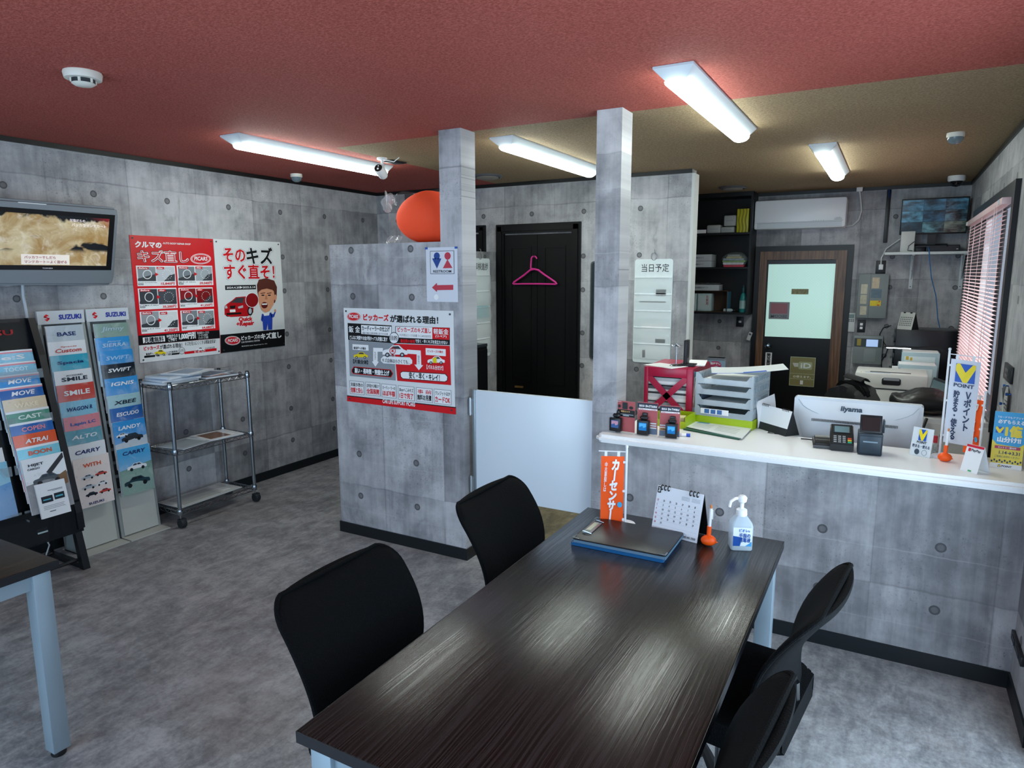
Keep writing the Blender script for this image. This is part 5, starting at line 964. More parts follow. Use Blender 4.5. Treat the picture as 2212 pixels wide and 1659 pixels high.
t = thing('phone_holder', 'black upright handset standing behind the chrome key stand', 'handset', (-.945, 3.64, CTZ+HH)); box('body', (-.009, .009, -.03, .03, .006, .14), BLACKP, t, .004); box('cradle', (-.03, .05, -.04, .04, 0, .012), BLACKP, t, .003)
# upright files
t = thing('file_holder', 'clear file holder full of upright folders beside the crimson box', 'file holder', (-.875, 3.60, CTZ), math.radians(-8))
boxes('holder', [(-.04, -.037, -.07, .12, 0, .2), (.052, .055, -.07, .12, 0, .10), (-.037, .052, -.07, -.067, 0, .08), (-.037, .052, -.067, .12, 0, .003)], mat('#c4d6dc', .1, alpha=.35), t)
for i, (c_, h_) in enumerate((('#b8c4c8', .24), ('#5aa8b4', .265), ('#d8c8b4', .25), ('#e0e4e4', .2), ('#48586c', .17))): grid_sheet('folder', lambda u, v: (-.03+.017*i+.02*v, -.06+.17*u, .004+h_*v*(1-.12*u)), 2, 2, mat(c_, .35), t, .004)
prism('leaflet', [(-.066, .10), (.02, .13), (.03, .262), (-.055, .235)], YZ, .008, .010, mat('#c9d4d4', .3), t); prism('leaflet_print', [(-.056, .11), (-.03, .12), (-.022, .24), (-.048, .23)], YZ, .0102, .0106, mat('#4aa4ac', .3), t); prism('leaflet_print', [(-.014, .125), (.012, .132), (.02, .255), (-.006, .248)], YZ, .0102, .0106, mat('#b87850', .3), t)
GR = mat('#a8c414', .38)
t = thing('desk_tray', 'small lime green desk tray behind the red display cards', 'tray', (-.955, 3.43, CTZ), math.radians(-4)); boxes('tray', [(-.09, .10, -.075, -.069, 0, .035), (-.09, .10, .069, .075, 0, .062), (-.09, -.084, -.069, .069, 0, .055), (.094, .10, -.069, .069, 0, .062), (-.084, .094, -.069, .069, 0, .004)], GR, t)
t = thing('memo_block', 'yellow memo block in the small lime green tray', 'notepad', (-.93, 3.41, CTZ+.0045), math.radians(5)); box('pages', (-.03, .05, -.035, .03, 0, .045), mat('#d6d0a8', .6), t); box('top_sheet', (-.03, .05, -.035, .03, .0455, .0465), mat('#e0dba0', .6), t)
# letter trays
gb = thing('green_tray', 'flat lime green tray carrying the clear letter trays', 'tray', (-.70, 3.62, CTZ), math.radians(-7)); GW = .155
boxes('tray', [(-GW, GW, -.125, -.12, 0, .046), (-GW, GW, .175, .18, 0, .046), (-GW, -GW+.005, -.12, .175, 0, .046), (GW-.005, GW, -.12, .175, 0, .046), (-GW+.005, GW-.005, -.12, .175, .0, .046)], GR, gb)
CLT = mat('#cfdde4', .22, alpha=.36)
for k in range(4):
    z = CTZ+.048+.056*k
    t = thing('letter_tray', 'clear letter tray, %s of the stack on the lime green tray' % ('lowest', 'second from bottom', 'third from bottom', 'topmost')[k], 'tray', (-.695, 3.61, z), math.radians(-7), 'clear stacking letter trays'); a_ = .142
    boxes('base', [(-a_, a_, -.12, .17, 0, .004)], CLT, t); prism('front', [(-a_, .0), (a_, .0), (a_, .05), (a_-.015, .05), (a_-.03, .028), (-a_+.03, .028), (-a_+.015, .05), (-a_, .05)], XZ, -.124, -.120, CLT, t)
    for s in (-1, 1):
        sd = box('side', (s*a_-.003, s*a_+.003, -.12, .17, .002, .055), CLT, t)
        for i in range(9): box('slot', (s*a_-.0035, s*a_+.0035, -.09+.028*i, -.078+.028*i, .022, .046), mat('#9fb2bc', .3, alpha=.6), sd)
        box('corner_post', (s*a_-.006, s*a_+.006, -.126, -.112, 0, .056), CLT, t)
    box('back', (-a_, a_, .166, .17, .002, .05), CLT, t)
    pp = thing('paper_stack', 'papers inside the clear letter tray, %s level' % ('lowest', 'second', 'third', 'top')[k], 'paper', (-.695, 3.63, z+.0045), math.radians(-7), 'papers in the letter trays'); box('sheets', (-.11, .12, -.12, .13, 0, .018 if k % 2 else .010), mat(('#5c666c', '#b9c2c4', '#aab4b6', '#d6dad6')[k], .5), pp); box('top_sheet', (-.108, .118, -.118, .128, .0185 if k % 2 else .0105, .0195 if k % 2 else .0115), mat(('#6b757a', '#c8cfd0', '#d5dadb', '#e0e2de')[k], .5), pp)
    if k == 0: boxes('tray_label', [(-.115, .03, -.1255, -.1245, .012, .040)], PWH, t); boxes('tray_label_print', [(-.095+.033*i, -.07+.033*i, -.1262, -.1256, .015, .037) for i in range(3)], mat('#3f6ea8', .4), t)
t = thing('loose_paper', 'white papers with blue edge sticking out atop the letter trays', 'paper', (-.64, 3.61, CTZ+.048+.056*4+.006), math.radians(14)); grid_sheet('sheet', lambda u, v: (-.16+.36*u, -.12+.22*v, .002+.03*u*u), 8, 2, mat('#d5dcde', .4), t, .001); grid_sheet('blue_edge', lambda u, v: (-.16+.26*u, -.124+.03*v, .0005+.02*u*u), 6, 1, mat('#2a58b8', .4), t, .001)
t = thing('upright_sheet', 'white sheet standing upright beside the letter trays', 'paper', (-.51, 3.60, CTZ), math.radians(60)); grid_sheet('sheet', lambda u, v: (-.07+.14*u, .02*v*v, .002+(.13+.03*u)*v), 3, 4, PAPER, t, .001); box('base_clip', (-.03, .03, -.004, .004, 0, .006), PWH, t)
# tent calendar with black base
a, b2 = on(1628, 922, CTZ), on(1696, 943, CTZ)
t = thing('desk_calendar', 'blank white calendar with black base on the counter', 'calendar', (a+b2)/2, math.atan2(b2.y-a.y, b2.x-a.x)); w = (b2-a).length/2; h = .118; sl = .035
prism('easel', [(0, 0), (.085, 0), (sl+.004, h), (sl, h)], YZ, -w, w, mat('#22272b', .5), t); prism('page', [(-.002+sl*.30, h*.30), (sl-.002, h*1.01), (sl-.0005, h*1.01), (-.0005+sl*.30, h*.30)], YZ, -w, w, mat('#dfe6ea', .5), t)
for u in [-.8+.09*i for i in range(5)]+[.45+.09*i for i in range(5)]: tube('spiral_ring', [(u*w, sl+.006*math.cos(i*.8), h+.006*math.sin(i*.8)) for i in range(9)], .0014, BLACKP, t, 4)
# payment devices
DKB = mat('#16191c', .4); DKS = mat('#1e2b36', .4)
p = on(1775, 970, CTZ); t = thing('card_reader', 'low black domed card reader on the counter', 'card reader', p, math.radians(8)); bm = bmesh.new(); prism_bm(bm, [(-.06, 0), (-.058, .016), (-.03, .040), (.02, .046), (.055, .02), (.06, 0)], YZ, -.045, .045); bmesh.ops.bevel(bm, geom=bm.edges[:], offset=.008, segments=3, affect='EDGES'); obj('body', finish(bm, DKB, 40), t); box('lip', (-.045, .045, -.064, -.058, .002, .014), mat('#4a4e52', .35), t, .001); t.location.y += .07
tube('cable', [(-.03, .05, .01), (-.06, .08, .006), (-.09, .09, .004)], .003, BLACKP, t, 6)
p = on(1815, 975, CTZ); t = thing('pin_terminal', 'black card terminal with keypad on the counter', 'terminal', p+Vector((0, .05, 0)), math.radians(6))
bm = bmesh.new(); prism_bm(bm, [(-.05, 0), (-.05, .035), (.06, .10), (.075, .09), (.07, 0)], YZ, -.047, .047); bmesh.ops.bevel(bm, geom=bm.edges[:], offset=.004, segments=2, affect='EDGES'); obj('body', finish(bm, DKB, 35), t)
xk = lambda p: (p[0], -.05+(p[2])*.86+p[1]-.002, .035+p[2]*.51)
for r in range(4):
    for q_ in range(3): shape(t, 'key', rc(-.034+.018*q_, .008+.012*r, -.022+.018*q_, .016+.012*r), mat('#8d9498', .5), 2, xk)
for r, cc in enumerate(('#2aa884', '#d8b838', '#c84a38')): shape(t, 'key', rc(.022, .008+.012*r, .038, .017+.012*r), mat(cc, .4), 2, xk)
shape(t, 'display', rc(-.03, .075, .03, .115), mat('#6f8a90', .15), 2, xk); shape(t, 'display_rim', rc(-.036, .070, .036, .12), mat('#2a2e33', .3), 1, xk)
p = on(1876, 984, CTZ); y_ = p.y; t = thing('receipt_terminal', 'tall dark payment terminal with tilted touch screen on the counter', 'terminal', p+Vector((0, .045, 0)), math.radians(4))
hh = .097; box('body', (-.047, .047, -.045, .05, 0, hh), DKS, t, .006); box('front_panel', (-.042, .042, -.0465, -.045, .008, hh-.012), mat('#243440', .35), t, .002); box('paper_slot', (-.028, .028, -.048, -.0465, hh-.040, hh-.034), mat('#7d93a0', .3), t); scn = prism('screen_head', [(-.05, hh+.004), (-.038, hh+.0), (-.006, hh+.072), (-.018, hh+.075)], YZ, -.044, .040, DKB, t, .002)
prism('screen', [(-.0505, hh+.012), (-.0498, hh+.012), (-.0228, hh+.066), (-.0238, hh+.066)], YZ, -.036, .032, mat('#2e2a2a', .1), scn); box('card_slot', (.044, .052, -.02, .02, hh, hh+.055), DKS, t, .003)
def v_mark(t, u0, v0, u1, v1, xf, layer=2):
    w, h = u1-u0, v1-v0; shape(t, 'logo', rc(u0, v0, u1, v1), mat('#1a56b8', .4), layer, xf); shape(t, 'logo', [(u0+w*a_, v0+h*b_) for a_, b_ in ((.05, 1), (.2, 1), (.5, .55), (.85, 1.0), (1, 1), (1, .78), (.62, .0), (.40, .0), (0, .62), (0, .9))], mat('#f0d818', .4), layer+1, xf)
# small point sign
a, b2 = on(1964, 981, CTZ), on(2008, 990, CTZ); t = thing('counter_sign', 'small white point-card sign on the counter, blue and yellow mark', 'sign', (a+b2)/2, math.atan2(b2.y-a.y, b2.x-a.x)); w = (b2-a).length/2; h = hz(1988, 931, (a.y+b2.y)/2)-CTZ+.01; sl = .02
prism('panel', [(0, 0), (sl, h), (sl+.002, h), (.006, .0)], YZ, -w, w, mat('#d9e2e6', .4), t); prism('foot', [(.0, 0), (.05, 0), (.05, .002), (.0, .002)], YZ, -w, w, mat('#d9e2e6', .3), t)
xs2 = lambda p: (p[0], p[1]-.0012+sl*p[2]/h, p[2]); v_mark(t, -w*.36, h*.56, w*.40, h*.95, xs2); lettering(t, 'POINT', -w*.45, h*.45, w*.5, h*.54, PDK, 2, .04, xf=xs2); lettering(t, '貯まる・使える', -w*.82, h*.29, w*.86, h*.41, NAVY, 2, .03, xf=xs2); shapes(t, 'logo', [ell(-w*.3, h*.15, w*.24, h*.1, 18)], mat('#3a4a58', .4), 2, xs2); shapes(t, 'logo', ringp(w*.42, h*.15, w*.26, h*.1, w*.04, 20), mat('#7a8890', .4), 2, xs2)
b = on(2040, 996, CTZ); pen_holder(b, math.radians(0), 'orange pen stand with white pen on the counter below the flags', hz(2041, 925, b.y)-CTZ)
def point_print(t, x0, z0, x1, z1, xf):
    w, h = x1-x0, z1-z0
    v_mark(t, x0+w*.18, z0+h*.74, x0+w*.84, z0+h*.955, xf); lettering(t, 'POINT', x0+w*.16, z0+h*.68, x0+w*.84, z0+h*.725, NAVY, 2, .03, xf=xf); lettering(t, 'Ｖ\nポ\nイ\nン\nト', x0+w*.56, z0+h*.17, x0+w*.80, z0+h*.64, NAVY, 2, .04, .0, .9, xf=xf); lettering(t, '貯\nま\nる\n・\n使\nえ\nる', x0+w*.18, z0+h*.045, x0+w*.40, z0+h*.64, NAVY, 2, .04, .0, .9, xf=xf)
b = on(2031, 985, CTZ); b.y = 3.33; b.x = P(2031, 965, 'y', 3.33).x
banner_flag('counter_flag', b, math.radians(4), hz(2053, 757, 3.33)-CTZ, .105, .355, '#d9dfe8', 'tall white point-card banner flag on the counter', point_print, False, False, drop=.012)
b = on(2111, 975, CTZ); b.y = 3.36; b.x = P(2112, 962, 'y', 3.36).x
banner_flag('counter_flag', b+Vector((.008, 0, 0)), math.radians(-58), hz(2123, 850, 3.36)-CTZ, .088, .24, '#f8580a', 'orange banner flag on the counter behind the white tent card', orange_print, True, False)
# tent card and campaign poster
a, b2 = on(2077, 1016, CTZ), on(2106, 1024, CTZ); t = thing('tent_card', 'white tent card with red top stripe on the counter', 'sign', (a+b2)/2, math.atan2(b2.y-a.y, b2.x-a.x)); w = .034; h = .105; sl = .03
prism('card', [(0, 0), (sl, h), (sl+.002, h), (.075, 0), (.072, 0), (sl+.001, h-.006), (.002, 0)], YZ, -w, w, mat('#e4e7ea', .4), t); xs3 = lambda p: (p[0], p[1]-.001+sl*p[2]/h, p[2])
shape(t, 'stripe', rc(-w, h*.91, w, h*.995), mat('#c81c34', .4), 1, xs3); lettering(t, 'PayPay', -w*.35, h*.74, w*.75, h*.86, PDK, 1, .03, .1, xf=xs3); shape(t, 'logo', rc(-w*.72, h*.75, -w*.42, h*.87), mat('#c81c34', .4), 1, xs3); shape(t, 'tag', rc(-w*.1, h*.04, w*.3, h*.09), mat('#3aa860', .4), 1, xs3)
a, b2 = on(2137, 1008, CTZ), on(2206, 1017, CTZ); t = thing('campaign_poster', 'blue and yellow campaign poster card at the counter end', 'poster', (a+b2)/2, math.atan2(b2.y-a.y, b2.x-a.x)); w = (b2-a).length/2; w = min(w, .066); h = .225; sl = .03
prism('card', [(0, 0), (sl, h), (sl+.003, h), (.003, 0)], YZ, -w, w, mat('#ecd838', .35), t); prism('prop', [(.07, 0), (sl+.003, h*.7), (sl+.005, h*.7), (.073, 0)], YZ, -.02, .02, PAPER, t); xs4 = lambda p: (p[0], p[1]-.001+sl*p[2]/h, p[2])
shape(t, 'blue_field', [(-w, h*.50), (-w*.7, h*.42), (w*.7, h*.40), (w, h*.46), (w, h), (-w, h)], mat('#2aa0d8', .35), 1, xs4); lettering(t, 'Tカードでもアプリでも', -w*.8, h*.885, w*.95, h*.925, PWH, 2, .02, xf=xs4); lettering(t, '必ずもらえる', -w*.75, h*.79, w*.9, h*.865, PWH, 2, .04, xf=xs4); lettering(t, '1億', -w*.25, h*.56, w*.85, h*.77, mat('#f0d838', .4), 2, .07, xf=xs4); v_mark(t, -w*.85, h*.62, -w*.35, h*.73, xs4); lettering(t, '山分け!!', -w*.7, h*.46, w*.8, h*.56, PWH, 2, .06, xf=xs4); shape(t, 'red_strip', rc(-w*.8, h*.345, w*.8, h*.395), mat('#b82a50', .4), 2, xs4); lettering(t, 'エントリー受付中', -w*.6, h*.355, w*.55, h*.388, PWH, 3, .03, xf=xs4); lettering(t, '1.14→3.31', -w*.5, h*.25, w*.8, h*.31, NAVY, 2, .03, xf=xs4); lettering(t, 'ご自由にお持ちください', -w*.75, h*.19, w*.8, h*.23, NAVY, 2, .01, xf=xs4)
shape(t, 'white_foot', rc(-w, 0, w, h*.085), PWH, 1, xs4); lettering(t, 'POINT', -w*.25, h*.025, w*.4, h*.06, NAVY, 2, .04, xf=xs4); v_mark(t, -w*.5, h*.02, -w*.3, h*.065, xs4, 2); random.seed(5); shapes(t, 'confetti', [ell(-w*.9+1.8*w*i/11, h*(.115+.025*(i % 2)), w*.06, h*.02, 8) for i in range(12)], NAVY, 2, xs4)
t = thing('pen_cup', 'small patterned bottle beside the white flag pole', 'bottle', (P(2028, 960, 'y', 3.36).x-.012, 3.385, CTZ)); lathe('body', [(.013, 0), (.014, .003), (.014, .04), (.009, .05)], mat('#9aa2a0', .4, vary=.5, vscale=120), t, 16); lathe('cap', [(.008, .05), (.008, .08), (0, .081)], mat('#b8283a', .4), t, 12)
# ================================================================ the office behind the counter
def at(px, py, y): p = P(px, py, 'y', y); return p
LG = mat('#c9cdcd', .5); LG2 = mat('#b4b9ba', .5)
t = thing('office_desk', 'pale grey desk right behind the reception counter', 'desk', (.0, 3.85, 0)); box('desktop', (-.48, .15, -.38, .33, .60, .63), LG, t, .002)
for x in (-.46, .11): box('leg_panel', (x, x+.025, -.36, .31, 0, .60), LG2, t)
# large monitor seen from behind
mo = thing('computer_monitor', 'large white computer monitor seen from behind over the counter', 'monitor', (-.11, 3.60, .63), math.radians(0)); MW = .2765
WM = mat('#e4edf4', .35)
bm = bmesh.new(); prism_bm(bm, rrect(-MW, MW, .065, .398, .012), XZ, -.006, .03); bmesh.ops.bevel(bm, geom=bm.edges[:], offset=.005, segments=2, affect='EDGES'); obj('casing', finish(bm, WM, 35), mo)
grid_sheet('back_shell', lambda u, v: ((u-.5)*2*MW*(.94-.20*(1-v)**2*1.2), -.007-.028*math.sin(math.pi*u)**.6*math.sin(math.pi*min(1, v*1.02))**.7, .10+.285*v), 20, 12, WM, mo)
tube('shell_seam', [((u-.5)*2*MW*.93, -.013-.012*math.sin(math.pi*u), .385-.09*math.sin(math.pi*u)**.55) for u in [i/24 for i in range(25)]], .0014, mat('#b4c2cc', .4), mo, 5)
for i in range(64):
    u = -.19+.0058*i; box('vent_slot', (u, u+.0026, -.0385, -.033, .286, .298), mat('#3a444c', .6), mo)
lettering(mo, 'iiyama', -.066, .338, .028, .370, mat('#45586a', .4), 1, .05, .1, xf=lambda p: (p[0], p[1]-.0335, p[2]))
box('stand', (-.04, .04, .0, .03, .01, .2), WM, mo, .004); prism('foot', rrect(-.12, .12, -.08, .12, .02), XY, 0, .012, WM, mo)
tube('cable', [(-.12, -.04, .12), (-.125, -.05, .06), (-.11, -.03, .01)], .003, PG, mo, 6)
# white cabinet with black bag
wc = thing('white_cabinet', 'white low cabinet beside the window behind the counter flags', 'cabinet', (.34, 4.5, 0)); box('body', (-.30, .165, -.22, .22, 0, .845), LG, wc, .003); box('drawer', (-.295, .16, -.228, -.221, .58, .82), mat('#d5d8d6', .45), wc); box('drawer', (-.295, .16, -.228, -.221, .06, .56), mat('#d5d8d6', .45), wc); box('handle', (-.06, .06, -.24, -.228, .75, .765), SILVER, wc)
bg = thing('black_bag', 'black leather bag slumped on the white cabinet', 'bag', (.20, 4.46, .8465), math.radians(4)); random.seed(11)
bm = bmesh.new(); bmesh.ops.create_uvsphere(bm, u_segments=40, v_segments=24, radius=1)
for v in bm.verts:
    x, y, z = v.co; n = .05*math.sin(x*9+y*4)+.04*math.sin(x*17+z*9)+.035*math.sin(y*15-x*6)
    sx = math.copysign(abs(x)**.6, x); v.co = (sx*.17*(1+n*.3), y*.15, max(.002, .062+math.copysign(abs(z)**.7, z)*.055*(1+n)+(.02*math.sin(x*5+1)*z)))
obj('body', finish(bm, mat('#0e0f11', .42, bump=.4, bscale=60), 60), bg); tube('zip_edge', [(-.17+.34*i/12, -.150-.008*math.sin(i), .028+.004*math.sin(i*1.7)) for i in range(13)], .006, mat('#2a2420', .35, .4), bg, 6)
tube('strap', [(-.16, -.13, .04), (-.185, -.17, .0), (-.17, -.20, -.07), (-.09, -.24, -.10), (-.02, -.24, -.06), (.0, -.20, .0)], .008, BLACKP, bg, 8); box('strap_tag', (-.185, -.155, -.215, -.205, -.10, -.065), BLACKP, bg, .002); lathe('ring', [(.008, -.004), (.011, 0), (.008, .004)], mat('#c8a050', .3, .9), bg, 10, (-.155, -.14, .05), 'x')
# back desk, printer
t = thing('office_desk', 'grey desk at the far wall carrying printer and trays', 'desk', (.08, 6.18, 0)); box('desktop', (-.36, .42, -.86, .84, .58, .60), LG, t, .002)
for x in (-.34, .39): box('leg_panel', (x, x+.025, -.84, .82, 0, .58), LG2, t)
PRN = mat('#c6cac6', .45)
pr = thing('printer', 'pale grey laser printer on the far office desk', 'printer', (.03, 5.53, .60)); box('lower_body', (-.215, .225, 0, .36, 0, .20), PRN, pr, .008); box('upper_body', (-.225, .235, -.005, .36, .205, .315), mat('#d2d5d0', .45), pr, .012); box('seam', (-.217, .227, .0, .3, .199, .206), PDK, pr)
box('output_slot', (-.13, .13, .06, .09, .306, .317), BLACKP, pr); prism('output_tray', rrect(-.05, .07, .235, .285, .015), XZ, -.009, -.004, BLACKP, pr); box('tray_handle', (-.04, .06, -.011, -.009, .268, .288), PG, pr); box('cassette', (-.20, .21, -.004, .0, .02, .12), mat('#bfc3bf', .45), pr); box('cassette_grip', (-.19, -.08, -.006, -.004, .085, .105), PG, pr); box('side_tray', (-.30, -.225, .02, .28, .16, .172), PRN, pr, .003); prism('side_flap', [(-.30, .16), (-.29, .16), (-.225, .215), (-.225, .225)], XZ, .02, .28, PRN, pr); box('panel_print', (-.16, .0, .02, .04, .3152, .3158), mat('#6a90b8', .4), pr); boxes('panel_mark', [(-.19, -.185, .01, .04, .3152, .3158)], PK, pr)
# black drawer organiser with calendar, trays, lamp
a = at(1936, 715, 6.5); b_ = at(2043, 715, 6.5)
og = thing('drawer_unit', 'tall black drawer unit in the far corner of the office', 'drawer unit', (a.x, 6.5, .60)); ow = XR-.03-a.x; zt = at(1950, 712, 6.5).z-.60
BKU = mat('#0e1216', .3); box('body', (.0, ow, 0, .35, .01, zt), BKU, og, .004)
for i in range(6):
    z0 = .02+(zt-.03)/6*i; d = box('drawer', (-.012, .002, .01, .34, z0, z0+(zt-.03)/6-.008), mat('#1a2228', .25), og, .002); box('handle', (-.03, -.012, .12, .23, z0+.02, z0+.032), mat('#5a666c', .3), d, .002)
t = thing('desk_calendar', 'white grid calendar standing on the tall black drawer unit', 'calendar', (a.x+.055, 6.53, .60+zt), math.radians(-38)); prism('page', [(0, 0), (.035, .14), (.037, .14), (.003, 0)], YZ, -.065, .065, mat('#b9bdb8', .5), t); prism('easel', [(.003, 0), (.037, .14), (.039, .14), (.09, 0)], YZ, -.065, .065, BLACKP, t)
xq = lambda p: (p[0], p[1]-.001+.25*p[2], p[2]); o = shapes(t, 'date_marks', [rc(-.055+.016*i, .03+.016*j, -.046+.016*i, .037+.016*j) for i in range(7) for j in range(5)], PDK, 1, xq); o['kind'] = 'stuff'; [shape(t, 'spiral', q_, PK, 1, xq) for q_ in (rc(-.04, .132, -.02, .142), rc(.02, .132, .04, .142))]
for k, (px, py, w_, h_, y_, lb) in enumerate(((1945, 800, .20, .14, 6.25, 'taller clear document case on the far desk under the lamp'), (1938, 806, .20, .075, 6.0, 'lower clear document tray on the far desk under the lamp'))):
    q_ = at(px, py, y_); t = thing('document_tray', lb, 'tray', (q_.x, y_, .60), group='clear document trays on the far desk'); hz_ = at(px, 760 if k == 0 else 787, y_).z-.60
    box('case', (0, w_+.06, 0, .20, .0, hz_), mat('#b9d4da', .2, alpha=.8), t, .003); box('front_label', (.02, w_+.03, -.002, 0, hz_*.45, hz_*.92), mat('#d5e4e4', .4), t); boxes('papers', [(.005, w_+.05, .004, .19, hz_, hz_+.004)], PAPER, t)
    lettering(t, '作業管理表', .08, hz_*.66, .17, hz_*.74, PDK, 8, .02)
    if k == 0: boxes('sticker', [(.03, .05, -.004, -.002, hz_*.85, hz_*.92), (.06, .075, -.004, -.002, hz_*.84, hz_*.9)], mat('#c8a838', .4), t)
t = thing('label_box', 'small white labelled box beside the document tray', 'box', (at(1932, 806, 5.98).x, 5.98, .60)); box('body', (-.02, .022, 0, .05, 0, at(1935, 792, 5.98).z-.60), PWH, t); shapes(t, 'mark', [ell(0, .14, .008, .008, 12), rc(-.012, .03, .014, .06)], PK, 2)
l0, l1 = at(1915, 750, 6.1), at(1978, 745, 6.1)
t = thing('desk_lamp', 'slim bar desk lamp glowing white over the document trays', 'lamp', (l0.x, 6.1, .60)); dz_ = l0.z-.60; dd = l1.x-l0.x
LBM = mat('#eafcff', .3, emit=6); box('head', (-.015, dd+.03, -.012, .012, dz_, dz_+.014), BLACKP, t, .003); box('light_bar', (.0, dd*.85, -.009, .009, dz_-.006, dz_-.0005), LBM, t); tube('arm', [(dd+.02, 0, dz_+.008), (dd+.16, .03, dz_+.012), (dd+.24, .05, dz_-.06), (dd+.24, .06, .01)], .007, BLACKP, t); lathe('base', [(.05, 0), (.05, .012), (.01, .016)], BLACKP, t, 20, (dd+.24, .06, 0))
# second monitor turned sideways
t = thing('computer_monitor', 'dark monitor seen edge-on between bag and drawer unit', 'monitor', (at(2030, 810, 5.0).x-.03, 5.0, .60), math.radians(-72)); bm = bmesh.new(); prism_bm(bm, rrect(-.20, .20, .06, .36, .01), XZ, -.012, .012); o = obj('screen_case', finish(bm, mat('#2a3036', .3)), t, (0, 0, 0), (math.radians(-14), 0, 0)); bm = bmesh.new(); prism_bm(bm, rrect(-.185, .185, .075, .345, .004), XZ, -.0135, -.0125); obj('screen', finish(bm, mat('#5f757c', .15)), t, (0, 0, 0), (math.radians(-14), 0, 0)); box('stand', (-.03, .03, .0, .03, .0, .2), BLACKP, t); prism('foot', rrect(-.1, .1, -.08, .1, .02), XY, 0, .01, BLACKP, t)
t = thing('side_desk', 'narrow desk by the window under the edge-on monitor', 'desk', (.34, 5.12, 0)); box('desktop', (-.25, .165, -.38, .19, .575, .599), LG, t); box('leg_panel', (-.24, -.215, -.36, .17, 0, .575), LG2, t); box('leg_panel', (.13, .155, -.36, .17, 0, .575), LG2, t)
# chair with jacket
q_ = at(1770, 870, 4.55); t = thing('office_chair', 'black office chair behind the white monitor', 'chair', (q_.x-.02, 4.62, 0), math.radians(-60))
bm = bmesh.new(); prism_bm(bm, rrect(-.22, .22, -.22, .22, .08), XY, .42, .49); bmesh.ops.bevel(bm, geom=bm.edges[:], offset=.02, segments=3, affect='EDGES'); obj('seat', finish(bm, M_MESHFAB, 40), t)
zt_ = at(1775, 822, 4.6).z
bm = bmesh.new(); prism_bm(bm, rrect(-.20, .20, .52, zt_-.02, .09), XZ, .20, .245); bmesh.ops.bevel(bm, geom=bm.edges[:], offset=.012, segments=2, affect='EDGES'); obj('backrest', finish(bm, M_MESHFAB, 40), t); lathe('gas_lift', [(.03, .06), (.03, .42)], BLACKM, t, 14); tube('back_bar', [(0, .05, .42), (0, .21, .44), (0, .225, .60)], .016, BLACKM, t)
for k in range(5): a_ = k*PI*.4; l = tube('base_arm', [(0, 0, .09), (.26*math.cos(a_), .26*math.sin(a_), .065)], .016, BLACKP, t, 8); lathe('caster', [(.01, -.018), (.027, -.016), (.027, .016), (.01, .018)], BLACKP, l, 14, (.26*math.cos(a_), .26*math.sin(a_), .0275), 'x')
jk = thing('black_jacket', 'black jacket hung over the office chair back', 'jacket', t.location, t.rotation_euler.z)
def jf(u, v):
    a_ = (u-.5)*.50; fold = .012*math.sin(u*17)+.008*math.sin(u*31+v*6)
    if v < .5: k_ = v*2; return (a_*(1+.06*(1-k_)), .175-fold-.02*(1-k_), .50+(zt_-.50)*k_**.9-.05*abs(u-.5)**2*8*k_)
    k_ = (v-.5)*2; return (a_*(1+.06*k_), .27+fold+.02*k_, zt_-.05*abs(u-.5)**2*8-(zt_-.52)*k_*.85)
grid_sheet('body', jf, 22, 20, mat('#0b0d12', .75, bump=.3, bscale=90), jk, .006); grid_sheet('collar', lambda u, v: ((u-.5)*.22, .21+.06*v, zt_+.004+.022*math.sin(v*PI)), 8, 4, mat('#0b0d12', .7), jk, .006)
# ---- far wall fittings
def wbox(name, label, cat, px0, py0, px1, py1, depth, mt, bev=.003, parts=None):
    yf = YR-depth; a_, b_ = at(px0, py0, yf), at(px1, py1, yf); w_, h_ = b_.x-a_.x, a_.z-b_.z
    t = thing(name, label, cat, (a_.x, YR, b_.z)); box('body', (0, w_, -depth, 0, 0, h_), mt, t, bev); return t, w_, h_
ac, w, h = wbox('air_conditioner', 'white wall-mounted air conditioner above the office door', 'air conditioner', 1631, 434, 1826, 490, .20, mat('#e8edf0', .3), .018)
xf_ = lambda p: (p[0], p[1]-.2008, p[2]); prism('louver', [(-.2005, .012), (-.203, .05), (-.201, .054), (-.17, -.002)], YZ, .03, w-.03, mat('#c3cace', .3), ac); box('seam', (.02, w-.02, -.2015, -.2, .058, .061), mat('#9aa3a8', .4), ac); boxes('indicator', [(w*.66+.02*i, w*.66+.02*i+.006, -.2035, -.2015, .064, .067) for i in range(5)], PG, ac); lettering(ac, 'TOSHIBA', w*.895, h*.30, w*.945, h*.33, PG, 1, .02, xf=xf_); box('side_vent', (w*.88, w*.96, -.2035, -.2015, .064, .08), mat('#b9c1c5', .3), ac)
c_ = thing('power_cord', 'white cord rising from air conditioner to ceiling socket', 'cord', (0, YR-.01, 0)); pts = [at(x, y, YR-.03) for x, y in ((1828, 488), (1842, 487), (1855, 475), (1861, 455), (1859, 430), (1857, 412))]; tube('cord', [(p.x, p.y-YR+.01, p.z) for p in pts], .007, mat('#c9cdcd', .4), c_); p = pts[-1]; box('plug', (p.x-.025, p.x+.025, -.05, .0, p.z-.01, p.z+.035), mat('#d0d3d2', .4), c_, .004)
lf0 = office_leaf
def leaf_xy(px, py): p = at(px, py, YR-.035); return p
dk = thing('door_sticker', 'olive payment-mark sticker on the black door panel', 'sticker', (0, YR-.0365, 0)); a_, b_ = leaf_xy(1708, 770), leaf_xy(1758, 836); OL = mat('#8a8558', .4)
dk.location = (a_.x, YR-.0362, b_.z); w, h = b_.x-a_.x, a_.z-b_.z; box('sheet', (0, w, -.0008, 0, 0, h), OL, dk); LGN = mat('#c8d8b4', .4)
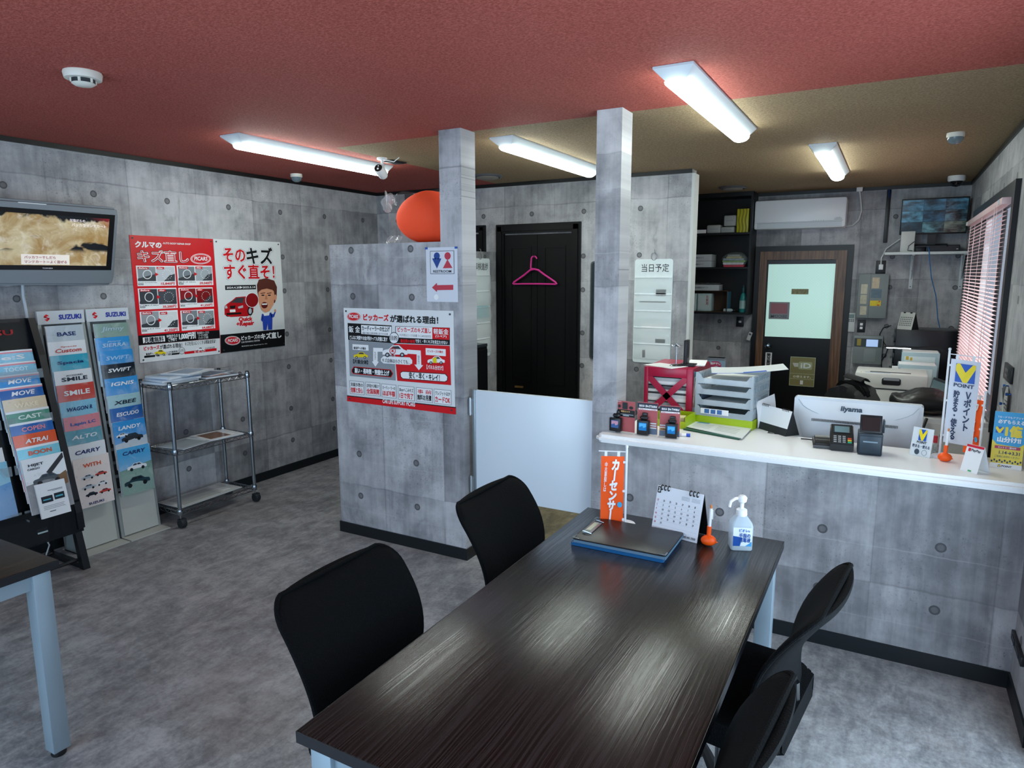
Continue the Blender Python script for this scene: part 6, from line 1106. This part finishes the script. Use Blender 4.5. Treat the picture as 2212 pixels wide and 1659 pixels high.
xd = lambda p: (p[0], p[1]-.0009, p[2]); shapes(dk, 'border', [rc(0, h*.42, w, h*.43), rc(0, h*.24, w, h*.25), rc(0, h*.985, w, h), rc(0, 0, w, h*.012), rc(0, 0, w*.015, h), rc(w*.985, 0, w, h)], LGN, 1, xd); shape(dk, 'logo', rrect(w*.34, w*.88, h*.58, h*.84, .012), mat('#a8b48a', .4), 1, xd); lettering(dk, 'iD', w*.42, h*.62, w*.84, h*.80, PWH, 2, .03, xf=xd); shapes(dk, 'logo', [rc(w*(.16-.02*i), h*(.66+.035*i), w*.33, h*(.68+.035*i)) for i in range(4)], PWH, 2, xd); lettering(dk, 'iD使えます。', w*.15, h*.28, w*.86, h*.37, mat('#e0e4d0', .4), 2, .03, xf=xd); shape(dk, 'tag', rc(w*.44, h*.06, w*.56, h*.2), PWH, 2, xd)
a_, b_ = leaf_xy(1654, 761), leaf_xy(1666, 794); t = thing('door_label', 'narrow white door label with four dark characters', 'label', (a_.x, YR-.0362, b_.z)); w, h = b_.x-a_.x, a_.z-b_.z; box('sheet', (0, w, -.0008, 0, 0, h), PWH, t); lettering(t, '開\n放\n厳\n禁', w*.18, h*.05, w*.82, h*.95, PK, 3, .04)
a_ = leaf_xy(1660, 747); t = lathe('door_knob', [(.026, -.004), (.026, .0), (.012, -.006), (.012, -.03), (.026, -.04), (.028, -.052), (.018, -.064), (0, -.066)], CHROME, lf0, 20, (a_.x, YR-.035, a_.z), 'y')
a_, b_ = at(1710, 624, YR-.03), at(1746, 636, YR-.03); tag(box('glass_sticker', (a_.x, b_.x, YR-.0295, YR-.0285, b_.z, a_.z), mat('#8f8a68', .6, vary=.3, vscale=60)), 'worn tan strip sticker on the frosted door glass', 'sticker')
a_, b_ = at(1662, 652, YR-.03), at(1704, 690, YR-.03); t = thing('glass_sticker', 'red and grey sticker seen on the frosted door glass', 'sticker', (a_.x, YR-.0285, b_.z)); w, h = b_.x-a_.x, a_.z-b_.z; box('sheet', (0, w, -.001, 0, 0, h), mat('#8c8f95', .5), t); box('red_field', (w*.08, w*.9, -.0015, -.001, h*.32, h*.92), mat('#a06a72', .5), t); lettering(t, 'SECOM', w*.1, h*.08, w*.9, h*.26, mat('#5a6a70', .5), 4, .04, xf=lambda p: (w-p[0], p[1], p[2]))
rm, w, h = wbox('remote_control', 'slim white remote control on the wall beside the office door', 'remote', 1832, 676, 1845, 717, .02, mat('#c9cdcb', .4), .002); box('display', (w*.15, w*.85, -.0215, -.02, h*.72, h*.93), mat('#6f8580', .3), rm)
for i in range(3):
    for j in range(2): box('button', (w*(.15+.26*i), w*(.33+.26*i), -.0215, -.02, h*(.54+.08*j), h*(.59+.08*j)), PDK, rm)
def plate(px0, py0, px1, py1, label, n=1):
    t, w, h = wbox('wall_switch', label, 'switch', px0, py0, px1, py1, .012, mat('#1c1f24', .4), .002)
    for i in range(n): box('rocker', (w*.32, w*.68, -.0145, -.012, h*(.5-.1+(.30*(i-.5) if n > 1 else 0)), h*(.5+.1+(.30*(i-.5) if n > 1 else 0))), PWH, t, .001)
plate(1853, 691, 1868, 718, 'black double light switch beneath the grey fuse box', 2); plate(1591, 684, 1606, 706, 'black light switch below the black wall shelf')
fb, w, h = wbox('fuse_box', 'grey fuse box with yellowed notes beside the office door', 'fuse box', 1856, 592, 1913, 688, .07, mat('#7f8787', .45), .004); yy = -.0705
for (u0, u1, v0, v1, cc) in ((.10, .32, .55, .77, '#c4c0a8'), (.10, .32, .32, .53, '#b9b59c'), (.12, .34, .07, .27, '#bdb8a0'), (.46, .70, .68, .92, '#c8b89c'), (.44, .80, .46, .66, '#5f7480'), (.44, .80, .28, .40, '#d8c020')): box('note', (w*u0, w*u1, yy-.001, yy, h*v0, h*v1), mat(cc, .5, vary=.12, vscale=50), fb)
boxes('print', [(w*.72, w*.78, yy-.002, yy-.001, h*.37, h*.39), (w*.68, w*.76, yy-.002, yy-.001, h*.29, h*.31)], RED, fb); box('door_seam', (w*.40, w*.41, yy-.0005, yy, 0, h), PDK, fb)
ic, w, h = wbox('security_panel', 'grey alarm panel with small lit screen on the far wall', 'alarm panel', 1845, 724, 1903, 788, .05, mat('#8b9494', .45), .004); box('dark_strip', (w*.03, w*.97, -.0515, -.05, h*.60, h*.90), mat('#3c4448', .35), ic); box('screen', (w*.44, w*.84, -.053, -.0515, h*.62, h*.87), mat('#9ab4dc', .2, emit=.9), ic); box('cover', (w*.38, w*.80, -.053, -.05, h*.08, h*.54), mat('#949d9d', .45), ic, .002); box('key_mark', (w*.12, w*.26, -.053, -.0515, h*.64, h*.88), mat('#a89848', .5), ic)
ot, w, h = wbox('wall_outlet', 'black wall outlet with white plug above the fuse box', 'outlet', 1893, 563, 1912, 591, .012, mat('#17191d', .4), .002); box('plug', (w*.3, w*.75, -.04, -.012, h*.3, h*.7), PWH, ot, .003); tube('cord', [(w*.5, -.03, h*.7), (w*.5, -.03, h*1.2), (w*.9, -.03, h*1.9), (w*2.2, -.03, h*2.6)], .005, PWH, ot, 6)
cd_ = thing('cable_duct', 'black vertical cable duct beside the wall monitor', 'duct', (0, YR, 0)); a_, b_ = at(1917, 405, YR-.02), at(1924, 524, YR-.02); box('channel', (a_.x, a_.x+.032, -.02, 0, b_.z, CZ-.03), TRIMB, cd_, .002); tube('blue_cable', [(a_.x+.016, -.024, CZ-.03), (a_.x+.02, -.026, CZ-.1)], .006, mat('#1c3a78', .4), cd_, 6)
# shelf with recorder and wall monitor
SY = 6.78; a_ = at(1911, 545, SY); zs = a_.z
sf = thing('wall_shelf', 'white wall shelf on two brackets in the far corner', 'shelf', (a_.x, YR, zs)); sw = XR-.004-a_.x; box('board', (0, sw, -(YR-SY), 0, -.022, 0), mat('#cdd3d3', .4), sf, .001)
for px in (1968, 2076):
    p = at(px, 600, YR-.02); x = p.x-a_.x; zb = at(px, 624, YR-.005).z-zs; br = boxes('bracket', [(x-.014, x+.014, -.006, 0, zb, -.022), (x-.012, x+.012, -.24, -.006, -.03, -.022)], mat('#c3c9cb', .4), sf); prism('bracket_web', [(-.006, zb*.75), (-.006, -.03), (-.2, -.03)], YZ, x-.002, x+.002, mat('#c3c9cb', .4), br)
    for zz in (zb+.02, zb*.5, -.05): lathe('screw', [(.005, -.008), (.005, -.006)], PDK, br, 8, (x, 0, zz), 'y')
rt = thing('router', 'white upright router on the white wall shelf', 'router', (at(1944, 540, SY+.06).x, SY+.06, zs)); w = at(1976, 520, SY+.06).x-rt.location.x; h = at(1950, 500, SY+.06).z-zs; box('body', (0, w, 0, .04, 0, h), mat('#c9cdc8', .4), rt, .003); tube('cable', [(w*.98, -.004, h*.5), (w*.6, -.02, h*.3), (w*.55, -.02, h*.08), (w*.9, -.015, .01)], .003, BLACKP, rt, 6)
rc_ = thing('video_recorder', 'flat black video recorder on the white wall shelf', 'recorder', (at(2000, 540, SY+.05).x, SY+.05, zs)); w = at(2073, 540, SY+.05).x-rc_.location.x; box('body', (0, w, 0, .2, .003, .055), BLACKP, rc_, .003); box('front', (.004, w-.004, -.003, 0, .006, .05), mat('#17191d', .2), rc_); box('badge', (w*.9, w*.95, -.004, -.003, .018, .022), PWH, rc_)
tag(boxes('cable_box', [(at(1978, 540, SY+.1).x, at(1998, 540, SY+.1).x, SY+.1, SY+.2, zs, zs+.05), (at(1980, 540, SY+.1).x, at(1990, 540, SY+.1).x, SY+.11, SY+.19, zs+.05, zs+.06)], BLACKP, None, .003), 'small black adapter on the wall shelf behind the router', 'adapter')
ma, mb = at(1948, 434, 6.86), at(2098, 502, 6.86)
cm = thing('wall_monitor', 'wall monitor showing nine security camera views', 'monitor', ((ma.x+XR)/2-.01, 6.87, zs), rot=(math.radians(8), 0, 0)); mw = (XR-.012-ma.x)/2-.006; z0, z1 = mb.z-zs-.005, ma.z-zs+.01
box('casing', (-mw, mw, 0, .035, z0, z1), BLACKP, cm, .003); box('neck', (-.03, .03, .01, .03, .05, z0), BLACKP, cm); prism('foot', rrect(-.12, .12, -.06, .08, .01), XY, .048, .058, BLACKP, cm)
def cctv(seed, hue):
    n = N('camera_view'); p, (x, y, z) = n.obj(); uv = n.vec(n.math('MULTIPLY', x, 1.0), float(seed), n.math('MULTIPLY', z, 2.0))
    a = n.noise(uv, 7.0, 5, .6, .4); c = n.mix(n.ramp(a, .34, .72), srgb('#070d12'), srgb(hue)); n.link(c, n.b.inputs['Base Color']); n.link(c, n.b.inputs['Emission Color']); n.b.inputs['Emission Strength'].default_value = .32; n.b.inputs['Roughness'].default_value = .15; return n.m
hues = ['#4a7f9c', '#3a6a86', '#3f7490', '#4f8aa4', '#2f5d7c', '#4c7080', '#1c3848', '#5a8894', '#5d6d64']; iw, ih = (mw-.008)*2/3, (z1-z0-.02)/3
for i in range(9): q0, r0 = i % 3, 2-i//3; u = -mw+.008+iw*q0; v = z0+.012+ih*r0; shape(cm, 'camera_view', rc(u+.001, v+.001, u+iw-.001, v+ih-.001), cctv(i+1, hues[i]), 3)
bc = thing('blue_cable', 'blue network cable trailing down from the wall shelf', 'cable', (0, 0, 0)); pts = [at(x, y, yy) for x, y, yy in ((2004, 531, SY+.04), (2007, 540, SY-.01), (2008, 560, SY-.012), (2012, 600, SY+.05), (2022, 640, SY+.1), (2026, 690, SY+.1), (2034, 725, SY+.05), (2042, 748, SY))]; tube('cord', pts, .004, mat('#2a6ca8', .4), bc, 6)
w_ = thing('wall_cable', 'black cable curling down the far wall behind the printer', 'cable', (0, 0, 0)); pts = [at(x, y, YR-.01) for x, y in ((1925, 703), (1908, 708), (1900, 722), (1908, 738), (1918, 752), (1912, 768), (1902, 782), (1906, 800))]; tube('cord', pts, .0035, BLACKP, w_, 6)
# ---- black shelf with supplies
SF = 6.78; a_, b_ = at(1495, 421, SF), at(1629, 416, SF); sx0, sx1 = -2.28, at(1628, 416, SF).x; zb = at(1612, 681, SF).z
bs = thing('black_shelf', 'tall black open wall shelf full of supplies', 'shelf', (sx0, SF, zb)); SB = mat('#090b0e', .4); sw = sx1-sx0; sh_ = CZ-.001-zb
box('back_panel', (0, sw, YR-SF-.006, YR-SF-.001, 0, sh_), SB, bs); box('side_panel', (sw-.018, sw, 0, YR-SF-.006, 0, sh_), SB, bs); box('side_panel', (0, .018, 0, YR-SF-.006, 0, sh_), SB, bs); box('top_panel', (.018, sw-.018, 0, YR-SF-.006, sh_-.04, sh_), SB, bs)
lev = [at(1560, 676, SF).z+.006, at(1560, 577, SF).z, at(1560, 503, SF).z]
for z in lev: box('shelf_board', (.018, sw-.018, 0, YR-SF-.006, z-zb-.018, z-zb), SB, bs)
def sbox(name, label, cat, px0, px1, pyt, z, mt, y=SF+.02, d=.18, bev=.003, group=None):
    a_ = at(px0, pyt, y); b_ = at(px1, pyt, y); t = thing(name, label, cat, (a_.x, y, z+.0005), group=group); w = b_.x-a_.x; h = at((px0+px1)/2, pyt, y).z-z; box('body', (0, w, 0, d, 0, h), mt, t, bev); return t, w, h
SG = 'supplies on the black shelf'
z = lev[2]; WT = mat('#9fa3a0', .6, bump=.4, bscale=30)
t, w, h = sbox('tissue_pack', 'single soft white tissue pack on the top black shelf', 'tissue pack', 1527, 1557, 486, z, WT, bev=.012, group=SG); box('opening', (w*.2, w*.8, -.0012, .0, h*.45, h*.55), PG, t)
t, w, h = sbox('tissue_pack', 'lower white tissue pack of the pair beside the yellow box', 'tissue pack', 1557, 1586, 490, z, WT, bev=.01, group=SG); box('opening', (w*.2, w*.8, -.0012, .0, h*.45, h*.55), PG, t); zz = at(1570, 489, SF+.02).z
t, w, h = sbox('tissue_pack', 'upper white tissue pack stacked beside the yellow box', 'tissue pack', 1564, 1590, 465, zz+.002, WT, bev=.012, group=SG); box('opening', (w*.2, w*.8, -.0012, .0, h*.45, h*.55), PG, t)
t, w, h = sbox('yellow_box', 'upright yellow tissue box with wavy stripes on black shelf', 'box', 1593, 1618, 451, z, mat('#b8b41c', .4), d=.12, group=SG)
for i in range(3): shape(t, 'stripe', [(w*(.15+.28*i+.05*math.sin(v*9)), h*v) for v in [j/10 for j in range(11)]]+[(w*(.29+.28*i+.05*math.sin(v*9)), h*v) for v in [j/10 for j in range(10, -1, -1)]], mat('#857c14', .4), 2)
t, w, h = sbox('thin_book', 'dark book lying flat on the top black shelf', 'book', 1500, 1526, 496, z, mat('#2b2440', .5), group=SG); box('pages', (.002, w-.002, -.001, 0, .002, h-.003), PAPER, t)
t = thing('thin_book', 'thin blue book leaning at the end of the top black shelf', 'book', (at(1497, 500, SF+.03).x, SF+.03, z+.002), rot=(0, math.radians(-20), 0), group=SG); box('cover', (0, .012, 0, .14, 0, .17), mat('#3f6f90', .4), t); box('pages', (.002, .010, -.001, 0, .003, .167), PAPER, t)
z = lev[1]
for k, (py, lb) in enumerate(((557, 'lower white paper box of the two on middle black shelf'), (542, 'upper white paper box of the two on middle black shelf'))):
    zz = z+k*.062; t = thing('paper_box', lb, 'box', (at(1470, 560, SF+.01).x, SF+.01, zz+.0005), group=SG); w = at(1537, 560, SF+.01).x-t.location.x; box('body', (0, w, 0, .2, 0, .056), mat('#aeb4b8', .5), t, .001); box('lid', (-.001, w+.001, -.001, .201, .0565, .060), mat('#b9bfc2', .5), t); lettering(t, 'BOX|強化タイプ', w*.36, .02, w*.75, .036, PDK, 4, .02)
t = thing('supply_bag', 'clear bag of folded colourful cloths on middle black shelf', 'bag', (at(1585, 575, SF+.03).x, SF+.07, z)); random.seed(4)
for i, (cc, zz, ww) in enumerate((('#b8384a', .0, .095), ('#c8ccd0', .022, .10), ('#7a9a58', .042, .105), ('#8a9aa8', .06, .10), ('#a8a070', .078, .07), ('#8f9490', .096, .06))): bm = bmesh.new(); prism_bm(bm, rrect(-ww, ww*(.9 if i % 2 else 1), zz+.001, zz+.022, .009), XZ, -.05, .06); obj('folded_cloth', finish(bm, mat(cc, .6, vary=.2, vscale=40), 40), t)
bm = bmesh.new(); bmesh.ops.create_icosphere(bm, subdivisions=3, radius=1)
for v in bm.verts: x, y_, z_ = v.co; n = 1+.05*math.sin(x*14+z_*9)+.04*math.sin(y_*19+x*5); v.co = (x*.125*n, y_*.08*n, max(.0005, .068+z_*.075*n))
obj('bag_film', finish(bm, mat('#c9d4d4', .1, alpha=.14), 30), t)
z = lev[0]
bxz = at(1540, 628, SF+.02).z
t = thing('carton', 'open cardboard carton holding wrapped packs on the bottom black shelf', 'box', (at(1490, 670, SF+.015).x, SF+.03, z+.0005)); w = at(1569, 670, SF+.02).x-t.location.x; h = bxz-z; CB = mat('#4a3524', .7); boxes('shell', [(0, w, .0, .19, 0, .004), (0, w, .186, .19, .004, h), (0, .004, 0, .186, .004, h), (w-.004, w, 0, .186, .004, h), (.004, w-.004, 0, .186, h-.004, h)], CB, t); box('side_print', (w, w+.001, .01, .18, .01, h-.01), mat('#4a7f98', .5), t)
for i, (px0, px1) in enumerate(((1480, 1505), (1507, 1537))):
    t2, w2, h2 = sbox('wrapped_pack', ('pale wrapped pack at the wall end inside the carton', 'pale wrapped pack in the middle of the carton')[i], 'pack', px0, px1, 634, z+.005, mat('#a9c0c0', .3, vary=.12, vscale=20), y=SF+.04, d=.13, bev=.006, group=SG); box('label', (w2*.08, w2*.92, -.0012, .0, h2*.1, h2*.9), mat('#b9c8c8', .3), t2); lettering(t2, '名\n刺\n用', w2*.62, h2*.35, w2*.8, h2*.9, mat('#a04048', .4), 4, .02)
t = thing('paper_box', 'single white paper box on top of the carton', 'box', (at(1468, 620, SF+.01).x, SF+.03, bxz+.001), group=SG); w = at(1552, 620, SF+.01).x-t.location.x; box('body', (0, w, 0, .17, 0, .052), mat('#aeb4b8', .5), t, .001); box('lid', (-.001, w+.001, -.001, .171, .0525, .056), mat('#b4babd', .5), t); lettering(t, 'COMBOX|強化タイプ', w*.24, .018, w*.72, .036, PDK, 4, .02)
t = thing('plastic_wrap', 'crumpled clear plastic on top of the single paper box', 'plastic', (at(1525, 605, SF+.06).x, SF+.1, bxz+.0575)); grid_sheet('film', lambda u, v: (-.13+.26*u, -.06+.12*v, .003+.018*abs(math.sin(u*13+v*5)*math.sin(v*7+u*3))), 16, 8, mat('#9aa4a6', .1, alpha=.4, spec=.8), t); box('card', (-.10, -.04, -.03, .03, .0, .002), mat('#a06a70', .5), t)
bt = thing('detergent_bottle', 'teal squeeze bottle on the bottom black shelf', 'bottle', (at(1604, 675, SF+.07).x, SF+.07, z)); hb = at(1604, 616, SF+.07).z-z; lathe('body', [(.030, 0), (.034, .006), (.036, hb*.25), (.032, hb*.5), (.022, hb*.66), (.013, hb*.72)], mat('#2f8a88', .25), bt, 24); lathe('cap', [(.013, hb*.72), (.015, hb*.74), (.013, hb*.9), (.007, hb*.92), (.006, hb)], mat('#24565c', .35), bt, 16); grid_sheet('label', lambda u, v: (.0365*math.sin((u-.5)*1.8), -.0365*math.cos((u-.5)*1.8), hb*(.14+.3*v)), 8, 1, mat('#9ab8b8', .4), bt)
t = thing('tipped_bottle', 'small white bottle lying on its side on black shelf', 'bottle', (at(1572, 672, SF+.05).x, SF+.06, z+.018)); lathe('body', [(.004, -.045), (.017, -.04), (.017, .03), (.008, .045)], mat('#9fb0b4', .3), t, 16, (0, 0, 0), 'x'); lathe('nozzle', [(.006, .045), (.004, .07)], PDK, t, 10, (0, 0, 0), 'x')
hs = thing('hanging_remote', 'small white remote hanging on a cord below the shelf', 'remote', (at(1616, 725, YR-.03).x, YR-.025, at(1616, 735, YR-.03).z), rot=(0, math.radians(18), 0)); box('body', (-.018, .018, -.012, .01, 0, .085), mat('#c9cccb', .4), hs, .005); box('screen', (-.011, .011, -.0135, -.012, .055, .072), mat('#4a5658', .3), hs); tube('cord', [(0, 0, .085), (.004, 0, .15), (-.002, .005, .25)], .0025, PDK, hs, 5)
# cabinet behind with detergent box and stapler
t = thing('low_cabinet', 'dark low cabinet behind the letter trays', 'cabinet', (-1.06, 5.62, 0)); zc = at(1545, 803, 5.55).z; box('body', (-.34, .16, -.15, .2, 0, zc), mat('#1c2226', .45), t, .003); box('door', (-.33, -.10, -.156, -.151, .02, zc-.02), mat('#20272b', .4), t); box('door', (-.08, .15, -.156, -.151, .02, zc-.02), mat('#20272b', .4), t)
q_ = at(1527, 803, 5.55); t = thing('detergent_box', 'small blue and pink detergent box behind the letter trays', 'box', (q_.x, 5.55, zc)); w = at(1563, 803, 5.55).x-q_.x; h = at(1545, 773, 5.55).z-zc; box('body', (0, w, 0, .06, 0, h), mat('#8aa8bc', .4), t); box('top_band', (-.001, w+.001, -.001, .061, h*.82, h), mat('#7a8088', .4), t); shape(t, 'badge', [(w*.15, h*.1), (w*.85, h*.1), (w*.85, h*.55), (w*.7, h*.75), (w*.3, h*.75), (w*.15, h*.55)], mat('#c03860', .4), 2); lettering(t, '部屋干し', w*.2, h*.5, w*.8, h*.68, PWH, 3, .04); lettering(t, 'トップ', w*.22, h*.15, w*.78, h*.42, NAVY, 3, .05)
q_ = at(1517, 802, 5.5); t = thing('stapler', 'blue-grey stapler standing beside the detergent box', 'stapler', (q_.x, 5.53, zc), math.radians(30)); box('base', (-.05, .05, -.016, .016, 0, .012), PDK, t, .003); prism('arm', [(-.05, .014), (.045, .05), (.05, .066), (.0, .064), (-.052, .03)], XZ, -.013, .013, mat('#6f8798', .35), t, .003)
# ---- right wall fittings (local x runs towards the camera, y into the wall)
def rbox(name, label, cat, px0, py0, px1, py1, depth, mt, bev=.002):
    xf0 = XR-depth; a_, b_ = P(px0, py0, 'x', xf0), P(px1, py1, 'x', xf0); zt_, zb_ = max(a_.z, b_.z), min(a_.z, b_.z); t = thing(name, label, cat, (XR, max(a_.y, b_.y), zb_), -PI/2); w = abs(a_.y-b_.y); box('body', (0, w, -depth, 0, 0, zt_-zb_), mt, t, bev); return t, w, zt_-zb_
t, w, h = rbox('wall_switch', 'tall black switch plate on the wall by the window', 'switch', 2170, 782, 2181, 830, .012, mat('#17191d', .4))
for i in range(2): box('rocker', (w*.3, w*.7, -.0145, -.012, h*(.2+.36*i), h*(.42+.36*i)), mat('#3a4046', .35), t, .001)
t, w, h = rbox('wall_outlet', 'black outlet plate low on the wall beside the counter', 'outlet', 2184, 1355, 2203, 1440, .012, mat('#17191d', .4))
for i in range(2):
    for j in range(2): box('socket', (w*(.18+.4*j), w*(.42+.4*j), -.0145, -.012, h*(.2+.34*i), h*(.46+.34*i)), mat('#2c3238', .35), t, .001)
a_ = P(2178, 845, 'x', XR-.01); t = thing('pinned_note', 'curling white note held by blue pins on the window wall', 'note', (XR-.002, a_.y+.10, a_.z-.21), -PI/2); grid_sheet('sheet', lambda u, v: (.02+.13*u, -.004-.035*u*v*v-.01*math.sin(v*3), .0+.23*v), 6, 8, mat('#bdc8c4', .5), t, .0008); o = shapes(t, 'writing', [rc(.035, .05+.018*i, .12, .054+.018*i) for i in range(7)], PG, 22); o['kind'] = 'stuff'
for u, v in ((.03, .225), (.135, .20), (-.02, .13)): lathe('push_pin', [(.004, 0), (.003, -.01), (.007, -.014), (.007, -.022)], mat('#1f5fa8', .4), t, 10, (u, 0, v), 'y')
# ---- venetian blind: separate slats, ladder cords, rails
bl = thing('venetian_blind', 'pink venetian blind half open in the black window frame', 'blind', (XR-.045, 0, 0)); by0, by1 = WY0+fw+.01, WY1-fw-.01; zt_, zb_ = WZ1-fw-.005, WZ0+fw+.02
BLM = mat('#dcbcbd', .3); n = 48; pitch = (zt_-.045-zb_)/n; cs, sn = math.cos(math.radians(9)), math.sin(math.radians(9))
bm = bmesh.new(); hs_ = .0092; prof = [(-hs_*cs, -hs_*sn), (0, .0015), (hs_*cs, hs_*sn), (hs_*cs, hs_*sn+.0006), (0, .0021), (-hs_*cs, -hs_*sn+.0006)]
A = [bm.verts.new((a_, by0, b_)) for a_, b_ in prof]; B = [bm.verts.new((a_, by1, b_)) for a_, b_ in prof]; skin(bm, [A, B]); slat_me = finish(bm, BLM)
for i in range(n): obj('slat', slat_me, bl, (0, 0, zb_+.02+pitch*i))
box('head_rail', (-.02, .02, by0, by1, zt_-.035, zt_), BLM, bl, .002); box('bottom_rail', (-.014, .014, by0, by1, zb_-.008, zb_+.006), BLM, bl, .003)
for f in (.12, .5, .88):
    y = by0+(by1-by0)*f
    for s in (-1, 1): tube('ladder_cord', [(s*.013, y, zb_), (s*.013, y, zt_-.03)], .0011, mat('#d8c4c4', .5), bl, 4)
tube('tilt_cord', [(-.022, by0+.25, zt_-.02), (-.024, by0+.25, zb_+.15)], .0015, mat('#d8c4c4', .5), bl, 4)
for y in (by0+.1, by1-.02): box('cord_clip', (-.026, -.02, y-.015, y+.015, zt_-.03, zt_-.005), mat('#c9d0d0', .3), bl)
